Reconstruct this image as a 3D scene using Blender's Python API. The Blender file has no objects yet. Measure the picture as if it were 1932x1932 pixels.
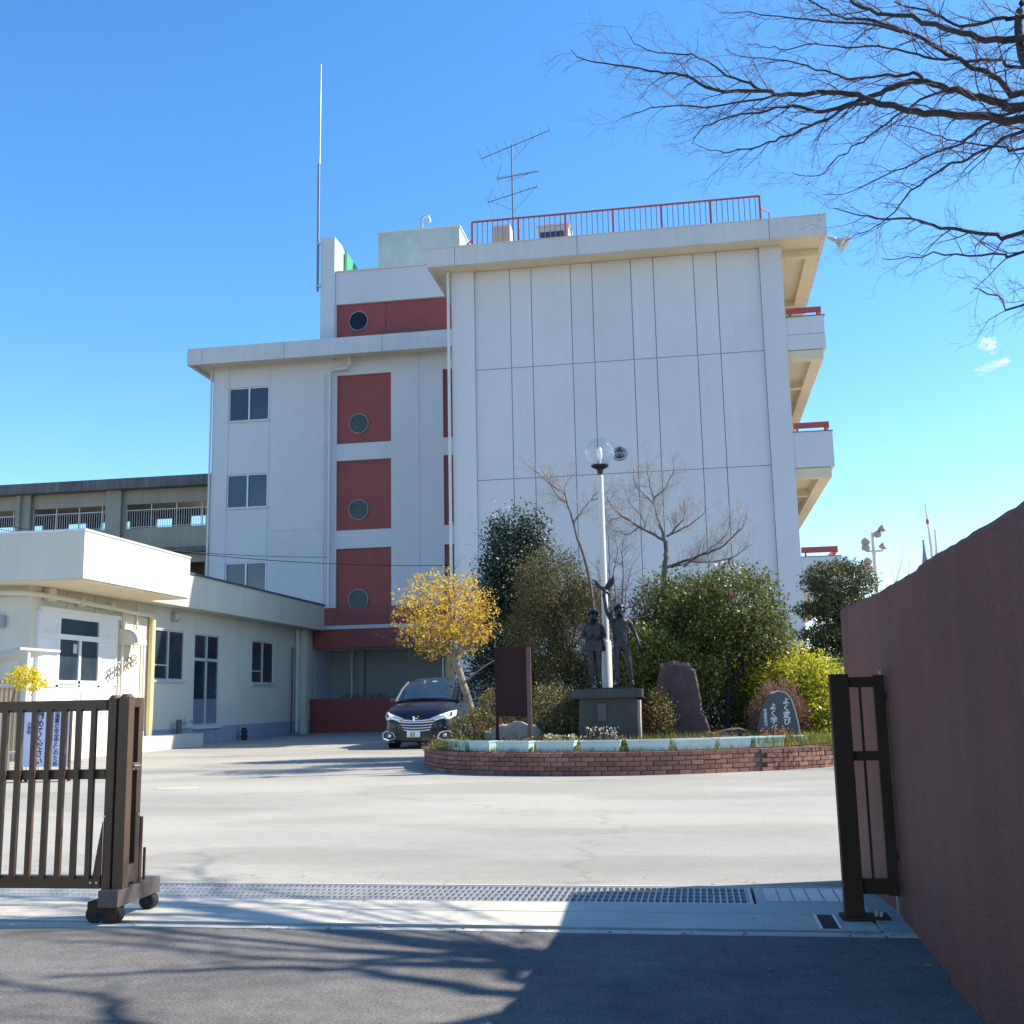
import bpy, bmesh, math, random
import numpy as np
from math import radians, sin, cos, pi, sqrt, atan2
from mathutils import Vector, Matrix

S = bpy.context.scene
COL = S.collection
random.seed(7)
RNG = np.random.default_rng(7)

# ------------------------------------------------------------------ camera
cam = bpy.data.cameras.new('camera')
cam.sensor_fit = 'HORIZONTAL'; cam.sensor_width = 36.0
cam.lens = 36.0 * 2069.6 / 1932.0
cam.clip_start = 0.05; cam.clip_end = 4000
cam_o = bpy.data.objects.new('camera', cam); COL.objects.link(cam_o)
PITCH, ROLL, YAW = radians(9.649), radians(-1.171), radians(9.333)
_f = Vector((-sin(YAW) * cos(PITCH), cos(YAW) * cos(PITCH), sin(PITCH)))
_r = Vector((cos(YAW), sin(YAW), 0)); _u = _r.cross(_f)
_r2 = _r * cos(ROLL) + _u * sin(ROLL); _u2 = _u * cos(ROLL) - _r * sin(ROLL)
M = Matrix.Identity(4)
for i in range(3):
    M[i][0] = _r2[i]; M[i][1] = _u2[i]; M[i][2] = -_f[i]
M[0][3], M[1][3], M[2][3] = 0, 0, 1.3
cam_o.matrix_world = M
S.camera = cam_o

# ------------------------------------------------------------------ sky, sun, exposure
SUN = Vector((1.97, 0.60, 1.90)).normalized()
EL = math.asin(SUN.z); AZ = atan2(SUN.x, SUN.y)
world = bpy.data.worlds.new('World'); S.world = world; world.use_nodes = True
wn = world.node_tree.nodes; wl = world.node_tree.links
wn.clear()
sky = wn.new('ShaderNodeTexSky'); sky.sky_type = 'NISHITA'; sky.sun_disc = False
sky.sun_elevation = EL; sky.sun_rotation = AZ
sky.altitude = 0; sky.air_density = 1.0; sky.dust_density = 0.3; sky.ozone_density = 3.0
hs = wn.new('ShaderNodeHueSaturation'); hs.inputs['Saturation'].default_value = 1.27
bg = wn.new('ShaderNodeBackground'); bg.inputs[1].default_value = 0.138
wo = wn.new('ShaderNodeOutputWorld')
wl.new(sky.outputs[0], hs.inputs['Color']); wl.new(hs.outputs[0], bg.inputs[0]); wl.new(bg.outputs[0], wo.inputs[0])
sl = bpy.data.lights.new('sun', 'SUN'); sl.energy = 4.7; sl.angle = radians(0.53); sl.color = (1.0, 0.915, 0.78)
so = bpy.data.objects.new('sun', sl); COL.objects.link(so)
so.rotation_euler = SUN.to_track_quat('Z', 'Y').to_euler()
S.view_settings.view_transform = 'Standard'; S.view_settings.look = 'None'
S.view_settings.exposure = 1.05; S.view_settings.gamma = 1.0
S.view_settings.use_curve_mapping = False
S.render.engine = 'CYCLES'
S.cycles.max_bounces = 6; S.cycles.transparent_max_bounces = 40
S.cycles.sample_clamp_indirect = 8

# ------------------------------------------------------------------ helpers
WLOC = {}
def base(o):
    return WLOC.get(o.name, Vector((0, 0, 0)))
def tag(o, label=None, cat=None, group=None, kind=None):
    if label: o['label'] = label
    if cat: o['category'] = cat
    if group: o['group'] = group
    if kind: o['kind'] = kind
    return o
def thing(name, label, cat, loc=(0, 0, 0), group=None):
    o = bpy.data.objects.new(name, None); COL.objects.link(o); o.location = loc
    o.empty_display_size = 0.2
    WLOC[o.name] = Vector(loc)
    return tag(o, label, cat, group)
def addobj(name, me, parent=None, wloc=None):
    o = bpy.data.objects.new(name, me); COL.objects.link(o)
    w = Vector(wloc) if wloc is not None else (base(parent) if parent else Vector((0, 0, 0)))
    if parent:
        o.parent = parent; o.location = w - base(parent)
    else:
        o.location = w
    WLOC[o.name] = w
    return o

class MB:
    """collects shapes in world coordinates, then links them as one mesh object"""
    def __init__(s): s.v = []; s.f = []
    def raw(s, vs, fs):
        n = len(s.v); s.v.extend([tuple(p) for p in vs]); s.f.extend([tuple(i + n for i in f) for f in fs]); return s
    def box(s, x0, x1, y0, y1, z0, z1):
        return s.raw([(x0, y0, z0), (x1, y0, z0), (x1, y1, z0), (x0, y1, z0), (x0, y0, z1), (x1, y0, z1), (x1, y1, z1), (x0, y1, z1)],
                     [(0, 3, 2, 1), (4, 5, 6, 7), (0, 1, 5, 4), (1, 2, 6, 5), (2, 3, 7, 6), (3, 0, 4, 7)])
    def obox(s, c, ax, ay, az):
        c, ax, ay, az = map(Vector, (c, ax, ay, az)); vs = []
        for k in (-1, 1):
            for (i, j) in ((-1, -1), (1, -1), (1, 1), (-1, 1)): vs.append(c + ax * i + ay * j + az * k)
        return s.raw(vs, [(0, 3, 2, 1), (4, 5, 6, 7), (0, 1, 5, 4), (1, 2, 6, 5), (2, 3, 7, 6), (3, 0, 4, 7)])
    def bar(s, a, b, w, h=None, up=(0, 0, 1)):
        a, b = Vector(a), Vector(b); h = w if h is None else h
        d = (b - a); L = d.length / 2; d.normalize(); up = Vector(up)
        x = d.cross(up)
        if x.length < 1e-4: x = d.cross(Vector((0, 1, 0)))
        x.normalize(); y = x.cross(d)
        return s.obox((a + b) / 2, d * L, x * w / 2, y * h / 2)
    def tube(s, pts, rad, n=8, caps=True):
        pts = [Vector(p) for p in pts]
        if not hasattr(rad, '__len__'): rad = [rad] * len(pts)
        vs = []; fs = []; px = None
        for i, p in enumerate(pts):
            if i == 0: d = pts[1] - p
            elif i == len(pts) - 1: d = p - pts[i - 1]
            else: d = pts[i + 1] - pts[i - 1]
            if d.length < 1e-9: d = Vector((0, 0, 1))
            d.normalize()
            if px is None:
                px = d.cross(Vector((0, 0, 1)))
                if px.length < 1e-3: px = d.cross(Vector((0, 1, 0)))
            x = px - d * px.dot(d)
            if x.length < 1e-6: x = d.orthogonal()
            x.normalize(); px = x; y = d.cross(x)
            for k in range(n):
                a = 2 * pi * k / n
                vs.append(p + x * (rad[i] * cos(a)) + y * (rad[i] * sin(a)))
        for i in range(len(pts) - 1):
            for k in range(n):
                fs.append((i * n + k, i * n + (k + 1) % n, (i + 1) * n + (k + 1) % n, (i + 1) * n + k))
        if caps:
            fs.append(tuple(reversed(range(n)))); fs.append(tuple((len(pts) - 1) * n + k for k in range(n)))
        return s.raw(vs, fs)
    def lathe(s, prof, c, n=24, axis='Z'):
        """prof: list of (radius, height)"""
        vs = []; fs = []; c = Vector(c)
        for (r, h) in prof:
            for k in range(n):
                a = 2 * pi * k / n; p = (r * cos(a), r * sin(a), h)
                if axis == 'Y': p = (p[0], p[2], p[1])
                if axis == 'X': p = (p[2], p[0], p[1])
                vs.append(c + Vector(p))
        for i in range(len(prof) - 1):
            for k in range(n):
                fs.append((i * n + k, i * n + (k + 1) % n, (i + 1) * n + (k + 1) % n, (i + 1) * n + k))
        if prof[0][0] > 1e-5: fs.append(tuple(reversed(range(n))))
        if prof[-1][0] > 1e-5: fs.append(tuple((len(prof) - 1) * n + k for k in range(n)))
        return s.raw(vs, fs)
    def prism(s, poly, a, b, plane='XZ'):
        """extrude a 2D polygon between a and b along the missing axis"""
        n = len(poly); vs = []
        for t in (a, b):
            for (p, q) in poly:
                vs.append({'XZ': (p, t, q), 'XY': (p, q, t), 'YZ': (t, p, q)}[plane])
        fs = [tuple(range(n)), tuple(reversed(range(n, 2 * n)))]
        for k in range(n): fs.append((k, (k + 1) % n, n + (k + 1) % n, n + k))
        return s.raw(vs, fs)
    def mesh(s, name, mt, org=(0, 0, 0), smooth=False, bevel=0, fix=True):
        me = bpy.data.meshes.new(name); org = Vector(org)
        me.from_pydata([tuple(Vector(p) - org) for p in s.v], [], s.f)
        if fix or bevel:
            bm = bmesh.new(); bm.from_mesh(me)
            bmesh.ops.recalc_face_normals(bm, faces=bm.faces)
            if bevel:
                es = [e for e in bm.edges if len(e.link_faces) == 2 and e.calc_face_angle(0) > 0.6]
                bmesh.ops.bevel(bm, geom=es, offset=bevel, segments=2, affect='EDGES', profile=0.6, clamp_overlap=True)
            bm.to_mesh(me); bm.free()
        if mt: me.materials.append(mt)
        if smooth:
            me.shade_smooth()
            try: me.set_sharp_from_angle(angle=radians(40))
            except Exception: pass
        return me
    def build(s, name, mt, parent=None, loc=None, **k):
        w = Vector(loc) if loc is not None else (base(parent) if parent else Vector((0, 0, 0)))
        return addobj(name, s.mesh(name, mt, w, **k), parent, w)

def npmesh(name, V, F, mt, org=(0, 0, 0)):
    """V (n,3) array, F (m,k) array of equal-sized faces"""
    me = bpy.data.meshes.new(name)
    V = np.asarray(V, dtype=np.float32) - np.array(org, dtype=np.float32)
    F = np.asarray(F, dtype=np.int32); m, k = F.shape
    me.vertices.add(len(V)); me.vertices.foreach_set('co', V.ravel())
    me.loops.add(m * k); me.loops.foreach_set('vertex_index', F.ravel())
    me.polygons.add(m); me.polygons.foreach_set('loop_start', np.arange(0, m * k, k, dtype=np.int32))
    me.polygons.foreach_set('loop_total', np.full(m, k, dtype=np.int32))
    me.update(calc_edges=True); me.validate()
    if mt: me.materials.append(mt)
    return me

# ------------------------------------------------------------------ materials
MATS = {}
def mat(name, col, rough=0.7, var=0.12, scale=2.0, detail=4, bump=0.0, bscale=40, metal=0.0, streak=0.0, grain=0.0, cracks=0.0, glint_flecks=0.0, spec=0.5, island=0.0, hue=0.0,
        col2=None, c2scale=0.6, c2lo=0.5, c2hi=0.65, transl=0.0, coat=0.0, bdist=0.02, objvar=0.0, stretch=None):
    if name in MATS: return MATS[name]
    m = bpy.data.materials.new(name); m.use_nodes = True; nt = m.node_tree; N = nt.nodes; L = nt.links
    b = N['Principled BSDF']; out = N['Material Output']
    b.inputs['Roughness'].default_value = rough; b.inputs['Metallic'].default_value = metal
    b.inputs['Specular IOR Level'].default_value = spec
    if coat: b.inputs['Coat Weight'].default_value = coat; b.inputs['Coat Roughness'].default_value = 0.04
    tc = N.new('ShaderNodeTexCoord'); mp = N.new('ShaderNodeMapping'); L.new(tc.outputs['Object'], mp.inputs[0])
    if stretch: mp.inputs['Scale'].default_value = stretch
    def noise(sc, det=4, src=None):
        n = N.new('ShaderNodeTexNoise'); n.inputs['Scale'].default_value = sc; n.inputs['Detail'].default_value = det
        L.new((src or mp).outputs[0], n.inputs['Vector']); return n
    cur = None
    rgb = N.new('ShaderNodeRGB'); rgb.outputs[0].default_value = (*col, 1); cur = rgb.outputs[0]
    if col2:
        n = noise(c2scale, 5); r = N.new('ShaderNodeMapRange'); r.inputs[1].default_value = c2lo; r.inputs[2].default_value = c2hi
        L.new(n.outputs['Fac'], r.inputs[0])
        mx = N.new('ShaderNodeMix'); mx.data_type = 'RGBA'; L.new(r.outputs[0], mx.inputs[0]); L.new(cur, mx.inputs[6])
        mx.inputs[7].default_value = (*col2, 1); cur = mx.outputs[2]
    def mul(fac_out, lo, hi):
        nonlocal cur
        r = N.new('ShaderNodeMapRange'); r.inputs[1].default_value = 0.25; r.inputs[2].default_value = 0.75
        r.inputs[3].default_value = lo; r.inputs[4].default_value = hi; L.new(fac_out, r.inputs[0])
        h = N.new('ShaderNodeHueSaturation'); L.new(r.outputs[0], h.inputs['Value']); L.new(cur, h.inputs['Color']); cur = h.outputs[0]
    if var: mul(noise(scale, detail).outputs['Fac'], 1 - var, 1 + var)
    if glint_flecks:  # pale specks paint the pebbles' highlights into the colour
        nf = noise(130, 2); r = N.new('ShaderNodeMapRange'); r.inputs[1].default_value = 0.66; r.inputs[2].default_value = 0.72; r.inputs[4].default_value = glint_flecks; L.new(nf.outputs['Fac'], r.inputs[0])
        mx = N.new('ShaderNodeMix'); mx.data_type = 'RGBA'; L.new(r.outputs[0], mx.inputs[0]); L.new(cur, mx.inputs[6]); mx.inputs[7].default_value = (0.55, 0.45, 0.42, 1); cur = mx.outputs[2]
    if cracks:
        nd = noise(0.9, 4); vm = N.new('ShaderNodeVectorMath'); vm.operation = 'MULTIPLY_ADD'; vm.inputs[1].default_value = (1.3, 1.3, 1.3); L.new(nd.outputs['Color'], vm.inputs[0]); L.new(mp.outputs[0], vm.inputs[2])
        vo = N.new('ShaderNodeTexVoronoi'); vo.feature = 'DISTANCE_TO_EDGE'; vo.inputs['Scale'].default_value = 0.16; L.new(vm.outputs[0], vo.inputs['Vector'])
        r = N.new('ShaderNodeMapRange'); r.inputs[1].default_value = 0.0; r.inputs[2].default_value = 0.006; r.inputs[3].default_value = 1 - cracks; r.inputs[4].default_value = 1.0; L.new(vo.outputs['Distance'], r.inputs[0])
        h = N.new('ShaderNodeHueSaturation'); L.new(r.outputs[0], h.inputs['Value']); L.new(cur, h.inputs['Color']); cur = h.outputs[0]
        n3 = noise(0.30, 6); r = N.new('ShaderNodeMapRange'); r.inputs[1].default_value = 0.50; r.inputs[2].default_value = 0.56; r.inputs[3].default_value = 1.0; r.inputs[4].default_value = 0.88; L.new(n3.outputs['Fac'], r.inputs[0])
        h = N.new('ShaderNodeHueSaturation'); L.new(r.outputs[0], h.inputs['Value']); L.new(cur, h.inputs['Color']); cur = h.outputs[0]
    if grain: mul(noise(70, 3).outputs['Fac'], 1 - grain, 1 + grain); mul(noise(9, 4).outputs['Fac'], 1 - grain * 0.35, 1 + grain * 0.35)
    if streak:
        mp2 = N.new('ShaderNodeMapping'); L.new(tc.outputs['Object'], mp2.inputs[0]); mp2.inputs['Scale'].default_value = (3.0, 3.0, 0.22)
        mul(noise(1.6, 6, mp2).outputs['Fac'], 1 - streak, 1 + streak * 0.5)
    if island:
        g = N.new('ShaderNodeNewGeometry')
        r = N.new('ShaderNodeMapRange'); r.inputs[3].default_value = 1 - island; r.inputs[4].default_value = 1 + island
        L.new(g.outputs['Random Per Island'], r.inputs[0])
        h = N.new('ShaderNodeHueSaturation'); L.new(r.outputs[0], h.inputs['Value']); L.new(cur, h.inputs['Color'])
        if hue:
            r2 = N.new('ShaderNodeMapRange'); r2.inputs[3].default_value = 0.5 - hue; r2.inputs[4].default_value = 0.5 + hue
            w = N.new('ShaderNodeMath'); w.operation = 'FRACT'; w2 = N.new('ShaderNodeMath'); w2.operation = 'MULTIPLY'; w2.inputs[1].default_value = 7.31
            L.new(g.outputs['Random Per Island'], w2.inputs[0]); L.new(w2.outputs[0], w.inputs[0]); L.new(w.outputs[0], r2.inputs[0])
            L.new(r2.outputs[0], h.inputs['Hue'])
        cur = h.outputs[0]
    if objvar:
        oi = N.new('ShaderNodeObjectInfo'); r = N.new('ShaderNodeMapRange'); r.inputs[3].default_value = 1 - objvar; r.inputs[4].default_value = 1 + objvar
        L.new(oi.outputs['Random'], r.inputs[0]); h = N.new('ShaderNodeHueSaturation'); L.new(r.outputs[0], h.inputs['Value'])
        L.new(cur, h.inputs['Color']); cur = h.outputs[0]
    L.new(cur, b.inputs['Base Color'])
    if bump:
        n = noise(bscale, 5); bp = N.new('ShaderNodeBump'); bp.inputs['Strength'].default_value = bump; bp.inputs['Distance'].default_value = bdist
        L.new(n.outputs['Fac'], bp.inputs['Height']); L.new(bp.outputs[0], b.inputs['Normal'])
    if transl:
        t = N.new('ShaderNodeBsdfTranslucent'); L.new(cur, t.inputs['Color'])
        mx = N.new('ShaderNodeMixShader'); mx.inputs[0].default_value = transl
        L.new(b.outputs[0], mx.inputs[1]); L.new(t.outputs[0], mx.inputs[2]); L.new(mx.outputs[0], out.inputs[0])
    MATS[name] = m
    return m
def thin_glass(name, col, refl_col=(1, 1, 1), base_t=0.85, rough=0.02):
    m = bpy.data.materials.new(name); m.use_nodes = True; N = m.node_tree.nodes; L = m.node_tree.links
    N.remove(N['Principled BSDF']); out = N['Material Output']
    t = N.new('ShaderNodeBsdfTransparent'); t.inputs[0].default_value = (*col, 1)
    g = N.new('ShaderNodeBsdfGlossy'); g.inputs['Roughness'].default_value = rough; g.inputs[0].default_value = (*refl_col, 1)
    fr0 = N.new('ShaderNodeLayerWeight'); fr0.inputs[0].default_value = 0.5; pw = N.new('ShaderNodeMath'); pw.operation = 'POWER'; pw.inputs[1].default_value = 4.0; L.new(fr0.outputs['Facing'], pw.inputs[0]); fr = N.new('ShaderNodeMapRange'); fr.inputs[3].default_value = 0.05; fr.inputs[4].default_value = 0.75; L.new(pw.outputs[0], fr.inputs[0])
    mx = N.new('ShaderNodeMixShader'); L.new(fr.outputs[0], mx.inputs[0]); L.new(t.outputs[0], mx.inputs[1]); L.new(g.outputs[0], mx.inputs[2])
    L.new(mx.outputs[0], out.inputs[0]); return m

WHITE = mat('white_painted_concrete', (0.60, 0.60, 0.61), 0.75, var=0.035, scale=0.35, streak=0.03, bump=0.15, bscale=60, bdist=0.01, objvar=0.03, col2=(0.58, 0.575, 0.565), c2scale=0.5, c2lo=0.52, c2hi=0.70)
WHITE_TRIM = mat('white_fascia_paint', (0.58, 0.57, 0.56), 0.75, var=0.06, scale=0.8, streak=0.07, bump=0.12, bscale=50)
JOINT = mat('dark_joint', (0.31, 0.31, 0.32), 0.9, var=0.1)
SOFFIT = mat('cream_soffit', (0.66, 0.56, 0.38), 0.85, var=0.08, scale=1.2)
RED = mat('dull_red_paint', (0.30, 0.055, 0.050), 0.6, var=0.12, scale=0.5, streak=0.10, bump=0.05, col2=(0.26, 0.062, 0.058), c2scale=0.7)
REDMETAL = mat('red_enamel_metal', (0.42, 0.06, 0.045), 0.45, var=0.08)
CREAM = mat('cream_wall_paint', (0.62, 0.59, 0.485), 0.8, var=0.05, scale=0.8, streak=0.05, bump=0.1)
PLINTH = mat('grey_plinth_paint', (0.27, 0.31, 0.38), 0.8, var=0.1)
PIPEM = mat('cream_pipe', (0.60, 0.57, 0.48), 0.5, var=0.05)
WPIPE = mat('white_pipe', (0.62, 0.62, 0.60), 0.5, var=0.08)
ALU = mat('aluminium_frame', (0.62, 0.64, 0.66), 0.4, var=0.05, metal=0.3)
WALU = mat('white_aluminium_panel', (0.72, 0.74, 0.75), 0.45, var=0.03)
GLASSD = mat('dark_window_glass', (0.030, 0.045, 0.060), 0.07, var=0.5, scale=0.7, spec=0.8, objvar=0.5)  # blotches and per-pane tone paint varied reflections into the dark glass
GLASSG = mat('green_frosted_glass', (0.050, 0.085, 0.075), 0.35, var=0.3, scale=1.5, spec=0.3)
GLASSN = mat('night_blue_glass', (0.008, 0.016, 0.030), 0.3, var=0.2, spec=0.2)
CAPM = mat('dark_metal_coping', (0.10, 0.12, 0.14), 0.5, var=0.1, metal=0.4)
GREYC = mat('grey_old_concrete', (0.36, 0.32, 0.25), 0.9, var=0.12, scale=0.5, streak=0.12, bump=0.2)
STAINC = mat('stained_dark_fascia', (0.16, 0.15, 0.145), 0.95, var=0.25, scale=0.8, streak=0.4, bump=0.25)
GREYROOM = mat('grey_recess_wall', (0.34, 0.35, 0.34), 0.9, var=0.06)
TANKM = mat('green_grey_plaster', (0.40, 0.47, 0.45), 0.85, var=0.10, streak=0.12)
MAROON = mat('maroon_stucco', (0.190, 0.066, 0.049), 0.62, var=0.18, scale=0.9, streak=0.18, grain=0.16, glint_flecks=0.5, bump=1.0, bscale=85, bdist=0.012, col2=(0.145, 0.060, 0.050), spec=0.25, c2scale=0.9, c2lo=0.45, c2hi=0.7)
WALLEND = mat('grey_mortar', (0.30, 0.28, 0.26), 0.9, var=0.2, scale=8, bump=0.4, bscale=60)
ROADM = mat('fine_dark_asphalt', (0.165, 0.158, 0.150), 0.95, spec=0.0, grain=0.38, var=0.16, scale=1.2, detail=8, bump=0.6, bscale=190, bdist=0.01, col2=(0.130, 0.125, 0.120), c2scale=0.7)
YARDM = mat('worn_pale_asphalt', (0.355, 0.338, 0.294), 0.95, spec=0.1, grain=0.20, cracks=0.15, var=0.09, scale=0.35, detail=9, bump=0.45, bscale=150, bdist=0.01, col2=(0.275, 0.27, 0.25), c2scale=0.13, c2lo=0.44, c2hi=0.62, stretch=(0.6, 1.4, 1))
SOIL = mat('bare_soil', (0.10, 0.08, 0.055), 0.95, var=0.3, scale=6, bump=0.5)
PAVE = mat('pale_concrete_paving', (0.49, 0.46, 0.39), 0.9, var=0.12, grain=0.10, spec=0.15, scale=1.5, detail=8, bump=0.25, bscale=90, bdist=0.006)
PAD = mat('mossy_concrete', (0.30, 0.33, 0.30), 0.9, var=0.25, scale=5, bump=0.3)
GALV = mat('galvanised_steel', (0.50, 0.51, 0.52), 0.42, var=0.12, scale=6, metal=0.6)
DARKSLOT = mat('dark_slot', (0.02, 0.02, 0.022), 0.9, var=0)
BRONZEG = mat('brown_anodised_metal', (0.105, 0.060, 0.036), 0.38, var=0.15, scale=3, metal=0.35, spec=0.5, bump=0.02)
BRONZEG2 = mat('brown_anodised_metal_dark', (0.060, 0.034, 0.020), 0.7, var=0.12, scale=3, spec=0.15, metal=0.0, bump=0.02)
RUBBER = mat('black_rubber', (0.012, 0.012, 0.013), 0.7, var=0.2, scale=10)
BOLT = mat('bright_bolt', (0.6, 0.6, 0.6), 0.3, metal=0.9, var=0.1)
BRICKM = mat('red_brick', (0.25, 0.105, 0.078), 0.9, var=0.25, scale=9, bump=0.6, bscale=60, objvar=0.32, col2=(0.13, 0.09, 0.075), c2scale=3.0, c2lo=0.5, c2hi=0.7)
MORTAR = mat('mortar', (0.22, 0.17, 0.15), 0.95, var=0.2, scale=12, bump=0.4)
STATUE = mat('dark_bronze_statue', (0.026, 0.030, 0.036), 0.33, var=0.45, scale=12, metal=0.5, bump=0.9, bscale=17, bdist=0.03)
PEDM = mat('dark_pedestal_stone', (0.034, 0.035, 0.030), 0.55, var=0.25, scale=3, streak=0.25, bump=0.15)
ROCKM = mat('purple_brown_rock', (0.080, 0.046, 0.044), 0.8, var=0.30, scale=3, streak=0.25, bump=0.8, bscale=14, bdist=0.05)
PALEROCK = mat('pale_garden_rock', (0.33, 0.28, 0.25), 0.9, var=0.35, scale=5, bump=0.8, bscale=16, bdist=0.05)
SLATE = mat('blue_grey_slate', (0.048, 0.054, 0.062), 0.42, var=0.10, scale=4)
SLATEE = mat('rough_slate_edge', (0.45, 0.42, 0.40), 0.8, var=0.2, scale=10, bump=0.5)
CARVED = mat('white_carved_paint', (0.72, 0.74, 0.76), 0.8, var=0.1)
SIGNB = mat('dark_maroon_board', (0.034, 0.014, 0.014), 0.75, spec=0.15, var=0.12, scale=2)
BLUEP = mat('pale_blue_plastic', (0.47, 0.60, 0.58), 0.45, var=0.10, scale=4)
WHITEP = mat('white_steel_paint', (0.58, 0.56, 0.52), 0.4, var=0.05, scale=2)
BLACKP = mat('black_plastic', (0.012, 0.012, 0.014), 0.35, var=0.1)
BULB = mat('white_bulb', (0.9, 0.9, 0.88), 0.3, var=0)
GLOBE = thin_glass('clear_globe_glass', (0.93, 0.95, 0.96))
BARK = mat('dark_bark', (0.050, 0.040, 0.040), 0.9, var=0.3, scale=8, bump=0.5, bscale=30)
TWIG = mat('purple_brown_twig', (0.11, 0.075, 0.085), 0.85, var=0.2, scale=4)
GBARK = mat('grey_pruned_bark', (0.13, 0.105, 0.095), 0.9, var=0.35, scale=10, bump=0.6, bscale=30)
PALEBARK = mat('pale_mottled_bark', (0.25, 0.205, 0.16), 0.9, var=0.5, scale=12, bump=0.5, bscale=30)
PINKTWIG = mat('pinkish_budding_twig', (0.34, 0.29, 0.275), 0.85, var=0.3, scale=6)
YELLOWL = mat('yellow_blossom', (0.66, 0.435, 0.042), 0.6, var=0, island=0.5, hue=0.02, transl=0.4)
DARKL = mat('dark_evergreen_leaf', (0.020, 0.040, 0.016), 0.5, var=0, island=0.5, hue=0.03, transl=0.15)
OLIVEL = mat('olive_grey_leaf', (0.150, 0.130, 0.048), 0.6, var=0, island=0.6, hue=0.05, transl=0.25, spec=0.25)
CAML = mat('glossy_camellia_leaf', (0.115, 0.130, 0.028), 0.42, var=0, island=0.6, hue=0.04, transl=0.3, spec=0.4)
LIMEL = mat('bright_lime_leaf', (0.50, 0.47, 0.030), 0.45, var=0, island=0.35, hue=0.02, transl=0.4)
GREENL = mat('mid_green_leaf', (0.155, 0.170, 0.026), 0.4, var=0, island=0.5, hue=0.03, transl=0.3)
CLOUDL = mat('clipped_pine_green_leaf', (0.105, 0.105, 0.032), 0.4, var=0, island=0.5, hue=0.03, transl=0.2)
AZAL = mat('azalea_bronze_leaf', (0.165, 0.150, 0.042), 0.5, var=0, island=0.6, hue=0.05, transl=0.25)
RUSTL = mat('rust_orange_leaf', (0.34, 0.13, 0.045), 0.6, var=0, island=0.45, hue=0.03, transl=0.3)
REDF = mat('red_camellia_petal', (0.50, 0.09, 0.09), 0.5, var=0, island=0.25, transl=0.3)
GRASSM = mat('short_grass_blade', (0.36, 0.34, 0.08), 0.6, var=0, island=0.5, hue=0.04, transl=0.3)
WHITEF = mat('white_seed_head', (0.62, 0.56, 0.45), 0.8, var=0, island=0.3)
CARP = mat('deep_navy_car_paint', (0.008, 0.008, 0.016), 0.3, var=0, metal=0.0, spec=0.25, coat=0.6)
CHROME = mat('chrome_trim', (0.75, 0.76, 0.78), 0.12, var=0, metal=1.0)
CARGLASS = mat('car_window_glass', (0.02, 0.035, 0.045), 0.04, var=0.2, scale=2, spec=1.0)
LAMPG = mat('headlamp_glass', (0.88, 0.89, 0.92), 0.15, var=0.30, scale=14, metal=0.0, coat=1.0)  # near-white base paints the sun's reflection into the lamps
PLATEM = mat('plate_white', (0.75, 0.77, 0.75), 0.5, var=0)
PLATEG = mat('plate_green_ink', (0.02, 0.12, 0.07), 0.6, var=0)
AMBER = mat('amber_lens', (0.5, 0.2, 0.04), 0.3, var=0)
BANNERM = mat('lavender_white_banner', (0.62, 0.62, 0.76), 0.7, var=0.06, scale=6)
INK = mat('navy_ink', (0.015, 0.015, 0.09), 0.7, var=0)
WOODS = mat('warm_wood_slat', (0.42, 0.25, 0.12), 0.7, var=0.2, scale=5)
EMBLEM = mat('dark_blue_emblem', (0.02, 0.045, 0.085), 0.45, var=0.1)
GREENP = mat('bright_green_paint', (0.06, 0.36, 0.18), 0.5, var=0.05)
WIREM = mat('black_cable', (0.01, 0.01, 0.012), 0.6, var=0)
WIRED = mat('dark_iron', (0.10, 0.09, 0.075), 0.6, var=0.2)
ANTM = mat('antenna_metal', (0.16, 0.17, 0.19), 0.5, var=0.1, metal=0.5)

# ================================================================== SETTING
def sheet(name, poly, z, mt, kind='structure', thick=0.05):
    mb = MB(); mb.prism(poly, z - thick, z, 'XY'); o = mb.build(name, mt); tag(o, kind=kind); return o
sheet('ground', [(-600, -300), (600, -300), (600, 900), (-600, 900)], -0.07, SOIL)
# road in front of the gate, its edge bending slightly at the left
sheet('road', [(-60, -40), (60, -40), (60, 6.40), (-3.0, 6.40), (-5.0, 6.22), (-60, 4.2)], 0.0, ROADM)
sheet('yard', [(-80, 7.95), (60, 7.95), (60, 120), (-80, 120)], 0.0, YARDM)
# paved strip with the drainage trench (open slot at y 7.33-7.92)
pav = thing('gate_paving', None, None, (-2, 7, 0)); tag(pav, kind='structure')
xs = [-60, -14, -8.2, -2.20, 3.4, 60]
for i in range(len(xs) - 1):
    a, b = xs[i] + 0.006, xs[i + 1] - 0.006
    skew = 0.06
    for (y0, y1) in ((6.58, 7.005), (7.02, 7.33)):
        mb = MB(); s0 = skew * (y0 - 6.58); s1 = skew * (y1 - 6.58)
        x0, x1 = a, min(b, 0.93)
        if x0 > 0.93: continue
        mb.prism([(x0 - s0, y0), (x1 - s0, y0), (x1 - s1, y1), (x0 - s1, y1)], -0.05, 0.003, 'XY'); mb.build('paving_slab', PAVE, pav)
mb = MB(); mb.box(-60, 0.93, 7.93, 7.96, -0.05, 0.006); mb.box(0.30, 0.93, 7.335, 7.92, -0.05, 0.003); mb.build('trench_kerb', PAVE, pav)
mb = MB(); mb.box(0.935, 1.30, 6.47, 8.2, -0.05, 0.012); mb.build('mossy_pad', PAD, pav)
mb = MB(); mb.box(-60, 0.93, 6.47, 6.574, -0.06, -0.048); mb.build('gate_rail_slot', DARKSLOT, pav)
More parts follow.
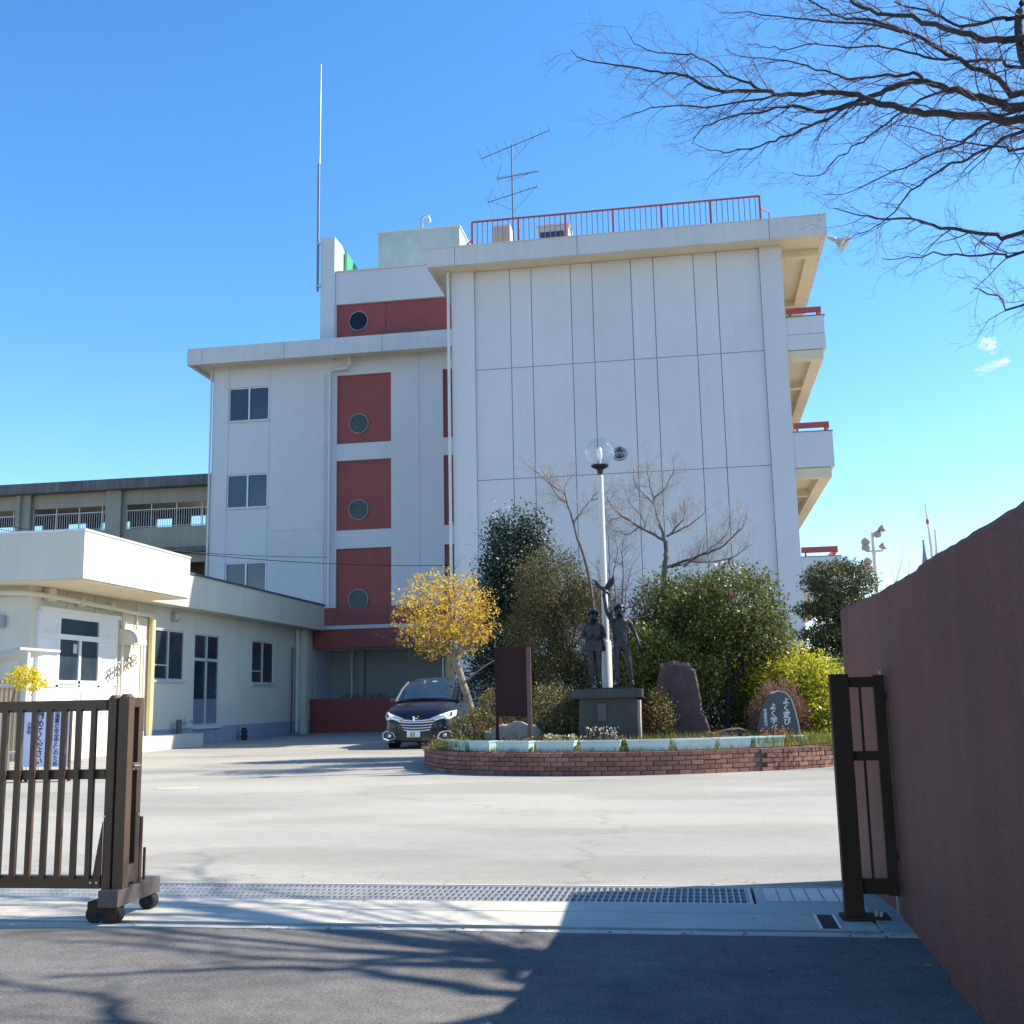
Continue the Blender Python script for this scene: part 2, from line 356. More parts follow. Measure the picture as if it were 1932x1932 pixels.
mb = MB(); mb.box(-60, 0.93, 6.470, 6.484, -0.05, 0.004); mb.box(-60, 0.93, 6.568, 6.577, -0.02, 0.005); mb.build('gate_rail', GALV, pav)
mb = MB(); mb.box(-60, 1.1, 6.405, 6.466, -0.05, 0.004); mb.build('kerb_strip', PAVE, pav)
for i in range(6):
    x0 = 0.36 + i * 0.092
    mb = MB(); mb.box(x0, x0 + 0.080, 7.42, 7.88, 0.0, 0.007); mb.build('cover_panel', GALV, pav)
mb = MB(); mb.box(0.62, 0.71, 6.60, 6.98, 0.0, 0.006); mb.build('small_channel', DARKSLOT, pav)
mb = MB(); mb.box(0.605, 0.620, 6.59, 6.99, 0.0, 0.009); mb.box(0.71, 0.725, 6.59, 6.99, 0.0, 0.009); mb.build('channel_frame', GALV, pav)
# grating over the trench
gr = thing('drain_grating', 'long galvanised steel grating over the drain trench along the yard side of the gate track', 'drain grating', (-3, 7.6, 0))
mb = MB(); mb.box(-20, 0.28, 7.335, 7.36, -0.045, 0.002); mb.box(-20, 0.28, 7.90, 7.925, -0.045, 0.002); mb.box(0.255, 0.28, 7.36, 7.90, -0.045, 0.002)
mb.build('grating_frame', GALV, gr)
mb = MB()
x = -9.0
while x < 0.25:
    mb.box(x, x + 0.011, 7.36, 7.90, -0.03, 0.0); x += 0.042
for y in (7.50, 7.63, 7.76): mb.box(-9, 0.25, y, y + 0.012, -0.028, -0.002)
tag(mb.build('grating_bar', GALV, gr), kind='stuff')
mb = MB(); mb.lathe([(0.0, 0.0), (0.34, 0.0), (0.34, 0.005), (0.30, 0.006), (0.0, 0.006)], (-8.25, 16.8, 0), 32)
tag(mb.build('manhole_cover', mat('worn_cover', (0.40, 0.37, 0.29), 0.9, var=0.15, scale=6, bump=0.2)), 'pale round manhole cover set in the worn yard behind the sliding gate', 'manhole cover')

# ================================================================== BUILDINGS
def grid_wall(mb, u0, u1, z0, z1, t0, t1, opens, plane='XZ'):
    us = sorted({u0, u1, *[o[0] for o in opens], *[o[1] for o in opens]}); zs = sorted({z0, z1, *[o[2] for o in opens], *[o[3] for o in opens]})
    us = [u for u in us if u0 <= u <= u1]; zs = [z for z in zs if z0 <= z <= z1]
    for i in range(len(us) - 1):
        run = None
        for j in range(len(zs) - 1):
            cu, cz = (us[i] + us[i + 1]) / 2, (zs[j] + zs[j + 1]) / 2
            solid = not any(o[0] < cu < o[1] and o[2] < cz < o[3] for o in opens)
            if solid: run = [zs[j], zs[j + 1]] if run is None else [run[0], zs[j + 1]]
            if run and (not solid or j == len(zs) - 2):
                if plane == 'XZ': mb.box(us[i], us[i + 1], t0, t1, run[0], run[1])
                else: mb.box(t0, t1, us[i], us[i + 1], run[0], run[1])
                run = None

# ---- main classroom block -------------------------------------------------
main = thing('school_building', 'tall white four-storey school block with blank panelled end wall and red-railed balconies', 'building', (-2.4, 38, 0))
mb = MB(); mb.box(-8.35, 3.40, 38.14, 92, 0, 16.984); mb.build('body_wall', WHITE, main)
mb = MB(); mb.box(-7.5, 2.86, 38.09, 38.139, 0.2, 16.98); mb.build('panel_joint_backing', JOINT, main)
px = [-7.50, -6.16, -5.37, -3.91, -3.12, -1.71, -0.90, 0.54, 1.35, 2.86]
pz = [0.2, 4.95, 9.06, 13.18, 16.985]
for i in range(9):
    for j in range(4):
        g = 0.014
        mb = MB(); mb.box(px[i] + g, px[i + 1] - g, 38.055, 38.10, pz[j] + g, pz[j + 1] - g)
        mb.build('wall_panel', WHITE, main)
for (a, b) in ((-8.35, -7.50), (2.86, 3.63)):
    mb = MB(); mb.box(a, b, 37.93, 38.50, 0, 16.99); mb.build('corner_pilaster', WHITE, main)
# roof slab with fascia pieces (joints)
mb = MB(); mb.box(-9.02, 5.06, 37.30, 92, 16.985, 17.04); mb.build('eave_soffit', SOFFIT, main)
fx = [-9.10, -8.05, -3.55, 3.20, 5.15]
for i in range(4):
    mb = MB(); mb.box(fx[i] + 0.008, fx[i + 1] - 0.008, 37.20, 37.42, 16.96, 17.66); mb.build('fascia_panel', WHITE_TRIM, main)
mb = MB(); mb.box(4.98, 5.15, 37.42, 92, 16.96, 17.66); mb.box(-9.10, -8.93, 37.42, 92, 16.96, 17.66); mb.build('side_fascia', WHITE_TRIM, main)
mb = MB(); mb.box(-8.93, 4.98, 37.42, 92, 17.30, 17.60); mb.build('roof', GREYC, main)
mb = MB(); mb.box(-9.13, 5.18, 37.17, 37.45, 17.66, 17.69); mb.build('fascia_coping', WHITE_TRIM, main)
# side eave beams and balconies
for k in range(9):
    y = 38.5 + k * 5.2
    mb = MB(); mb.box(3.41, 4.97, y, y + 0.28, 16.72, 16.984); mb.build('eave_beam', SOFFIT, main)
mb = MB(); mb.box(4.55, 4.97, 38.8, 90, 16.74, 16.983); mb.build('edge_beam', SOFFIT, main)
for k in range(8):
    y = 42.2 + k * 5.2
    mb = MB(); mb.box(3.41, 3.80, y, y + 0.55, 0, 16.7); mb.build('side_column', WHITE, main)
for k in range(8):
    for zf in (0.95, 5.05, 9.15, 13.25):
        y = 43.0 + k * 5.2
        mb = MB(); mb.box(3.405, 3.47, y, y + 3.9, zf + 0.9, zf + 2.9); mb.build('window', GLASSD, main)
def sub_empty(name, parent, loc):
    o = bpy.data.objects.new(name, None); COL.objects.link(o); o.empty_display_size = 0.2
    o.parent = parent; o.location = Vector(loc) - base(parent); WLOC[o.name] = Vector(loc); return o
for n, (zt, zb) in enumerate(((14.32, 13.10), (10.17, 8.90), (5.84, 4.66))):
    b = sub_empty('balcony', main, (4.3, 38, zb))
    if n == 0:
        mb = MB(); mb.box(3.635, 4.95, 37.97, 38.12, zb, zt - 0.68); mb.build('end_parapet', WHITE, b)
        mb = MB(); mb.box(3.635, 4.935, 37.98, 38.12, zt - 0.66, zt - 0.025); mb.build('end_parapet', WHITE, b)
    else:
        mb = MB(); mb.box(3.635, 4.95, 37.97, 38.12, zb, zt - 0.025); mb.build('end_parapet', WHITE, b)
    mb = MB(); mb.box(4.82, 4.95, 38.122, 90, zb, zt - 0.025); mb.build('side_parapet', WHITE, b)
    mb = MB(); mb.box(3.635, 4.975, 37.945, 38.15, zt - 0.024, zt); mb.box(4.80, 4.975, 38.15, 90, zt - 0.024, zt); mb.build('coping', CAPM, b)
    mb = MB(); mb.box(3.41, 4.84, 38.13, 90, zb - 0.02, zb + 0.10); mb.build('floor_slab', SOFFIT, b)
    mb = MB(); mb.box(3.635, 4.84, 38.02, 38.30, zb - 0.36, zb - 0.021)
    for k in range(9): mb.box(3.41, 4.84, 38.31 + k * 5.2 + 3.6, 38.31 + k * 5.2 + 3.88, zb - 0.30, zb - 0.021)
    mb.box(4.45, 4.84, 38.301, 90, zb - 0.34, zb - 0.022); mb.build('floor_beam', SOFFIT, b)
    mb = MB(); mb.bar((3.66, 38.05, zt + 0.22), (4.84, 38.05, zt + 0.22), 0.05, 0.20); mb.bar((4.84, 38.03, zt + 0.22), (4.84, 90, zt + 0.22), 0.05, 0.20)
    for (xx, yy) in ((3.80, 38.05), (4.72, 38.06)): mb.box(xx - 0.03, xx + 0.03, yy - 0.02, yy + 0.02, zt, zt + 0.13)
    for k in range(1, 20): mb.box(4.82, 4.86, 38 + k * 2.6, 38.06 + k * 2.6, zt, zt + 0.13)
    mb.build('red_handrail', REDMETAL, b)
    mb = MB(); mb.tube([(3.55, 38.7, zb - 0.02), (3.55, 38.7, zb - 2.95)], 0.05, 8); mb.build('drain_pipe', WPIPE, b)
# downpipe at the left corner of the end wall
mb = MB(); mb.tube([(-8.44, 37.80, 16.95), (-8.44, 37.80, 3.0)], 0.055, 10)
for z in (4.5, 7.5, 10.5, 13.5): mb.box(-8.50, -8.38, 37.75, 37.95, z, z + 0.05)
mb.build('downpipe', WPIPE, main)
# round school emblem on the end wall
em = sub_empty('emblem', main, (-2.35, 38.05, 9.75))
def ringpoly(mb, r0, r1, a0, a1, y0, y1, c, n=40):
    ps = [(c[0] + r1 * sin(radians(a0 + (a1 - a0) * i / n)), c[1] + r1 * cos(radians(a0 + (a1 - a0) * i / n))) for i in range(n + 1)]
    ps += [(c[0] + r0 * sin(radians(a0 + (a1 - a0) * (n - i) / n)), c[1] + r0 * cos(radians(a0 + (a1 - a0) * (n - i) / n))) for i in range(n + 1)]
    for i in range(n):
        q = [ps[i], ps[i + 1], ps[2 * n - i], ps[2 * n + 1 - i]]; mb.prism(q, y0, y1, 'XZ')
c = (-2.35, 9.75); mb = MB()
ringpoly(mb, 0.225, 0.245, 0, 360, 38.02, 38.055, c)
ringpoly(mb, 0.150, 0.185, 25, 78, 38.02, 38.055, c, 12); ringpoly(mb, 0.150, 0.185, -78, -25, 38.02, 38.055, c, 12)
ringpoly(mb, 0.135, 0.175, 100, 260, 38.02, 38.055, c, 24)
for s in (-1, 1):
    mb.prism([(c[0], c[1] + 0.27), (c[0] + s * 0.055, c[1] + 0.19), (c[0] + s * 0.15, c[1] + 0.11), (c[0] + s * 0.02, c[1] + 0.075), (c[0], c[1] + 0.075)], 38.015, 38.055, 'XZ')
    mb.prism([(c[0] + s * 0.015, c[1] + 0.06), (c[0] + s * 0.07, c[1] + 0.055), (c[0] + s * 0.12, c[1] - 0.02), (c[0] + s * 0.075, c[1] - 0.02)], 38.015, 38.055, 'XZ')
    mb.prism([(c[0], c[1] + 0.01), (c[0] + s * 0.035, c[1] - 0.03), (c[0] + s * 0.115, c[1] - 0.10), (c[0] + s * 0.03, c[1] - 0.145), (c[0], c[1] - 0.145)], 38.012, 38.055, 'XZ')
mb.build('emblem_mark', EMBLEM, em)
mb = MB(); ringpoly(mb, 0.186, 0.224, 0, 360, 38.035, 38.055, c); mb.build('emblem_ring', WHITE_TRIM, em)

# rooftop things of the main block
rl = thing('roof_railing', 'long red metal railing with thin pickets on the roof edge above the blank end wall', 'railing', (-2.3, 38.8, 17.6))
zr = 19.30
mb = MB(); mb.bar((-7.70, 38.8, zr), (3.06, 38.8, zr), 0.06, 0.06); mb.bar((-7.70, 38.8, 17.85), (3.06, 38.8, 17.85), 0.05, 0.05); mb.build('rail', REDMETAL, rl)
pick = MB().box(-0.014, 0.014, -0.014, 0.014, 0, zr - 17.88).mesh('picket', mat('dull_picket_steel', (0.22, 0.12, 0.13), 0.6, var=0.1))
for k in range(53):
    o = bpy.data.objects.new('picket', pick); COL.objects.link(o); o.parent = rl; o.location = Vector((-7.50 + k * 0.2, 38.8, 17.87)) - base(rl)
post = MB().box(-0.035, 0.035, -0.035, 0.035, 0, zr - 17.6).mesh('post', REDMETAL)
for k in range(7):
    o = bpy.data.objects.new('post', post); COL.objects.link(o); o.parent = rl; o.location = Vector((-7.70 + k * 1.793, 38.82, 17.6)) - base(rl)
for xx in (-7.70, 3.06):
    mb = MB(); mb.prism([(38.84, 17.6), (38.84, zr - 0.05), (39.55, 17.6)], xx - 0.02, xx + 0.02, 'YZ')
    mb.build('end_brace', REDMETAL, rl)
mb = MB(); mb.bar((3.06, 38.9, 18.9), (3.42, 39.4, 18.9), 0.04); mb.bar((3.42, 39.4, 18.9), (3.42, 39.4, 17.6), 0.04)
mb.bar((-8.0, 39.2, 18.6), (-7.72, 38.9, 18.6), 0.04); mb.bar((-8.0, 39.2, 18.6), (-8.1, 39.2, 17.6), 0.04); mb.build('side_stay', REDMETAL, rl)
bx = thing('roof_cabinet', 'narrow cream corrugated cabinet standing behind the roof railing at the antenna foot', 'cabinet', (-6.6, 39.7, 17.6))
mb = MB(); mb.box(-7.05, -6.35, 39.5, 40.2, 17.6, 19.42); mb.build('cabinet_body', CREAM, bx)
for k in range(5): MB().box(-7.0 + k * 0.13, -6.95 + k * 0.13, 39.47, 39.50, 17.65, 19.40).build('rib', CREAM, bx)
hx = thing('roof_hutch', 'low white roof hutch with a dark louvre front behind the red railing', 'roof unit', (-4.7, 40.2, 17.6))
MB().box(-5.30, -4.12, 39.9, 41.0, 17.6, 19.35).build('hutch_body', WHITEP, hx)
MB().box(-5.22, -4.30, 39.87, 39.898, 18.35, 19.12).build('louvre', GLASSD, hx)
MB().box(-5.36, -4.06, 39.84, 41.06, 19.35, 19.42).build('hutch_cap', WHITEP, hx)
an = thing('tv_antenna', 'tall roof television antenna mast with three yagi arrays above the red railing', 'antenna', (-6.17, 39.2, 17.6))
MB().tube([(-6.16, 39.2, 17.6), (-6.17, 39.2, 22.55)], [0.04, 0.028], 8).build('mast', ANTM, an)
def yagi(z, xa, xb, za, zb, step, el, hook=False):
    y = sub_empty('yagi_array', an, (-6.17, 39.15, z)); mb = MB(); mb.tube([(xa, 39.15, za), (xb, 39.15, zb)], 0.018, 6); mb.build('boom', ANTM, y)
    mb = MB(); n = int((xb - xa) / step)
    for i in range(n + 1):
        t = i / n; xx = xa + (xb - xa) * t; zz = za + (zb - za) * t
        mb.tube([(xx, 39.15 - el * (1 - 0.4 * t), zz), (xx, 39.15 + el * (1 - 0.4 * t), zz)], 0.008, 4)
    mb.build('director_rods', ANTM, y)
    if hook:
        mb = MB(); mb.tube([(xa + 0.18, 39.15, za + 0.55), (xa + 0.0, 39.15, za + 0.02)], 0.012, 5); mb.tube([(xa + 0.0, 39.15, za - 0.02), (xa + 0.22, 39.15, za - 0.5)], 0.012, 5); mb.build('reflector', ANTM, y)
yagi(22.45, -7.35, -4.65, 22.05, 22.95, 0.32, 0.75)
yagi(21.4, -6.75, -5.15, 21.15, 21.30, 0.08, 0.20, True)
yagi(20.6, -7.12, -5.2, 20.22, 20.68, 0.28, 0.5, True)
mb = MB()
for (a, b) in (((-5.3, 22.72), (-6.15, 21.85)), ((-5.25, 20.66), (-6.15, 19.75)), ((-7.0, 20.24), (-6.2, 19.85)), ((-5.5, 21.25), (-6.4, 21.02))): mb.tube([(a[0], 39.15, a[1]), (b[0], 39.18, b[1])], 0.009, 4)
mb.build('brace', ANTM, an)
hn = thing('horn_loudspeaker', 'grey horn loudspeaker hung below the right roof corner of the white building', 'loudspeaker', (5.25, 37.6, 17.1))
dv = Vector((0.75, -0.3, -0.60)).normalized(); a = Vector((5.22, 37.55, 16.98)); mb = MB()
mb.tube([a, a + dv * 0.25, a + dv * 0.3, a + dv * 0.5, a + dv * 0.66], [0.07, 0.08, 0.06, 0.17, 0.30], 16); mb.build('horn', mat('grey_horn_paint', (0.42, 0.42, 0.40), 0.5), hn, smooth=False)
MB().bar((5.10, 37.5, 17.2), (5.25, 37.55, 16.95), 0.04).build('bracket', GALV, hn)

# ---- stair block (left wing) ----------------------------------------------
wing = thing('stair_block', 'white stair block with red inset panels and porthole windows left of the tall end wall', 'building', (-15, 47, 0))
OP = []
wins = [(-21.08, -19.09, 14.31, 15.93), (-21.08, -19.09, 10.19, 11.78), (-21.08, -19.09, 6.06, 7.67)]
reds = [(-15.79, -13.22, 12.93, 16.18), (-15.79, -13.22, 8.92, 12.14), (-15.79, -13.22, 5.42, 8.09),
        (-10.79, -8.6, 12.95, 16.15), (-10.79, -8.6, 8.95, 12.14), (-10.79, -8.6, 5.45, 8.09)]
mb = MB(); grid_wall(mb, -21.86, -8.50, 5.42, 17.0, 47.0, 47.25, wins + reds); mb.build('front_wall', WHITE, wing)
mb = MB(); mb.box(-21.86, -8.5, 47.26, 62, 3.6, 16.99); mb.build('body_wall', WHITE, wing)
mb = MB(); mb.box(-21.86, -16.7, 47.0, 62, 0, 3.598); mb.box(-21.86, -16.2, 47.0, 47.255, 3.60, 5.418); mb.build('lower_wall', WHITE, wing)
mb = MB()
for (x, z0, z1) in ((-21.05, 5.5, 6.0), (-21.05, 7.7, 10.1), (-21.05, 11.85, 14.2), (-21.05, 16.0, 16.98), (-19.05, 5.5, 16.98), (-11.9, 5.5, 16.98)):
    mb.box(x - 0.012, x + 0.012, 46.995, 47.01, z0, z1)
mb.box(-19.0, -15.9, 46.996, 47.01, 9.02, 9.04); mb.build('wall_joint', mat('faint_joint', (0.42, 0.43, 0.46), 0.9, var=0.05), wing)
for (x0, x1, z0, z1) in wins:
    w = sub_empty('window', wing, (x0, 47, z0)); xm = (x0 + x1) / 2
    mb = MB()
    for q in ((x0, x1, z0, z0 + 0.06), (x0, x1, z1 - 0.06, z1), (x0, x0 + 0.06, z0 + 0.06, z1 - 0.06), (x1 - 0.06, x1, z0 + 0.06, z1 - 0.06), (xm - 0.035, xm + 0.035, z0 + 0.06, z1 - 0.06)):
        mb.box(q[0], q[1], 47.06, 47.16, q[2], q[3])
    mb.build('frame', ALU, w)
    MB().box(x0 + 0.06, xm - 0.035, 47.12, 47.14, z0 + 0.06, z1 - 0.06).build('pane', GLASSD, w)
    MB().box(xm + 0.035, x1 - 0.06, 47.13, 47.15, z0 + 0.06, z1 - 0.06).build('pane', GLASSD, w)
    MB().box(x0 - 0.06, x1 + 0.06, 46.93, 47.06, z0 - 0.07, z0).build('sill', WHITE_TRIM, w)
for i, (x0, x1, z0, z1) in enumerate(reds):
    MB().box(x0, x1, 47.12, 47.245, z0, z1).build('red_panel', RED, wing)
def porthole(x, z, r, y, parent, g):
    p = sub_empty('porthole_window', parent, (x, y, z))
    mb = MB(); mb.lathe([(r, 0.0), (r + 0.05, 0.0), (r + 0.05, -0.05), (r, -0.05), (r, 0.0)], (x, y, z), 40, 'Y'); mb.build('rim', mat('porthole_rim', (0.24, 0.20, 0.21), 0.45), p, smooth=False)
    mb = MB(); mb.lathe([(0.0, -0.012), (r, -0.012), (r, 0.0)], (x, y, z), 40, 'Y'); mb.build('pane', g, p)
for z in (13.87, 9.86, 5.79): porthole(-14.77, z, 0.43, 47.118, wing, GLASSG)
# penthouse above the eave
ph = [(-15.86, -8.5, 17.6, 19.62)]
mb = MB(); grid_wall(mb, -15.9, -8.3, 17.2, 21.2, 47.0, 47.3, ph); mb.box(-15.9, -8.3, 47.31, 58, 17.2, 21.2); mb.build('penthouse_wall', WHITE, wing)
MB().box(-15.86, -8.5, 47.14, 47.305, 17.6, 19.62).build('red_panel', RED, wing)
mb = MB(); mb.box(-13.5, -13.48, 47.13, 47.15, 17.7, 19.62); mb.build('panel_joint', mat('dark_red_joint', (0.14, 0.03, 0.03), 0.8), wing)
porthole(-14.81, 18.79, 0.43, 47.138, wing, GLASSN)
mb = MB(); mb.box(-15.95, -8.25, 46.95, 58.1, 21.2, 21.27); mb.build('penthouse_coping', WHITE_TRIM, wing)
# tall fin wall at the left of the penthouse, stepping down to the rear
mb = MB(); mb.prism([(46.9, 16.9), (46.9, 22.95), (48.0, 22.95), (50.5, 21.6), (50.5, 16.9)], -16.6, -15.91, 'YZ'); mb.build('fin_wall', WHITE, wing)
mb = MB(); mb.prism([(48.2, 21.28), (48.2, 22.75), (50.0, 22.55), (56.5, 22.4), (56.5, 21.28)], -15.86, -15.74, 'YZ'); mb.build('green_screen', GREENP, wing)
MB().box(-15.35, -15.05, 49.5, 49.9, 21.27, 22.15).build('vent_box', BLACKP, wing)
# eave
fx = [-23.22 * 0.979, -22.0, -18.0, -13.35, -8.55]
for i in range(4):
    MB().box(fx[i] + 0.008, fx[i + 1] - 0.008, 46.0, 46.2, 16.87, 17.66).build('fascia_panel', WHITE_TRIM, wing)
mb = MB(); mb.box(-22.73, -22.55, 46.2, 62, 16.87, 17.66); mb.build('side_fascia', WHITE_TRIM, wing)
MB().box(-22.55, -8.55, 46.2, 62, 17.0, 17.06).build('eave_soffit', SOFFIT, wing)
MB().box(-22.55, -8.55, 46.2, 46.99, 17.3, 17.6).build('eave_top', GREYC, wing)
# pipes
mb = MB(); mb.tube([(-15.1, 46.7, 17.0), (-15.1, 46.7, 16.55), (-15.25, 46.72, 16.42), (-15.95, 46.75, 16.40), (-16.05, 46.78, 16.25), (-16.05, 46.78, 5.5)], 0.065, 8); mb.build('downpipe', WPIPE, wing)
MB().tube([(-16.35, 46.8, 16.2), (-16.35, 46.8, 5.5)], 0.04, 8).build('downpipe', WPIPE, wing)
MB().tube([(-21.93, 46.95, 16.9), (-21.93, 46.95, 0.2)], 0.05, 8).build('downpipe', WPIPE, wing)
# lower red bands, recess and planter
MB().box(-16.30, -8.5, 46.6, 47.249, 4.62, 5.41).build('red_band', RED, wing)
MB().box(-16.30, -8.5, 46.50, 47.2, 4.46, 4.618).build('white_ledge', WHITE_TRIM, wing)
MB().box(-16.62, -8.5, 46.55, 47.2, 3.63, 4.458).build('red_band', RED, wing)
MB().box(-16.69, -8.5, 47.21, 49.2, 3.64, 3.8).build('porch_ceiling', GREYROOM, wing)
mb = MB(); grid_wall(mb, -16.69, -8.5, 0, 3.64, 49.0, 49.2, [(-11.4, -9.6, 1.2, 3.2)]); mb.build('recessed_wall', GREYROOM, wing)
w = sub_empty('window', wing, (-10.5, 49, 1.2))
mb = MB()
for q in ((-11.4, -11.32), (-10.55, -10.45), (-9.68, -9.6)): mb.box(q[0], q[1], 48.98, 49.1, 1.2, 3.2)
mb.build('frame', ALU, w); MB().box(-11.4, -9.6, 49.08, 49.1, 1.2, 3.2).build('pane', GLASSD, w)
MB().tube([(-15.6, 48.8, 0), (-15.6, 48.8, 3.6)], 0.06, 8).build('downpipe', WPIPE, wing)
MB().box(-15.25, -15.0, 48.7, 49.0, 0, 3.63).build('porch_column', GREYROOM, wing)
mast = thing('lightning_mast', 'very tall thin grey pole strapped to the left edge of the roof fin', 'pole', (-16.7, 46.9, 20.3))
MB().tube([(-16.72, 46.85, 20.3), (-16.72, 46.85, 26.7)], 0.06, 8).build('lower_tube', ANTM, mast)
MB().tube([(-16.69, 46.85, 26.7), (-16.66, 46.85, 31.9)], [0.045, 0.03], 8).build('upper_tube', GALV, mast)
mb = MB()
for z in (20.5, 22.6): mb.box(-16.80, -16.58, 46.78, 46.92, z, z + 0.08)
mb.build('clamp', GALV, mast)
pb = thing('entrance_planter', 'low dark red planter wall with small plants in the shaded porch', 'planter', (-14, 46.8, 0))
MB().box(-16.66, -10.6, 46.3, 46.95, 0, 1.45).build('planter_wall', RED, pb)
tk = thing('water_tank_room', 'grey-green plastered tank room on the stair block roof', 'roof room', (-12, 50, 21.27))
mb = MB(); mb.prism([(49.8, 17.2), (49.8, 24.25), (53.5, 24.25), (53.5, 17.2)], -14.64, -10.52, 'YZ'); mb.build('tank_wall', TANKM, tk)
MB().box(-14.70, -10.46, 49.74, 53.56, 24.25, 24.31).build('tank_coping', WHITE_TRIM, tk)
vp = thing('vent_pipe', 'small galvanised gooseneck vent pipe on top of the grey-green tank room', 'vent pipe', (-12.5, 50.3, 24.3))
mb = MB(); mb.tube([(-12.55, 50.3, 24.3), (-12.55, 50.3, 24.95), (-12.5, 50.3, 25.12), (-12.38, 50.3, 25.2), (-12.22, 50.3, 25.15), (-12.15, 50.3, 24.98), (-12.13, 50.3, 24.85)], 0.075, 10); mb.build('gooseneck', GALV, vp)

# ---- rear concrete block (far left) ---------------------------------------
rear = thing('rear_block', 'old grey concrete school block with railed open corridors behind the low annex', 'building', (-40, 60, 0))
def rb(X): return X
mb = MB(); mb.box(-62, -27.2, 59.3, 60.6, 14.06, 14.68); mb.build('roof_fascia', STAINC, rear)
ops = []
for (a, b) in ((-39.35, -34.55), (-33.3, -28.15), (-45.0, -40.4), (-51, -46.2)): ops.append((a, b, 11.75, 13.2)); ops.append((a, b, 7.6, 9.6))
mb = MB(); grid_wall(mb, -62, -27.3, 0, 14.06, 60.0, 60.25, ops); mb.build('front_wall', GREYC, rear)
for x in (-40.35, -34.45, -46.1, -27.95): MB().box(x, x + 0.98 if x > -46 else x + 0.9, 59.75, 60.0, 0, 14.06).build('column', GREYC, rear)
MB().box(-62, -27.2, 59.4, 60.0, 10.15, 10.42).build('floor_ledge', STAINC, rear)
MB().box(-62, -27.3, 60.25, 63.3, 13.3, 14.0).build('corridor_ceiling', GREYC, rear)
mb = MB(); mb.box(-62, -27.3, 60.25, 63.3, 11.3, 11.6); mb.box(-62, -27.3, 60.25, 63.3, 7.0, 7.3); mb.build('corridor_floor', GREYC, rear)
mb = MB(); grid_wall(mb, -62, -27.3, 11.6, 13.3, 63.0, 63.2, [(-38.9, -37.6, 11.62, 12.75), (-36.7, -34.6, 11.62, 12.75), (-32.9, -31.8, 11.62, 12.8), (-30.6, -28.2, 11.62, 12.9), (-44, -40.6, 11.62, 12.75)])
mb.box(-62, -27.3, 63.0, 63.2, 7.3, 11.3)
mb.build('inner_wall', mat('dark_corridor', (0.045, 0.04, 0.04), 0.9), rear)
MB().tube([(-40.0, 59.6, 14.0), (-40.0, 59.6, 2)], 0.09, 8).build('downpipe', GREYC, rear)
MB().tube([(-27.6, 59.6, 14.0), (-27.6, 59.6, 2)], 0.09, 8).build('downpipe', GREYC, rear)
for (a, b) in ((-39.35, -34.55), (-33.3, -28.15), (-45.0, -40.4)):
    r = sub_empty('corridor_railing', rear, ((a + b) / 2, 60.1, 11.75))
    mb = MB(); mb.bar((a, 60.1, 12.85), (b, 60.1, 12.85), 0.05); mb.bar((a, 60.1, 11.82), (b, 60.1, 11.82), 0.04)
    for k in range(4): mb.box(a + (b - a) * k / 3.2, a + (b - a) * k / 3.2 + 0.05, 60.07, 60.12, 11.75, 13.2)
    mb.build('handrail', WHITEP, r)
    mb = MB(); x = a + 0.1
    while x < b: mb.box(x, x + 0.025, 60.09, 60.115, 11.8, 12.85); x += 0.15
    tag(mb.build('picket', WHITEP, r), kind='stuff')

# ---- low annex on the left -------------------------------------------------
ann = thing('low_annex', 'single-storey cream annex with deep flat canopy, porch doors and aluminium windows', 'building', (-16.7, 34, 0))
XA = -16.70
opn = [(26.0, 29.85, 0.35, 3.80), (32.10, 34.25, 2.10, 3.70), (35.0, 37.0, 0.60, 3.69), (39.9, 42.1, 2.07, 3.69)]
mb = MB(); grid_wall(mb, 25.821, 46.8, 0.56, 4.42, XA - 0.22, XA, opn, 'YZ'); mb.box(-34, XA - 0.001, 25.6, 25.82, 0.0, 4.42); mb.build('side_wall', CREAM, ann)
mb = MB(); mb.box(-34, XA - 0.225, 25.83, 46.8, 0, 4.41); mb.build('inner_wall', GREYROOM, ann)
mb = MB(); mb.box(XA - 0.22, XA + 0.03, 30.0, 46.8, 0, 0.558); mb.build('plinth', PLINTH, ann)
mb = MB(); mb.box(XA - 0.22, XA, 25.83, 29.99, 0, 0.558); mb.build('plinth', PLINTH, ann)
# wall joints above the doors
mb = MB()
for y in (27.2, 28.6): mb.box(XA - 0.01, XA + 0.006, y, y + 0.03, 3.82, 4.4)
mb.build('wall_joint', JOINT, ann)
# parapet and canopy
MB().box(-16.2, -16.0, 30.62, 46.1, 4.40, 5.46).build('parapet', CREAM, ann)
MB().box(-16.55, -15.96, 30.62, 46.14, 5.46, 5.53).build('parapet_coping', CAPM, ann)
MB().box(-16.7, -16.2, 30.62, 46.1, 4.405, 4.46).build('eave_soffit', CREAM, ann)
MB().box(-34, -16.2, 30.0, 46.9, 4.47, 4.7).build('roof', GREYC, ann)
cn = sub_empty('entrance_canopy', ann, (-16, 27.6, 4.4))
MB().box(-15.0, -14.82, 24.99, 30.60, 4.44, 5.62).build('side_fascia', WHITE_TRIM, cn)
MB().box(-34, -14.82, 24.80, 24.985, 4.44, 5.62).build('front_fascia', CREAM, cn)
MB().box(-34, -14.86, 24.83, 30.57, 4.40, 4.438).build('soffit', SOFFIT, cn)
MB().box(-34, -14.80, 24.78, 24.99, 5.621, 5.68).build('front_coping', ALU, cn)
MB().box(-15.03, -14.80, 24.992, 30.62, 5.621, 5.68).build('side_coping', ALU, cn)
MB().box(-34, -15.0, 24.99, 30.55, 4.9, 5.1).build('deck', GREYC, cn)
MB().box(-34, -15.0, 30.40, 30.60, 4.44, 5.62).build('rear_fascia', WHITE_TRIM, cn)
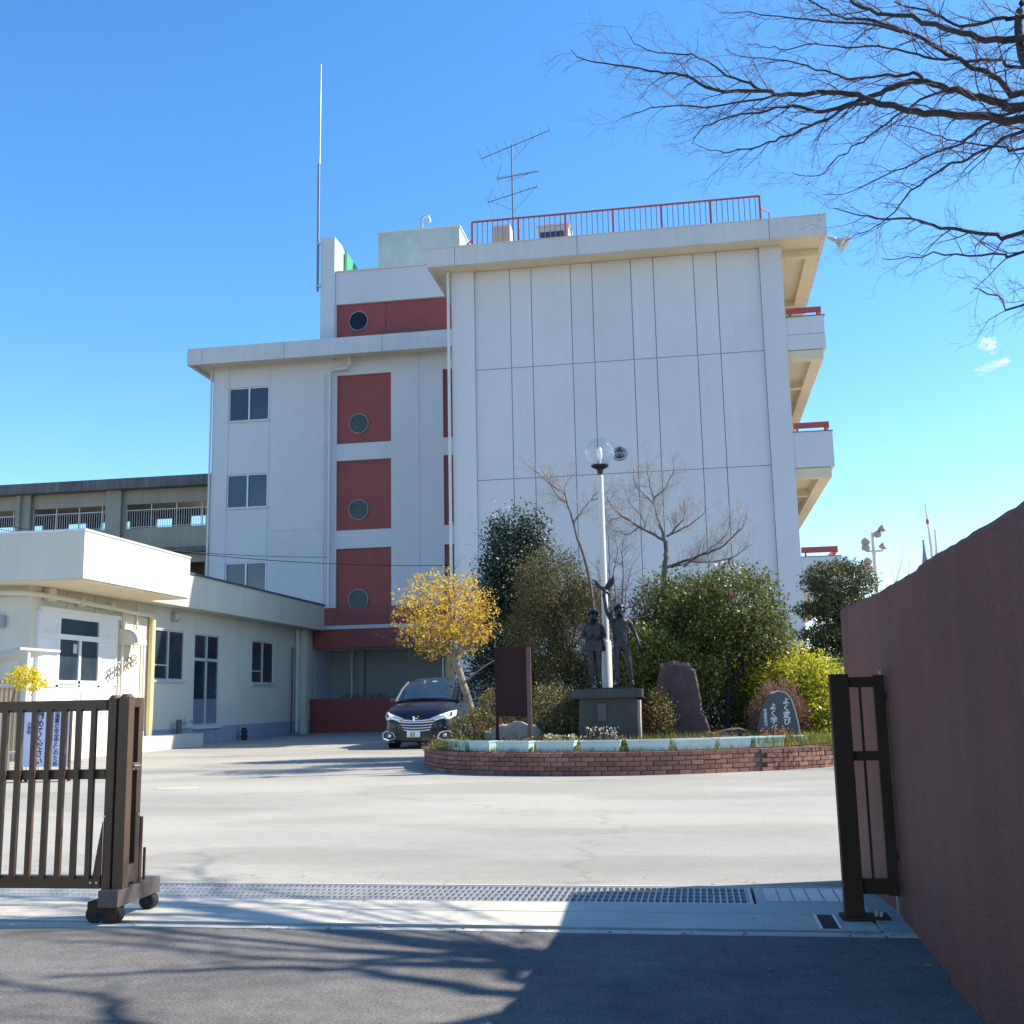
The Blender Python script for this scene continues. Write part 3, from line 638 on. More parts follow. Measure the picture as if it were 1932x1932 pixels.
# gutter pipe under the canopy
mb = MB(); mb.tube([(-20, 25.4, 4.22), (-17.2, 25.4, 4.22), (-16.75, 25.5, 4.20), (-16.55, 26.1, 4.18), (-16.55, 31.7, 4.05)], 0.07, 8); mb.build('gutter_pipe', PIPEM, ann)
for y in (27.6, 29.2): MB().box(-16.63, -16.47, y, y + 0.12, 4.02, 4.24).build('pipe_collar', PIPEM, ann)
MB().box(-16.68, -16.5, 26.1, 26.4, 4.05, 4.39).build('pipe_box', PIPEM, ann)
MB().tube([(-16.58, 31.78, 4.1), (-16.58, 31.78, 0.1)], 0.10, 12).build('downpipe', mat('yellowed_pipe', (0.62, 0.52, 0.28), 0.5, var=0.1), ann)
MB().tube([(-16.60, 31.35, 3.2), (-16.60, 31.35, 0.4)], 0.035, 8).build('conduit', PIPEM, ann)
MB().tube([(-16.62, 30.9, 4.3), (-16.62, 30.9, 3.1)], 0.03, 8).build('conduit', PIPEM, ann)
MB().tube([(-16.60, 30.05, 4.0), (-16.60, 30.05, 0.4)], 0.04, 8).build('conduit', PIPEM, ann)
MB().tube([(-16.58, 44.4, 4.35), (-16.58, 44.4, 0.1)], 0.07, 10).build('downpipe', WPIPE, ann)
MB().tube([(-16.6, 43.9, 3.6), (-16.6, 43.9, 0.1)], 0.035, 8).build('downpipe', mat('dark_pipe', (0.09, 0.08, 0.08), 0.6), ann)
MB().box(XA + 0.001, XA + 0.28, 45.0, 45.35, 0, 4.39).build('column', CREAM, ann)
def side_window(y0, y1, z0, z1, low=False):
    w = sub_empty('window', ann, (XA, y0, z0)); ym = (y0 + y1) / 2; mb = MB(); f = 0.05
    for q in ((y0, y1, z0, z0 + f), (y0, y1, z1 - f, z1), (y0, y0 + f, z0 + f, z1 - f), (y1 - f, y1, z0 + f, z1 - f), (ym - 0.03, ym + 0.03, z0 + f, z1 - f)):
        mb.box(XA - 0.11, XA - 0.02, q[0], q[1], q[2], q[3])
    if low: mb.box(XA - 0.08, XA - 0.04, y0 + f, ym - 0.03, z0 + 0.45, z0 + 0.49)
    mb.build('frame', ALU, w)
    MB().box(XA - 0.08, XA - 0.06, y0 + f, ym - 0.03, z0 + f, z1 - f).build('pane', GLASSD, w)
    MB().box(XA - 0.07, XA - 0.05, ym + 0.03, y1 - f, z0 + f, z1 - f).build('pane', GLASSD, w)
    MB().box(XA - 0.02, XA + 0.07, y0 - 0.05, y1 + 0.05, z0 - 0.07, z0).build('sill', ALU, w)
side_window(32.10, 34.25, 2.10, 3.70, True); side_window(39.9, 42.1, 2.07, 3.69, True)
d = sub_empty('side_door', ann, (XA, 36, 0.6)); mb = MB()
for q in ((35.0, 35.05, 0.6, 3.69), (36.95, 37.0, 0.6, 3.69), (35.05, 36.95, 3.64, 3.69), (35.05, 36.95, 2.78, 2.88), (35.05, 36.95, 0.6, 0.66), (35.96, 36.04, 0.66, 3.64)): mb.box(XA - 0.11, XA - 0.02, *q)
mb.build('frame', ALU, d)
for (a, b) in ((35.05, 35.96), (36.04, 36.95)):
    MB().box(XA - 0.08, XA - 0.06, a, b, 0.66, 1.5).build('lower_panel', mat('grey_door_panel', (0.16, 0.18, 0.22), 0.5), d)
    MB().box(XA - 0.08, XA - 0.06, a, b, 1.5, 2.78).build('pane', GLASSD, d); MB().box(XA - 0.08, XA - 0.06, a, b, 2.88, 3.64).build('pane', GLASSD, d)
MB().box(XA - 0.02, XA + 0.12, 34.9, 37.1, 0.50, 0.60).build('threshold', WHITE_TRIM, d)
# porch door unit
d = sub_empty('porch_doors', ann, (XA, 28, 0.35)); mb = MB(); z0, z1 = 0.35, 3.80
XF = XA + 0.05
ys = [26.0, 26.85, 28.9, 29.85]
for q in ((26.0, 29.85, 3.66, 3.80), (26.0, 29.85, 3.10, 3.24), (26.0, 26.08, z0, 3.66), (29.77, 29.85, z0, 3.66), (26.78, 26.92, z0, 3.66), (28.85, 28.97, z0, 3.66), (27.86, 27.96, z0, 3.10), (26.0, 29.85, 1.84, 1.90), (26.92, 28.85, 1.92, 2.02)):
    mb.box(XF - 0.09, XF + (0.001 if q[0] != 26.0 or q[2] < 3 else 0.004), *q)
mb.build('frame', WALU, d)
for (a, b, p, q) in ((26.08, 26.78, 0.35, 1.84), (26.08, 26.78, 1.90, 3.10), (26.08, 26.78, 3.24, 3.66), (28.97, 29.77, 0.35, 1.84), (28.97, 29.77, 1.90, 3.10), (28.97, 29.77, 3.24, 3.66), (26.92, 27.86, 0.35, 1.84), (27.96, 28.85, 0.35, 1.84)):
    MB().box(XF - 0.06, XF - 0.03, a, b, p, q).build('panel', WALU, d)
MB().box(XF - 0.07, XF - 0.05, 26.92, 28.85, 3.24, 3.66).build('pane', GLASSD, d)
for (a, b) in ((26.95, 27.83), (27.99, 28.82)): MB().box(XF - 0.05, XF - 0.03, a, b, 2.02, 3.08).build('pane', GLASSD, d)
MB().box(XF - 0.03, XF - 0.025, 27.60, 27.78, 2.75, 3.0).build('notice', mat('paper_notice', (0.45, 0.47, 0.5), 0.7), d)
for y in (27.80, 27.98): MB().box(XF, XF + 0.06, y, y + 0.03, 1.45, 1.75).build('handle', ALU, d)
MB().box(XA - 0.0, XA + 0.12, 25.92, 29.93, 3.80, 3.90).build('door_hood', WALU, d)
MB().box(XA + 0.001, XA + 0.11, 25.86, 25.97, 0.3, 3.79).build('door_jamb', WALU, d)
pc = sub_empty('porch_step', ann, (-15.9, 30, 0)); MB().box(-16.69, -15.75, 25.9, 33.8, 0.0, 0.40).build('step_slab', CREAM, pc)
# quarter-round vent hood
mb = MB(); pr = [(XA, 3.56)]
for i in range(9):
    a = radians(90 - i * 11.25); pr.append((XA + 0.01 + 0.50 * cos(a), 3.10 + 0.46 * sin(a)))
pr.append((XA, 3.10)); vs = []
hood = MB(); n = len(pr)
for t in (29.98, 30.75): vs += [(p, t, q) for p, q in pr]
hood.raw(vs, [tuple(range(n)), tuple(reversed(range(n, 2 * n)))] + [(k, (k + 1) % n, n + (k + 1) % n, n + k) for k in range(n)])
hood.build('vent_hood', PIPEM, ann)
def wall_lamp(label, x0, x1, y0, y1, z0, z1):
    t = thing('wall_lamp', label, 'wall lamp', ((x0 + x1) / 2, (y0 + y1) / 2, z0))
    MB().box(x0, x1, y0, y1, z0, z1).build('lamp_housing', mat('grey_lamp_housing', (0.28, 0.31, 0.33), 0.5), t, bevel=0.03)
    return t
t = wall_lamp('small square lamp high on the annex side wall above the window', XA, XA + 0.16, 33.2, 33.5, 3.98, 4.28)
MB().box(XA + 0.16, XA + 0.20, 33.24, 33.46, 4.03, 4.23).build('lens', mat('opal_lens', (0.5, 0.52, 0.52), 0.3), t)
t = wall_lamp('grey bulkhead lamp on the annex front wall at the left picture edge', -17.95, -17.35, 25.45, 25.60, 3.35, 3.66)
MB().box(-17.85, -17.42, 25.42, 25.45, 3.40, 3.60).build('lens', mat('opal_lens', (0.5, 0.52, 0.52), 0.3), t)
# iron scroll ornament on the wall
o = thing('iron_ornament', 'small dark wrought-iron scroll ornament fixed to the sunlit wall beside the porch doors', 'wall ornament', (-16.6, 30.1, 2.2))
mb = MB()
for k in range(9):
    t = k / 8; y = 29.35 + 1.55 * t; z = 2.18 + 0.52 * t; r = 0.075 + 0.02 * sin(k * 2.1)
    for dz in (0.09, -0.09):
        mb.tube([(-16.62, y + r * cos(a), z + dz + r * sin(a)) for a in [j * pi / 5 + k for j in range(9)]], 0.013, 5)
mb.tube([(-16.62, 29.3, 2.18), (-16.62, 30.9, 2.70)], 0.014, 5); mb.build('scrolls', WIRED, o)
# pipes and stubs in front of the annex
t = thing('pipe_valve', 'dark water pipe stub with a valve handle standing against the annex plinth', 'water pipe', (-16.4, 33.4, 0))
mb = MB(); mb.tube([(-16.45, 33.5, 0), (-16.45, 33.5, 0.85)], 0.09, 10); mb.build('pipe', mat('dark_steel', (0.10, 0.12, 0.13), 0.5, metal=0.3), t)
mb = MB(); mb.tube([(-16.45, 33.5, 0.75), (-16.45, 34.5, 0.78)], 0.04, 8); mb.tube([(-16.45, 34.1, 0.70), (-16.45, 34.1, 0.9)], 0.07, 8); mb.build('valve', GALV, t)
t = thing('drain_stub', 'short ribbed black drain stub beside the annex door', 'drain pipe', (-16.35, 38.5, 0))
mb = MB(); mb.lathe([(0.10, 0), (0.10, 0.08), (0.13, 0.10), (0.13, 0.16), (0.10, 0.18), (0.10, 0.26), (0.13, 0.28), (0.13, 0.34), (0.09, 0.36), (0.09, 0.45), (0.0, 0.46)], (-16.4, 38.6, 0), 16); mb.build('stub', BLACKP, t)

# ================================================================== RIGHT WALL, GATES
wallr = thing('boundary_wall', 'tall maroon stucco boundary wall with a rounded top on the right, in shade', 'wall', (1.2, 5, 0))
def wall_mesh(name, outline, mt, z1, parent):
    """thick wall following a face line; the top is rounded and slightly uneven"""
    mb = MB(); n = len(outline); T = 0.24
    prof = [(0, 0), (0, z1 - 0.03), (0.012, z1 - 0.008), (0.04, z1), (T - 0.04, z1), (T - 0.012, z1 - 0.008), (T, z1 - 0.03), (T, 0)]
    vs = []; k = len(prof); rnd = random.Random(3)
    for (x, y) in outline:
        dz = rnd.uniform(-0.004, 0.003)
        for (t, z) in prof: vs.append((x + t, y, z + (dz if z > 1 else 0)))
    fs = []
    for i in range(n - 1):
        for j in range(k - 1): fs.append((i * k + j, i * k + j + 1, (i + 1) * k + j + 1, (i + 1) * k + j))
    fs.append(tuple(range(k))); fs.append(tuple(reversed([(n - 1) * k + j for j in range(k)])))
    mb.raw(vs, fs); return mb.build(name, mt, parent)
out = [(1.02 + 0.05 * min(1, max(0, (y + 1) / 8)) + (0.025 if y > 5.5 else 0), y) for y in [-3 + 0.1 * i for i in range(99)]]
out = [(x, y) for x, y in out if y < 6.9] + [(1.10, 6.9), (1.099, 7.05), (1.085, 7.3), (1.068, 7.6), (1.055, 7.9), (1.048, 8.20), (1.047, 8.30)]
wall_mesh('stucco_wall', out, MAROON, 1.90, wallr)
MB().box(1.088, 1.12, 6.955, 7.02, 0.0, 1.42).build('mortar_joint', WALLEND, wallr)

# fixed gate post with its narrow gate leaf
gp = thing('gate_post_leaf', 'dark brown metal gate post with a narrow two-pane slatted leaf beside the maroon wall', 'gate', (0.78, 6.9, 0))
MB().box(0.775, 0.883, 6.84, 6.93, 0.02, 1.405).build('post', BRONZEG2, gp, bevel=0.004)
MB().box(0.75, 1.02, 6.80, 6.97, 0.012, 0.024).build('base_plate', BRONZEG2, gp)
YL0, YL1 = 6.86, 6.90
MB().box(1.027, 1.090, YL0, YL1, 0.135, 1.395).build('stile', BRONZEG2, gp, bevel=0.003)
MB().box(0.883, 1.027, YL0, YL1, 1.325, 1.385).build('top_rail', BRONZEG2, gp)
MB().box(0.883, 1.027, YL0, YL1, 0.898, 0.952).build('middle_rail', BRONZEG2, gp)
MB().box(0.883, 1.027, YL0, YL1, 0.145, 0.228).build('bottom_rail', BRONZEG2, gp)
MB().box(0.940, 0.954, YL0 + 0.005, YL1 - 0.015, 0.20, 1.35).build('slat', BRONZEG2, gp)
for z in (1.25, 0.33): MB().box(1.090, 1.108, YL0 - 0.01, YL1 - 0.01, z, z + 0.04).build('hinge', BLACKP, gp)
MB().tube([(0.95, 6.87, 0.024), (0.95, 6.87, 0.06)], 0.014, 6).build('bolt', GALV, gp)
MB().tube([(0.975, 6.85, 0.024), (0.975, 6.85, 0.05)], 0.010, 6).build('bolt', GALV, gp)

# sliding gate at the left
XE = -3.575      # right face of the front leaf
gl = thing('sliding_gate', 'brown slatted sliding gate on wheels, front leaf, at the left of the opening', 'gate', (-4.2, 6.55, 0))
gy0, gy1 = 6.50, 6.56
MB().box(-6.6, -3.68, gy0, gy1, 1.275, 1.345).build('top_rail', BRONZEG, gl, bevel=0.004)
MB().box(-6.6, -3.68, gy0 + 0.01, gy1 - 0.01, 0.855, 0.915).build('middle_rail', BRONZEG, gl, bevel=0.004)
MB().box(-6.6, -3.68, gy0, gy1, 0.20, 0.275).build('bottom_rail', BRONZEG, gl, bevel=0.004)
MB().box(-3.672, -3.614, gy0, gy1, 0.12, 1.355).build('end_stile', BRONZEG, gl, bevel=0.005)
mb = MB(); mb.tube([(-3.643, 6.53, 1.35), (-3.643, 6.53, 1.372)], [0.036, 0.022], 12); mb.build('stile_cap', BRONZEG, gl)
sm = MB().box(-0.0165, 0.0165, -0.014, 0.014, 0.26, 1.29).mesh('slat', BRONZEG)
for k in range(24):
    o = bpy.data.objects.new('slat', sm); COL.objects.link(o); o.parent = gl; o.location = Vector((-3.758 - k * 0.1015, 6.492, 0)) - base(gl)
mb = MB(); mb.prism([(-3.725, 0.275), (-3.672, 0.275), (-3.672, 0.60), (-3.70, 0.44)], 6.49, 6.50, 'XZ'); mb.build('gusset_plate', BRONZEG, gl)
mb = MB()
for (x, z) in ((-3.664, 0.63), (-3.70, 0.235), (-3.74, 0.235)): mb.lathe([(0.0, -0.008), (0.008, -0.006), (0.009, 0.0)], (x, gy0, z), 8, 'Y')
mb.build('bolt', BOLT, gl)
MB().box(-3.74, -3.60, 6.47, 6.60, 0.06, 0.13).build('wheel_carriage', BRONZEG2, gl, bevel=0.006)
def wheel(x, y, r, parent, w=0.05):
    g = MB(); g.lathe([(0.0, -w / 2), (r * 0.5, -w / 2), (r * 0.55, -w / 2 + 0.004), (r - 0.008, -w / 2), (r, -w / 2 + 0.008), (r, w / 2 - 0.008), (r - 0.008, w / 2), (0.0, w / 2)], (x, y, r), 20, 'Y'); return g.build('wheel', RUBBER, parent)
wheel(-3.70, 6.50, 0.055, gl); wheel(-3.62, 6.50, 0.055, gl)
# second, deeper end frame
g2 = thing('sliding_gate', 'brown gate end frame with a cranked wheeled foot, just right of the slatted leaf', 'gate', (-3.5, 6.8, 0))
MB().box(-3.600, -3.530, 6.50, 6.575, 0.14, 1.36).build('front_stile', BRONZEG, g2, bevel=0.006)
mb = MB(); mb.tube([(-3.565, 6.535, 1.355), (-3.565, 6.535, 1.378)], [0.044, 0.026], 12); mb.build('stile_cap', BRONZEG, g2)
MB().bar((-3.565, 6.575, 1.322), (-3.59, 6.72, 1.322), 0.05, 0.055).build('top_rail', BRONZEG, g2)
MB().bar((-3.565, 6.575, 0.275), (-3.59, 6.72, 0.275), 0.05, 0.11).build('bottom_rail', BRONZEG, g2)
MB().box(-3.625, -3.565, 6.70, 6.76, 0.14, 1.355).build('rear_stile', BRONZEG, g2, bevel=0.006)
MB().box(-3.600, -3.575, 6.625, 6.65, 0.33, 1.295).build('slat', BRONZEG, g2)
mb = MB(); mb.box(-3.545, -3.528, 6.575, 6.66, 0.905, 0.95); mb.tube([(-3.525, 6.58, 0.93), (-3.51, 6.62, 0.93), (-3.53, 6.67, 0.93)], 0.007, 8); mb.build('latch_handle', mat('dull_latch_metal', (0.16, 0.14, 0.13), 0.4, metal=0.6), g2)
mb = MB(); mb.prism([(-3.655, 6.44), (-3.525, 6.44), (-3.545, 7.02), (-3.655, 7.02)], 0.10, 0.20, 'XY'); mb.build('foot_beam', mat('worn_brown_metal', (0.13, 0.10, 0.09), 0.5, var=0.25, scale=8, metal=0.3), g2, bevel=0.005)
wheel(-3.575, 6.50, 0.055, g2, 0.07); wheel(-3.59, 6.96, 0.055, g2, 0.07)
MB().box(-3.61, -3.54, 6.455, 6.55, 0.03, 0.13).build('wheel_fork', BRONZEG2, g2)
mb = MB(); mb.lathe([(0.0, 0.008), (0.008, 0.006), (0.009, 0.0)], (-3.564, 6.73, 0.62), 8, 'X'); mb.build('bolt', BOLT, g2)
MB().box(-3.60, -3.565, 6.765, 6.80, 0.20, 0.60).build('corner_plate', BRONZEG2, g2)
MB().tube([(-3.58, 6.86, 0.20), (-3.58, 6.86, 0.40)], 0.010, 6).build('drop_bolt', BRONZEG2, g2)

# ------------------------------------------------------------------ text
def text_cols(name, cols, size, pitch, mt, parent, y, extr=0.002, sx=1.0):
    """cols: list of (x, ztop, string, scale); written downwards on a face towards -Y"""
    vs = []; fs = []
    for (x, z, s, sc) in cols:
        for i, ch in enumerate(s):
            cu = bpy.data.curves.new('glyph', 'FONT'); cu.body = ch; cu.size = size * sc; cu.align_x = 'CENTER'; cu.resolution_u = 2; cu.offset = size * sc * 0.018
            ob = bpy.data.objects.new('glyph', cu); COL.objects.link(ob)
            dg = bpy.context.evaluated_depsgraph_get(); me = bpy.data.meshes.new_from_object(ob.evaluated_get(dg))
            n = len(vs)
            for v in me.vertices: vs.append((x + v.co.x * sx, y, z - (i + 0.85) * pitch * sc + v.co.y))
            for p in me.polygons: fs.append(tuple(n + j for j in p.vertices))
            bpy.data.objects.remove(ob); bpy.data.curves.remove(cu); bpy.data.meshes.remove(me)
    mb = MB(); mb.raw(vs, fs); return mb.build(name, mt, parent, fix=False)

# wheeled notice board behind the gate
nb = thing('notice_board', 'lavender-white wheeled notice board with vertical Japanese writing, standing behind the slatted gate', 'sign board', (-11.6, 18.5, 0))
MB().box(-12.08, -11.18, 18.50, 18.53, 0.26, 1.24).build('board', BANNERM, nb)
mb = MB(); mb.box(-12.11, -12.08, 18.49, 18.54, 0.12, 1.26); mb.box(-11.18, -11.15, 18.49, 18.54, 0.12, 1.26); mb.box(-12.11, -11.15, 18.40, 18.62, 0.09, 0.12); mb.build('frame', BRONZEG, nb)
for x in (-12.05, -11.21):
    for y in (18.42, 18.60): MB().lathe([(0, -0.02), (0.045, -0.02), (0.045, 0.02), (0, 0.02)], (x, y, 0.047), 12, 'X').build('caster', RUBBER, nb)
for c_ in [(-11.43, 1.22, '児童の安全確保のため', 1.0), (-11.585, 1.20, '門を開けたら', 0.75), (-11.755, 1.22, '閉めてください', 1.38), (-11.975, 1.05, '小学校', 0.75)]: text_cols('writing', [c_], 0.105, 0.096, INK, nb, 18.494)

# ================================================================== ROUND PLANTER ISLAND
ctrl = [(-5.45, 22.0), (-5.06, 20.82), (-4.49, 19.87), (-3.80, 19.33), (-2.90, 18.95), (-1.97, 18.80), (-1.09, 18.82), (-0.22, 19.02), (0.68, 19.45), (1.59, 20.0), (2.35, 20.75),
        (3.2, 21.8), (3.9, 23.5), (4.0, 26.0), (3.0, 28.6), (0.5, 30.2), (-2.2, 30.2), (-4.4, 28.6), (-5.45, 26.4), (-5.75, 24.0)]
def catmull(P, n=12):
    out = []; m = len(P)
    for i in range(m):
        p0, p1, p2, p3 = [np.array(P[(i + k - 1) % m]) for k in range(4)]
        for j in range(n):
            t = j / n
            out.append(0.5 * ((2 * p1) + (-p0 + p2) * t + (2 * p0 - 5 * p1 + 4 * p2 - p3) * t * t + (-p0 + 3 * p1 - 3 * p2 + p3) * t ** 3))
    return np.array(out)
ring = catmull(ctrl); seg = np.linalg.norm(np.roll(ring, -1, 0) - ring, axis=1); cum = np.concatenate([[0], np.cumsum(seg)]); TOT = cum[-1]
def on_ring(s, off=0.0):
    s = s % TOT; i = min(np.searchsorted(cum, s, side='right') - 1, len(ring) - 1); t = (s - cum[i]) / seg[i]
    a, b = ring[i], ring[(i + 1) % len(ring)]; p = a + (b - a) * t; d = (b - a) / np.linalg.norm(b - a)
    n = np.array([d[1], -d[0]])
    return p + n * off, d, n            # n points outwards (curve runs counter-clockwise seen from above)
pl = thing('brick_planter', 'round raised planter island edged with a low red brick wall, cracked at the right', 'planter', (-1.5, 24, 0))
inner = [on_ring(TOT * i / 160, -0.02)[0] for i in range(160)]; inner2 = [on_ring(TOT * i / 160, -0.10)[0] for i in range(160)]
mb = MB(); vs = []; 
for (p, q) in zip(inner, inner2): vs += [(p[0], p[1], 0), (p[0], p[1], 0.375), (q[0], q[1], 0.375)]
fs = []
for i in range(160):
    j = (i + 1) % 160; fs += [(3 * i, 3 * j, 3 * j + 1, 3 * i + 1), (3 * i + 1, 3 * j + 1, 3 * j + 2, 3 * i + 2)]
mb.raw(vs, fs); mb.build('mortar_core', MORTAR, pl)
bl, bh, course = 0.205, 0.068, 0.0775
bm_brick = MB().box(-bl / 2, bl / 2, -0.05, 0.05, 0, bh).mesh('brick', BRICKM, bevel=0.004)
rnd = random.Random(5); far_mb = MB(); nvis = 0
s_crack = None
for c in range(5):
    s = (c % 2) * 0.107
    while s < TOT - 0.15:
        p, d, n = on_ring(s, 0.0)
        view = n[1] < 0.35 and p[1] < 26
        dz = 0; off = rnd.uniform(-0.003, 0.004); yaw = atan2(d[1], d[0]) + rnd.uniform(-0.01, 0.01)
        if 0.95 < p[0] and p[1] < 24: off += 0.035; dz = -0.012 - 0.012 * min(1, p[0] - 0.95)
        if abs(p[0] - (0.93 + 0.03 * (4 - c))) < 0.07 and p[1] < 21 and c in (1, 3): s += bl + 0.0095; continue
        pos = Vector((p[0] + n[0] * off, p[1] + n[1] * off, c * course + 0.002 + dz))
        if view and nvis < 300 and p[0] < 2.6:
            o = bpy.data.objects.new('brick', bm_brick); COL.objects.link(o); o.parent = pl; o.location = pos - base(pl); o.rotation_euler = (rnd.uniform(-0.01, 0.01), 0, yaw); nvis += 1
        else:
            ax = Vector((cos(yaw), sin(yaw), 0)); far_mb.obox(pos + Vector((0, 0, bh / 2)), ax * bl / 2, Vector((-ax.y, ax.x, 0)) * 0.05, (0, 0, bh / 2))
        s += bl + 0.0095
tag(far_mb.build('brick_rest', BRICKM, pl), kind='stuff')
# soil, gently mounded towards the middle
N = 160; rings = [0.10, 0.3, 0.7, 1.3, 2.2, 3.4]; vs = []; fs = []; hs = [0.35, 0.38, 0.42, 0.48, 0.55, 0.60]
for (ro, h) in zip(rings, hs):
    for i in range(N):
        p, d, n = on_ring(TOT * i / N, -ro); vs.append((p[0], p[1], h + rnd.uniform(-0.01, 0.01)))
vs.append((-0.8, 24.8, 0.66)); 
for k in range(len(rings) - 1):
    for i in range(N): j = (i + 1) % N; fs.append((k * N + i, k * N + j, (k + 1) * N + j, (k + 1) * N + i))
for i in range(N): fs.append(((len(rings) - 1) * N + i, (len(rings) - 1) * N + (i + 1) % N, len(vs) - 1))
mb = MB(); mb.raw(vs, fs); o = mb.build('planter_soil', SOIL, pl)

# pale blue plastic trough planters along the front edge
def trough(x0, x1, yc, ang, z, label, last=False):
    t = thing('flower_trough', label, 'flower trough', ((x0 + x1) / 2, yc, z), 'pale blue flower troughs along the brick edge')
    L = (x1 - x0) / 2 / max(0.6, cos(ang)); c = Vector(((x0 + x1) / 2, yc, z)); ax = Vector((cos(ang), sin(ang), 0)); ay = Vector((-sin(ang), cos(ang), 0))
    def ringv(l, w, h): return [c + ax * (l * sx) + ay * (w * sy) + Vector((0, 0, h)) for (sx, sy) in ((-1, -1), (1, -1), (1, 1), (-1, 1))]
    secs = [(L * 0.90, 0.085, 0.0), (L * 0.97, 0.105, 0.155), (L * 0.97, 0.118, 0.157), (L, 0.125, 0.16), (L, 0.125, 0.185), (L - 0.03, 0.10, 0.185), (L - 0.03, 0.10, 0.13)]
    vs = []
    for s_ in secs: vs += ringv(*s_)
    fs = [(0, 3, 2, 1)]
    for i in range(len(secs) - 1):
        for k in range(4): fs.append((i * 4 + k, i * 4 + (k + 1) % 4, (i + 1) * 4 + (k + 1) % 4, (i + 1) * 4 + k))
    MB().raw(vs, fs).build('trough_body', BLUEP, t, bevel=0.004)
    n = len(secs) - 1
    MB().raw(ringv(L - 0.035, 0.095, 0.145), [(0, 1, 2, 3)]).build('trough_soil', SOIL, t)
    return t
TR = [(-4.62, -4.10, 'leftmost pale blue trough, half hidden by green weeds beside the car'),
      (-4.06, -3.62, 'pale blue trough left of the board post with yellow-green moss above it'),
      (-3.52, -2.88, 'pale blue trough directly in front of the dark signboard posts'),
      (-2.80, -2.10, 'pale blue trough between the signboard and the statue pedestal'),
      (-2.03, -1.33, 'pale blue trough in front of the left half of the statue pedestal'),
      (-1.25, -0.53, 'pale blue trough in front of the right edge of the statue pedestal'),
      (-0.46, 0.22, 'pale blue trough in front of the tall purple rock'),
      (0.26, 0.82, 'pale blue trough right of the tall rock with grass at its foot'),
      (0.86, 1.40, 'rightmost pale blue trough, sunlit, in front of the inscribed slate stone')]
TRP = []
for (x0, x1, lab) in TR:
    xm = (x0 + x1) / 2
    best = min((abs(on_ring(s_, -0.22)[0][0] - xm), s_) for s_ in np.linspace(0.5, 9.5, 400))[1]
    p, d, n = on_ring(best, -0.24); trough(x0, x1, p[1], atan2(d[1], d[0]) if abs(d[1]) < 0.8 else -0.6, 0.385, lab); TRP.append((x0, x1, p[1], atan2(d[1], d[0])))

# ------------------------------------------------------------------ pedestal, statues, lamp
pd = thing('statue_pedestal', 'dark weathered stone pedestal with an overhanging cap under the two bronze children', 'pedestal', (-1.66, 20.9, 0.4))
mb = MB(); mb.prism([(-2.20, 0.3), (-1.09, 0.3), (-1.13, 1.27), (-2.16, 1.27)], 20.30, 21.35, 'XZ'); mb.build('pedestal_block', PEDM, pd, bevel=0.006)
MB().box(-1.115, -1.06, 20.32, 21.33, 0.35, 1.235).build('sunlit_side_strip', PALEROCK, pd)  # added pale strip, sunlight on the dark right face put into its colour
MB().box(-2.36, -1.01, 20.16, 21.5, 1.27, 1.43).build('pedestal_cap', PEDM, pd, bevel=0.012)
MB().box(-1.83, -1.67, 20.275, 20.31, 0.86, 1.18).build('name_plaque', mat('greyed_plaque', (0.06, 0.07, 0.075), 0.35, metal=0.5), pd)
MB().box(-2.08, -1.20, 20.35, 21.1, 1.431, 1.465).build('bronze_plinth', STATUE, pd)

def skin_body(name, joints, edges, mt, parent, root, sub=2):
    """joints: dict name -> (x,y,z,r) ; one continuous skinned surface"""
    keys = list(joints); me = bpy.data.meshes.new(name)
    me.from_pydata([Vector(joints[k][:3]) - base(parent) for k in keys], [(keys.index(a), keys.index(b)) for a, b in edges], [])
    o = bpy.data.objects.new(name, me); COL.objects.link(o)
    m = o.modifiers.new('skin', 'SKIN'); m.use_smooth_shade = True
    for i, k in enumerate(keys):
        sv = me.skin_vertices[0].data[i]; r = joints[k][3]; sv.radius = (r, r) if not hasattr(r, '__len__') else r
        sv.use_root = (k == root)
    s2 = o.modifiers.new('sub', 'SUBSURF'); s2.levels = sub; s2.render_levels = sub
    dg = bpy.context.evaluated_depsgraph_get(); nm = bpy.data.meshes.new_from_object(o.evaluated_get(dg))
    bpy.data.objects.remove(o); nm.name = name; nm.materials.clear(); nm.materials.append(mt); nm.shade_smooth()
    return addobj(name, nm, parent)
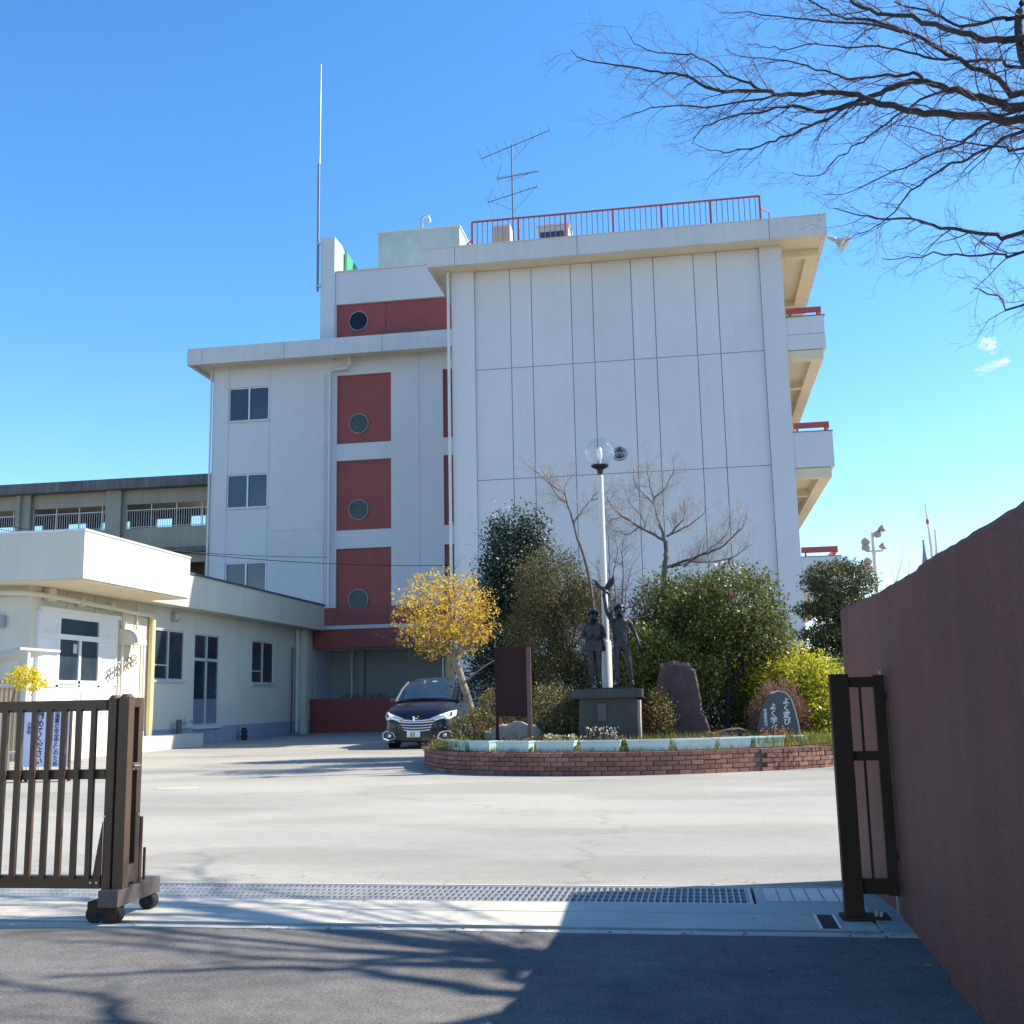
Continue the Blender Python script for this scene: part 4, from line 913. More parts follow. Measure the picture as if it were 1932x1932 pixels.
def figure(name, label, x, y, z, h, pose, parentgroup):
    t = thing(name, label, 'statue', (x, y, z), parentgroup); k = h / 1.5
    J = {}
    def j(n, a, b, c, r): J[n] = (x + a * k, y + b * k, z + c * k, (r * k if not hasattr(r, '__len__') else (r[0] * k, r[1] * k)))
    for n, v in pose.items(): j(n, *v)
    E = [('pelvis', 'waist'), ('waist', 'chest'), ('chest', 'neckb'), ('neckb', 'neck'), ('neck', 'jaw'), ('jaw', 'head'), ('head', 'crown'),
         ('neckb', 'shl'), ('shl', 'ell'), ('ell', 'wrl'), ('wrl', 'pal'), ('neckb', 'shr'), ('shr', 'elr'), ('elr', 'wrr'), ('wrr', 'par'),
         ('pelvis', 'hil'), ('hil', 'knl'), ('knl', 'anl'), ('anl', 'tol'), ('pelvis', 'hir'), ('hir', 'knr'), ('knr', 'anr'), ('anr', 'tor')]
    skin_body('body', J, E, STATUE, t, 'pelvis')
    # fingers and thumbs, rooted in the palms
    mb = MB()
    for s_, w_, p_ in (('l', 'wrl', 'pal'), ('r', 'wrr', 'par')):
        w = Vector(J[w_][:3]); p = Vector(J[p_][:3]); d = (p - w).normalized(); side = d.cross(Vector((0, 1, 0))); side.normalize() if side.length > 0.1 else None
        for q in range(4):
            L = (0.055, 0.065, 0.060, 0.048)[q] * k; b0 = p + side * ((q - 1.5) * 0.016 * k); mid = b0 + d * L * 0.6; tip = mid + (d * 0.75 + Vector((0, -0.6, 0))).normalized() * L * 0.5
            mb.tube([b0 - d * 0.02 * k, mid, tip], [0.009 * k, 0.008 * k, 0.005 * k], 6)
        sg = 1 if s_ == 'l' else -1; b0 = w + (p - w) * 0.35
        mb.tube([b0, b0 + side * (0.035 * k * sg) + d * 0.015 * k, b0 + side * (0.045 * k * sg) + d * 0.05 * k], [0.011 * k, 0.009 * k, 0.006 * k], 6)
    mb.build('fingers', STATUE, t, smooth=True)
    hc = Vector(J['head'][:3]); mb = MB()
    mb.tube([hc + Vector((0, -0.085, 0.035)) * k, hc + Vector((0, -0.118, -0.005)) * k, hc + Vector((0, -0.09, -0.012)) * k], [0.006 * k, 0.014 * k, 0.006 * k], 6)
    for s_ in (-1, 1):
        mb.tube([hc + Vector((s_ * 0.088, 0.005, 0.025)) * k, hc + Vector((s_ * 0.1, 0.01, 0)) * k, hc + Vector((s_ * 0.086, 0.0, -0.03)) * k], [0.008 * k, 0.014 * k, 0.007 * k], 6)
        mb.tube([hc + Vector((s_ * 0.018, -0.088, 0.040)) * k, hc + Vector((s_ * 0.055, -0.082, 0.042)) * k], [0.009 * k, 0.006 * k], 6)
    mb.tube([hc + Vector((-0.03, -0.088, -0.048)) * k, hc + Vector((0, -0.096, -0.046)) * k, hc + Vector((0.03, -0.088, -0.048)) * k], [0.004 * k, 0.008 * k, 0.004 * k], 6)
    mb.build('face', STATUE, t, smooth=True)
    return t, J, k
POSEB = dict(pelvis=(0, 0, 0.80, 0.115), waist=(0, 0, 0.95, 0.105), chest=(0, 0, 1.10, 0.125), neckb=(0, 0, 1.22, 0.085), neck=(0, -0.01, 1.275, 0.046), jaw=(0, -0.03, 1.335, 0.062), head=(0.0, -0.02, 1.40, 0.088), crown=(0, 0.0, 1.46, 0.068),
             shl=(-0.155, 0, 1.205, 0.058), ell=(-0.25, -0.02, 1.42, 0.042), wrl=(-0.275, -0.04, 1.62, 0.030), pal=(-0.28, -0.05, 1.70, 0.026),
             shr=(0.165, 0, 1.19, 0.058), elr=(0.255, 0.02, 0.99, 0.042), wrr=(0.325, -0.03, 0.80, 0.029), par=(0.345, -0.04, 0.73, 0.026),
             hil=(-0.075, 0, 0.74, 0.090), knl=(-0.085, -0.02, 0.42, 0.062), anl=(-0.085, 0.01, 0.08, 0.040), tol=(-0.095, -0.14, 0.035, 0.036),
             hir=(0.085, 0, 0.74, 0.090), knr=(0.135, -0.02, 0.42, 0.062), anr=(0.17, 0.01, 0.08, 0.040), tor=(0.20, -0.13, 0.035, 0.036))
POSEG = dict(pelvis=(0, 0, 0.80, 0.115), waist=(0, 0, 0.96, 0.100), chest=(0, 0, 1.10, 0.118), neckb=(0, 0, 1.21, 0.078), neck=(0.005, -0.01, 1.265, 0.045), jaw=(0.01, -0.035, 1.325, 0.060), head=(0.01, -0.025, 1.385, 0.086), crown=(0.0, 0.01, 1.445, 0.070),
             shl=(-0.14, 0, 1.19, 0.056), ell=(-0.225, 0.0, 0.98, 0.043), wrl=(-0.09, -0.13, 0.95, 0.030), pal=(-0.02, -0.155, 0.97, 0.026),
             shr=(0.14, 0, 1.19, 0.056), elr=(0.205, -0.02, 0.98, 0.042), wrr=(0.19, -0.20, 0.95, 0.029), par=(0.185, -0.27, 0.96, 0.026),
             hil=(-0.065, 0, 0.74, 0.088), knl=(-0.06, -0.01, 0.42, 0.060), anl=(-0.055, 0.02, 0.08, 0.040), tol=(-0.085, -0.12, 0.035, 0.035),
             hir=(0.065, 0, 0.74, 0.088), knr=(0.075, -0.02, 0.42, 0.060), anr=(0.07, 0.02, 0.08, 0.040), tor=(0.085, -0.12, 0.035, 0.035))
tb, JB, kb = figure('boy_statue', 'dark bronze child in shorts and shirt raising a dove on the pedestal, right one', -1.38, 20.62, 1.465, 1.52, POSEB, 'two bronze children on the pedestal')
tgl, JG, kg = figure('girl_statue', 'dark bronze child in a jacket with folded arms on the pedestal, left one', -1.88, 20.62, 1.465, 1.45, POSEG, 'two bronze children on the pedestal')
# clothing and hair (parts of the figures)
def around(cx, cy, prof, n=20, fl=0.62):
    mb = MB(); vs = []; fs = []
    for (r, z) in prof:
        for q in range(n):
            a = 2 * pi * q / n; w = 1 + 0.04 * sin(5 * a + z * 9)
            vs.append((cx + r * w * cos(a), cy + r * w * fl * sin(a), z))
    for i in range(len(prof) - 1):
        for q in range(n): fs.append((i * n + q, i * n + (q + 1) % n, (i + 1) * n + (q + 1) % n, (i + 1) * n + q))
    return mb.raw(vs, fs)
z0 = 1.465
around(-1.38, 20.62, [(0.150, z0 + 0.83 * kb), (0.158, z0 + 0.86 * kb), (0.142, z0 + 0.98 * kb), (0.165, z0 + 1.10 * kb), (0.175, z0 + 1.19 * kb), (0.10, z0 + 1.26 * kb)], fl=0.75).build('shirt', STATUE, tb, smooth=True)
around(-1.88, 20.62, [(0.195, z0 + 0.70 * kg), (0.205, z0 + 0.74 * kg), (0.175, z0 + 0.90 * kg), (0.150, z0 + 0.98 * kg), (0.165, z0 + 1.10 * kg), (0.165, z0 + 1.19 * kg), (0.09, z0 + 1.25 * kg)], fl=0.8).build('jacket', STATUE, tgl, smooth=True)
for (tt, J, kk) in ((tb, JB, kb), (tgl, JG, kg)):
    hc = Vector(J['head'][:3]) + Vector((0, 0.012, 0.028)) * kk; mb = MB(); vs = []; fs = []
    for i in range(7):
        ph = radians(90 - i * 17)
        for q in range(16):
            a = 2 * pi * q / 16; r = 0.098 * kk * (1 + 0.05 * sin(3 * a + i)); cut = 1.0
            zz = 0.112 * kk * sin(ph)
            if sin(a) < -0.2: zz = max(zz, 0.035 * kk)
            vs.append(hc + Vector((r * cos(ph) * cos(a), r * cos(ph) * sin(a) * 1.06, zz)))
    for i in range(6):
        for q in range(16): fs.append((i * 16 + q, i * 16 + (q + 1) % 16, (i + 1) * 16 + (q + 1) % 16, (i + 1) * 16 + q))
    mb.raw(vs, fs).build('hair', STATUE, tt, smooth=True)
# dove on the raised hand
hp = Vector(JB['pal'][:3]) + Vector((0.0, 0, 0.10)); mb = MB()
mb.tube([hp + Vector((0.12, 0.02, -0.11)), hp + Vector((0.04, 0, -0.04)), hp, hp + Vector((-0.055, -0.01, 0.045)), hp + Vector((-0.09, -0.02, 0.07)), hp + Vector((-0.125, -0.03, 0.065))], [0.028, 0.032, 0.043, 0.030, 0.022, 0.005], 10)
for s_, pts in ((-1, [(-0.04, 0.02), (-0.13, 0.17), (-0.27, 0.27), (-0.18, 0.10), (-0.08, -0.03)]), (1, [(0.0, 0.02), (0.10, 0.20), (0.26, 0.33), (0.24, 0.12), (0.10, -0.02)])):
    mb.prism([(hp.x + a * 0.78, hp.z + b * 0.78) for a, b in pts], hp.y + 0.03 * s_ - 0.008, hp.y + 0.03 * s_ + 0.008, 'XZ')
mb.build('dove', STATUE, tb, smooth=False)

lp = thing('globe_lamp_post', 'white lamp post with a clear glass globe standing behind the two bronze children', 'lamp post', (-1.69, 21.0, 0.5))
MB().lathe([(0.10, 0.4), (0.10, 2.32), (0.075, 2.36)], (-1.69, 21.0, 0), 20).build('post_base', WHITEP, lp, smooth=True)
MB().lathe([(0.066, 2.36), (0.060, 4.0), (0.055, 5.58)], (-1.69, 21.0, 0), 20).build('post', WHITEP, lp, smooth=True)
MB().lathe([(0.055, 5.56), (0.06, 5.66), (0.075, 5.68), (0.17, 5.73), (0.18, 5.76), (0.0, 5.76)], (-1.69, 21.0, 0), 24).build('lamp_holder', BLACKP, lp, smooth=True)
gz_ = 6.02; R = 0.29; MB().lathe([(R * sin(radians(t)), -R * cos(radians(t))) for t in range(34, 181, 6)], (-1.69, 21.0, gz_), 36).build('glass_globe', GLOBE, lp, smooth=True)
MB().lathe([(0.02, 5.76), (0.02, 5.86), (0.035, 5.88), (0.052, 5.98), (0.05, 6.06), (0.03, 6.11), (0.0, 6.12)], (-1.69, 21.0, 0), 16).build('bulb', BULB, lp, smooth=True)

# ------------------------------------------------------------------ sign board, rocks, inscribed stone
sb = thing('sign_board', 'plain dark maroon upright board on two posts in the planter', 'sign board', (-3.3, 19.9, 0.4))
MB().box(-3.60, -3.06, 19.88, 19.93, 0.98, 2.20).build('board', SIGNB, sb)
MB().box(-3.645, -3.595, 19.87, 19.94, 0.36, 2.225).build('post', SIGNB, sb); MB().box(-3.06, -2.985, 19.87, 19.95, 0.36, 2.225).build('post', mat('worn_maroon_post', (0.10, 0.05, 0.05), 0.5, var=0.3), sb)
MB().box(-3.595, -3.06, 19.87, 19.94, 2.20, 2.228).build('top_rail', SIGNB, sb)
def rock(name, label, outline, y, depth, mt, cat='rock', jag=0.02, seed=1, taper=0.75, group=None):
    """outline (x,z) front silhouette, solid with a bulging back and chipped edges"""
    rr = random.Random(seed); cx = sum(p[0] for p in outline) / len(outline); cz = sum(p[1] for p in outline) / len(outline)
    P = []
    for i in range(len(outline)):
        a, b = outline[i], outline[(i + 1) % len(outline)]
        for k in range(3):
            t = k / 3; P.append((a[0] + (b[0] - a[0]) * t + rr.uniform(-jag, jag), a[1] + (b[1] - a[1]) * t + rr.uniform(-jag, jag)))
    lay = [(0.55, -0.03), (0.90, 0.0), (1.0, 0.10), (1.02, 0.5), (0.93, 0.85), (taper, 1.0)]
    vs = []; n = len(P)
    for (s_, d) in lay:
        for (px_, pz_) in P:
            vs.append((cx + (px_ - cx) * s_ + rr.uniform(-jag, jag) * 0.5, y + depth * d + rr.uniform(-jag, jag) * 0.6, cz + (pz_ - cz) * s_ + rr.uniform(-jag, jag) * 0.5))
    fs = [tuple(range(n)), tuple(reversed(range((len(lay) - 1) * n, len(lay) * n)))]
    for i in range(len(lay) - 1):
        for k in range(n): fs.append((i * n + k, i * n + (k + 1) % n, (i + 1) * n + (k + 1) % n, (i + 1) * n + k))
    mb = MB(); mb.raw(vs, fs); o = mb.build(name, mt, None, loc=(cx, y, min(p[1] for p in P))); return tag(o, label, cat, group)
rock('standing_rock', 'tall upright purple-brown rock in the planter right of the pedestal', [(-0.76, 0.35), (-0.80, 1.0), (-0.77, 1.55), (-0.70, 1.90), (-0.45, 1.94), (-0.18, 1.92), (-0.05, 1.75), (0.02, 1.35), (0.05, 0.95), (0.14, 0.8), (0.19, 0.55), (0.12, 0.4), (-0.1, 0.35)], 21.2, 0.5, ROCKM, seed=2, jag=0.016)
rock('garden_rock', 'pale pinkish flat rock lying behind the dark signboard legs', [(-4.0, 0.45), (-3.95, 0.68), (-3.7, 0.83), (-3.3, 0.86), (-3.0, 0.78), (-2.92, 0.5), (-3.1, 0.4)], 20.5, 0.7, PALEROCK, seed=3, jag=0.035)
rock('garden_rock', 'low dark brown rock between the tall rock and the inscribed stone', [(0.05, 0.42), (0.12, 0.60), (0.45, 0.68), (0.8, 0.66), (1.0, 0.58), (1.05, 0.42), (0.5, 0.38)], 20.55, 0.5, ROCKM, seed=4, jag=0.025)
rock('garden_rock', 'small pale stone block at the right foot of the inscribed stone', [(1.50, 0.40), (1.50, 0.52), (1.62, 0.56), (1.82, 0.55), (1.86, 0.46), (1.8, 0.38)], 20.40, 0.3, PALEROCK, seed=6, jag=0.012)
st = thing('inscribed_stone', 'blue-grey rounded slate stone with white vertical Japanese inscription near the gate post', 'stone monument', (1.4, 20.7, 0.4))
so_ = [(1.00, 0.42), (1.02, 0.70), (1.08, 0.95), (1.16, 1.15), (1.28, 1.29), (1.42, 1.335), (1.55, 1.30), (1.64, 1.18), (1.69, 1.0), (1.735, 0.75), (1.765, 0.50), (1.77, 0.42)]
mb = MB(); mb.prism(so_, 20.600, 20.78, 'XZ'); mb.build('slate_slab', SLATE, st, bevel=0.008)
mb = MB()
for i in range(len(so_) - 1):
    if so_[i][0] < 1.25: continue
    mb.bar((so_[i][0] + 0.004, 20.69, so_[i][1] + 0.004), (so_[i + 1][0] + 0.004, 20.69, so_[i + 1][1] + 0.004), 0.185, 0.022)
mb.build('rough_edge', SLATEE, st)
for c_ in [(1.545, 1.215, 'よく遊び', 1.0), (1.315, 1.12, 'よく学べ', 1.0), (1.17, 1.02, '平成年月日', 0.5)]: text_cols('inscription', [c_], 0.130, 0.122, CARVED, st, 20.596)

# ================================================================== CAR
K = 1.10; CX, CY = -7.62, 29.62
def cp(x, y, z): return (CX + x * K, CY + y * K, z * K)
car = thing('parked_car', 'dark navy minivan parked facing the gate left of the planter, half in shade', 'car', (CX, CY + 2.6, 0))
# lower body: sections along the length
st_y = [0.00, 0.06, 0.22, 0.50, 0.85, 1.10, 1.60, 2.60, 3.60, 4.35, 4.62, 4.72]
w_y =  [0.66, 0.78, 0.86, 0.895, 0.90, 0.90, 0.90, 0.90, 0.90, 0.89, 0.86, 0.80]
top_y = [0.68, 0.83, 0.94, 1.03, 1.11, 1.155, 1.14, 1.15, 1.16, 1.17, 1.17, 1.08]
bot_y = [0.20, 0.17, 0.16, 0.17, 0.18, 0.18, 0.18, 0.18, 0.18, 0.20, 0.24, 0.30]
def section(y, w, t, b, crown=0.035):
    h = t - b
    half = [(0, b), (w * 0.80, b), (w * 0.93, b + 0.05), (w * 0.975, b + 0.35 * h), (w, b + 0.62 * h), (w * 0.975, b + 0.80 * h), (w * 0.93, t - 0.045), (w * 0.84, t - 0.008), (w * 0.5, t + crown * 0.7), (0, t + crown)]
    return [(x, y, z) for x, z in half] + [(-x, y, z) for x, z in reversed(half[1:-1])]
mb = MB(); vs = []; fs = []
for (y, w, t, b) in zip(st_y, w_y, top_y, bot_y): vs += section(y, w, t, b)
n = 18
for i in range(len(st_y) - 1):
    for k in range(n): fs.append((i * n + k, i * n + (k + 1) % n, (i + 1) * n + (k + 1) % n, (i + 1) * n + k))
fs.append(tuple(range(n))); fs.append(tuple(reversed(range((len(st_y) - 1) * n, len(st_y) * n))))
mb.raw([cp(*v) for v in vs], fs); body = mb.build('body', CARP, car, smooth=True)
# greenhouse
gy = [1.05, 1.45, 1.90, 2.30, 3.60, 4.20, 4.55, 4.68]; gt = [1.17, 1.44, 1.675, 1.755, 1.765, 1.72, 1.58, 1.18]; gw0 = [0.84] * 8; gw1 = [0.80, 0.75, 0.70, 0.69, 0.69, 0.685, 0.69, 0.78]
mb = MB(); vs = []; fs = []
for (y, t, a, b) in zip(gy, gt, gw0, gw1):
    half = [(a, 1.10), (b + (a - b) * 0.3, 1.10 + (t - 1.10) * 0.6), (b + 0.012, t - 0.03), (b - 0.05, t), (b * 0.5, t + 0.02), (0, t + 0.028)]
    vs += [(x, y, z) for x, z in half] + [(-x, y, z) for x, z in reversed(half[:-1])]
n = 11
for i in range(7):
    for k in range(n - 1): fs.append((i * n + k, i * n + k + 1, (i + 1) * n + k + 1, (i + 1) * n + k))
mb.raw([cp(*v) for v in vs], fs); mb.build('cabin', CARP, car, smooth=True)
# windscreen and side windows set just proud of the cabin shell
ws = []; m = 10
rows = [(1.075, 1.185, 0.78), (1.26, 1.315, 0.755), (1.46, 1.45, 0.725), (1.66, 1.56, 0.69), (1.84, 1.655, 0.655)]
for (y, z, w) in rows:
    for k in range(m + 1):
        u = -1 + 2 * k / m; ws.append((w * u, y + 0.07 * u * u - 0.02, z + 0.045 * (1 - u * u) * 0.9 + 0.012))
fs = [(i * (m + 1) + k, i * (m + 1) + k + 1, (i + 1) * (m + 1) + k + 1, (i + 1) * (m + 1) + k) for i in range(4) for k in range(m)]
MB().raw([cp(*v) for v in ws], fs).build('windscreen', CARGLASS, car, smooth=True)
for s_ in (-1, 1):
    MB().raw([cp(s_ * x, y, z) for x, y, z in ((0.850, 1.55, 1.17), (0.850, 2.55, 1.17), (0.735, 2.55, 1.67), (0.745, 1.98, 1.63))], [(0, 1, 2, 3)]).build('side_window', CARGLASS, car)
    MB().raw([cp(s_ * x, y, z) for x, y, z in ((0.850, 2.62, 1.17), (0.850, 3.62, 1.18), (0.735, 3.62, 1.67), (0.735, 2.62, 1.67))], [(0, 1, 2, 3)]).build('side_window', CARGLASS, car)
    MB().raw([cp(s_ * x, y, z) for x, y, z in ((0.850, 3.69, 1.18), (0.845, 4.40, 1.20), (0.735, 4.25, 1.62), (0.735, 3.69, 1.67))], [(0, 1, 2, 3)]).build('side_window', CARGLASS, car)
    mr = MB(); mr.obox(cp(s_ * 1.0, 1.50, 1.22), (0.105 * K, 0, 0), (0, 0.05 * K, 0), (0, 0, 0.07 * K)); mr.build('wing_mirror', CARP, car, bevel=0.03)
    MB().bar(cp(s_ * 0.86, 1.50, 1.15), cp(s_ * 0.95, 1.50, 1.18), 0.05, 0.03).build('mirror_arm', BLACKP, car)
    MB().tube([cp(s_ * 0.83, 1.06, 1.16), cp(s_ * 0.785, 1.5, 1.46), cp(s_ * 0.725, 1.95, 1.67)], [0.035, 0.03, 0.028], 6).build('pillar_trim', CARP if s_ > 0 else mat('bright_pillar', (0.35, 0.36, 0.38), 0.15, metal=0.7), car)
    # headlamp: swept wedge
    hl = [(0.33, 0.02, 0.735), (0.52, 0.04, 0.69), (0.80, 0.10, 0.715), (0.915, 0.42, 0.80), (0.905, 0.58, 0.93), (0.80, 0.22, 0.905), (0.55, 0.06, 0.815)]
    pts = [cp(s_ * x, y - 0.035, z) for x, y, z in hl]; ctr = tuple(sum(p[i] for p in pts) / len(pts) for i in range(3)); ctr = (ctr[0] + s_ * 0.03, ctr[1] - 0.14, ctr[2])
    bk = [cp(s_ * x * 0.97, y + 0.08, z) for x, y, z in hl]; nn = len(hl)
    mb = MB(); mb.raw(pts + [ctr] + bk, [(k, (k + 1) % nn, nn) for k in range(nn)] + [(k, (k + 1) % nn, nn + 1 + (k + 1) % nn, nn + 1 + k) for k in range(nn)]); hd = mb.build('headlamp', LAMPG, car)
    MB().raw([cp(s_ * x, y, z) for x, y, z in ((0.50, -0.012, 0.30), (0.52, -0.012, 0.62), (0.70, 0.03, 0.66), (0.80, 0.11, 0.60), (0.84, 0.17, 0.46), (0.66, 0.02, 0.30))], [(0, 1, 2, 3, 4, 5)]).build('side_intake', BLACKP, car)
    # lower fog lamp surround
    fg = MB(); fp = [(0.52, 0.27), (0.60, 0.40), (0.80, 0.44), (0.89, 0.38), (0.87, 0.25), (0.70, 0.21)]
    for i in range(len(fp)):
        a, b = fp[i], fp[(i + 1) % len(fp)]; ya = 0.0 + (0.13 if a[0] > 0.75 else 0.02); yb = 0.0 + (0.13 if b[0] > 0.75 else 0.02)
        fg.tube([cp(s_ * a[0], ya - 0.03, a[1]), cp(s_ * b[0], yb - 0.03, b[1])], 0.022 * K, 6)
    fg.build('fog_surround', CHROME, car)
    MB().lathe([(0, -0.02), (0.045, -0.02), (0.05, 0.03)], cp(s_ * 0.70, 0.03, 0.325), 14, 'Y').build('fog_lamp', LAMPG, car)
    MB().tube([cp(s_ * 0.55, -0.0, 0.175), cp(s_ * 0.75, 0.06, 0.165), cp(s_ * 0.88, 0.2, 0.175)], 0.018, 6).build('lip_trim', CHROME, car)
    # wheels
    for yy in (0.90, 3.72):
        t_ = sub_empty('wheel', car, cp(s_ * 0.80, yy, 0.32))
        MB().lathe([(0.20 * K, -0.10 * K), (0.30 * K, -0.105 * K), (0.32 * K, -0.08 * K), (0.32 * K, 0.08 * K), (0.30 * K, 0.105 * K), (0.20 * K, 0.10 * K)], cp(s_ * 0.80, yy, 0.32), 28, 'X').build('tyre', RUBBER, t_, smooth=True)
        rm = MB(); c0 = Vector(cp(s_ * 0.80, yy, 0.32)); rm.lathe([(0, s_ * 0.07 * K), (0.20 * K, s_ * 0.06 * K), (0.205 * K, s_ * 0.10 * K)], c0, 24, 'X')
        for q in range(5):
            a = q * 2 * pi / 5; rm.bar(c0 + Vector((s_ * 0.095 * K, 0, 0)), c0 + Vector((s_ * 0.105 * K, 0.19 * K * cos(a), 0.19 * K * sin(a))), 0.05, 0.02)
        rm.build('rim', ALU, t_)
        MB().lathe([(0.335 * K, 0), (0.37 * K, 0.0), (0.37 * K, s_ * 0.012), (0.335 * K, s_ * 0.012)], cp(s_ * 0.893, yy, 0.33), 28, 'X').build('wheel_arch', BLACKP, car)
    MB().box(CX + s_ * 0.90 * K - 0.004, CX + s_ * 0.90 * K + 0.006, CY + 1.3 * K, CY + 3.3 * K, 0.20 * K, 0.245 * K).build('sill_trim', CHROME, car)
# grille
gr_ = sub_empty('grille', car, cp(0, -0.02, 0.5))
mb = MB(); mb.prism([(CX + x * K, z * K) for x, z in ((-0.47, 0.66), (0.47, 0.66), (0.40, 0.50), (0.36, 0.44), (-0.36, 0.44), (-0.40, 0.50))], CY - 0.035, CY + 0.02, 'XZ'); mb.build('grille_back', BLACKP, gr_)
for (z, w, r) in ((0.655, 0.50, 0.020), (0.585, 0.47, 0.017), (0.52, 0.43, 0.017), (0.455, 0.38, 0.020)):
    MB().tube([cp(-w, 0.03, z + 0.035), cp(-w * 0.8, -0.035, z + 0.008), cp(-w * 0.3, -0.06, z - 0.01), cp(w * 0.3, -0.06, z - 0.01), cp(w * 0.8, -0.035, z + 0.008), cp(w, 0.03, z + 0.035)], r * K, 8).build('grille_bar', CHROME, gr_)
MB().tube([cp(-0.62, 0.045, 0.775), cp(-0.35, -0.01, 0.715), cp(-0.12, -0.045, 0.69), cp(0.12, -0.045, 0.69), cp(0.35, -0.01, 0.715), cp(0.62, 0.045, 0.775)], 0.024 * K, 8).build('upper_trim', CHROME, gr_)
mb = MB()
for s_ in (-1, 1):
    mb.bar(cp(s_ * 0.055, -0.07, 0.79), cp(s_ * 0.035, -0.085, 0.70), 0.022, 0.012); mb.bar(cp(s_ * 0.045, -0.075, 0.80), cp(s_ * 0.075, -0.075, 0.79), 0.016, 0.012); mb.bar(cp(s_ * 0.075, -0.07, 0.79), cp(s_ * 0.055, -0.08, 0.685), 0.012, 0.012)
mb.bar(cp(-0.04, -0.08, 0.745), cp(0.04, -0.08, 0.745), 0.02, 0.012, up=(0, 1, 0)); mb.build('emblem', CHROME, gr_)
MB().box(CX - 0.40 * K, CX + 0.40 * K, CY - 0.03, CY + 0.02, 0.22 * K, 0.40 * K).build('lower_intake', BLACKP, car)
pt = sub_empty('number_plate', car, cp(0, -0.06, 0.35)); xx, yy, zz = cp(-0.07, -0.055, 0.375)
MB().box(xx - 0.185, xx + 0.185, yy - 0.01, yy, zz - 0.095, zz + 0.10).build('plate', PLATEM, pt)
def flat_text(name, s, x, y, z, size, mt, parent):
    cu = bpy.data.curves.new('t', 'FONT'); cu.body = s; cu.size = size; cu.align_x = 'CENTER'; cu.offset = size * 0.03
    ob = bpy.data.objects.new('t', cu); COL.objects.link(ob); dg = bpy.context.evaluated_depsgraph_get(); me = bpy.data.meshes.new_from_object(ob.evaluated_get(dg))
    vs = [(x + v.co.x, y, z + v.co.y) for v in me.vertices]; fs = [tuple(p.vertices) for p in me.polygons]
    bpy.data.objects.remove(ob); bpy.data.curves.remove(cu); bpy.data.meshes.remove(me)
    return MB().raw(vs, fs).build(name, mt, parent, fix=False)
flat_text('plate_number', '33', xx - 0.03, yy - 0.013, zz - 0.075, 0.15, PLATEG, pt)
flat_text('plate_region', '332', xx, yy - 0.013, zz + 0.045, 0.05, PLATEG, pt)
mb = MB(); mb.tube([cp(-0.5, 1.00, 1.18), cp(0.0, 1.06, 1.215), cp(0.3, 1.02, 1.19)], 0.012, 5); mb.tube([cp(0.5, 1.00, 1.18), cp(0.05, 1.05, 1.21)], 0.010, 5); mb.build('wiper', BLACKP, car)
mb = MB(); mb.obox(cp(0.05, 1.76, 1.66), (0.07, 0, 0), (0, 0.02, 0.01), (0, 0, 0.03)); mb.build('rearview_mirror', CHROME, car)

# ================================================================== VEGETATION HELPERS
def unit(v): return v / np.maximum(np.linalg.norm(v, axis=-1, keepdims=True), 1e-9)
def leaves(name, P, mt, parent, size=0.05, aspect=0.5, out_dir=None, bias=0.3, svar=0.35, rng=RNG):
    n = len(P); a = unit(rng.normal(size=(n, 3)))
    if out_dir is not None: a = unit(a + out_dir * bias)
    b = unit(np.cross(a, rng.normal(size=(n, 3))))
    L = (size * (1 + svar * rng.uniform(-1, 1, n)))[:, None]; W = L * aspect
    V = np.stack([P - a * L * 0.5, P + b * W * 0.5 - a * L * 0.05, P + a * L * 0.5, P - b * W * 0.5 - a * L * 0.05], 1).reshape(-1, 3)
    F = np.arange(n * 4).reshape(n, 4)
    me = npmesh(name, V, F, mt, base(parent) if parent else (0, 0, 0)); return addobj(name, me, parent)
def clumps(ells, nc, k, sig, rng=RNG, shell=(0.55, 1.0), zmin=None, flat=1.0, lump=0.12):
    """points in leaf clumps spread through a union of ellipsoids (cx,cy,cz,rx,ry,rz)"""
    E_ = np.array(ells, float); w = (E_[:, 3] * E_[:, 4] * E_[:, 5]) ** (2 / 3); w /= w.sum()
    idx = rng.choice(len(E_), nc, p=w); d = unit(rng.normal(size=(nc, 3))); r = rng.uniform(shell[0] ** 2, shell[1] ** 2, nc) ** 0.5
    ph = np.sin(d @ np.array([5.1, 3.3, 4.7]) * 1.7 + idx) + np.sin(d @ np.array([-3.9, 6.2, 2.8]) * 1.9)
    r = r * (1 + lump * ph * 0.6)
    C = E_[idx, :3] + d * r[:, None] * E_[idx, 3:]
    P = C[:, None, :] + rng.normal(size=(nc, k, 3)) * np.array([sig, sig, sig * flat]); P = P.reshape(-1, 3)
    D = np.repeat(d, k, 0)
    if zmin is not None: m_ = P[:, 2] > zmin; P = P[m_]; D = D[m_]
    return P, D
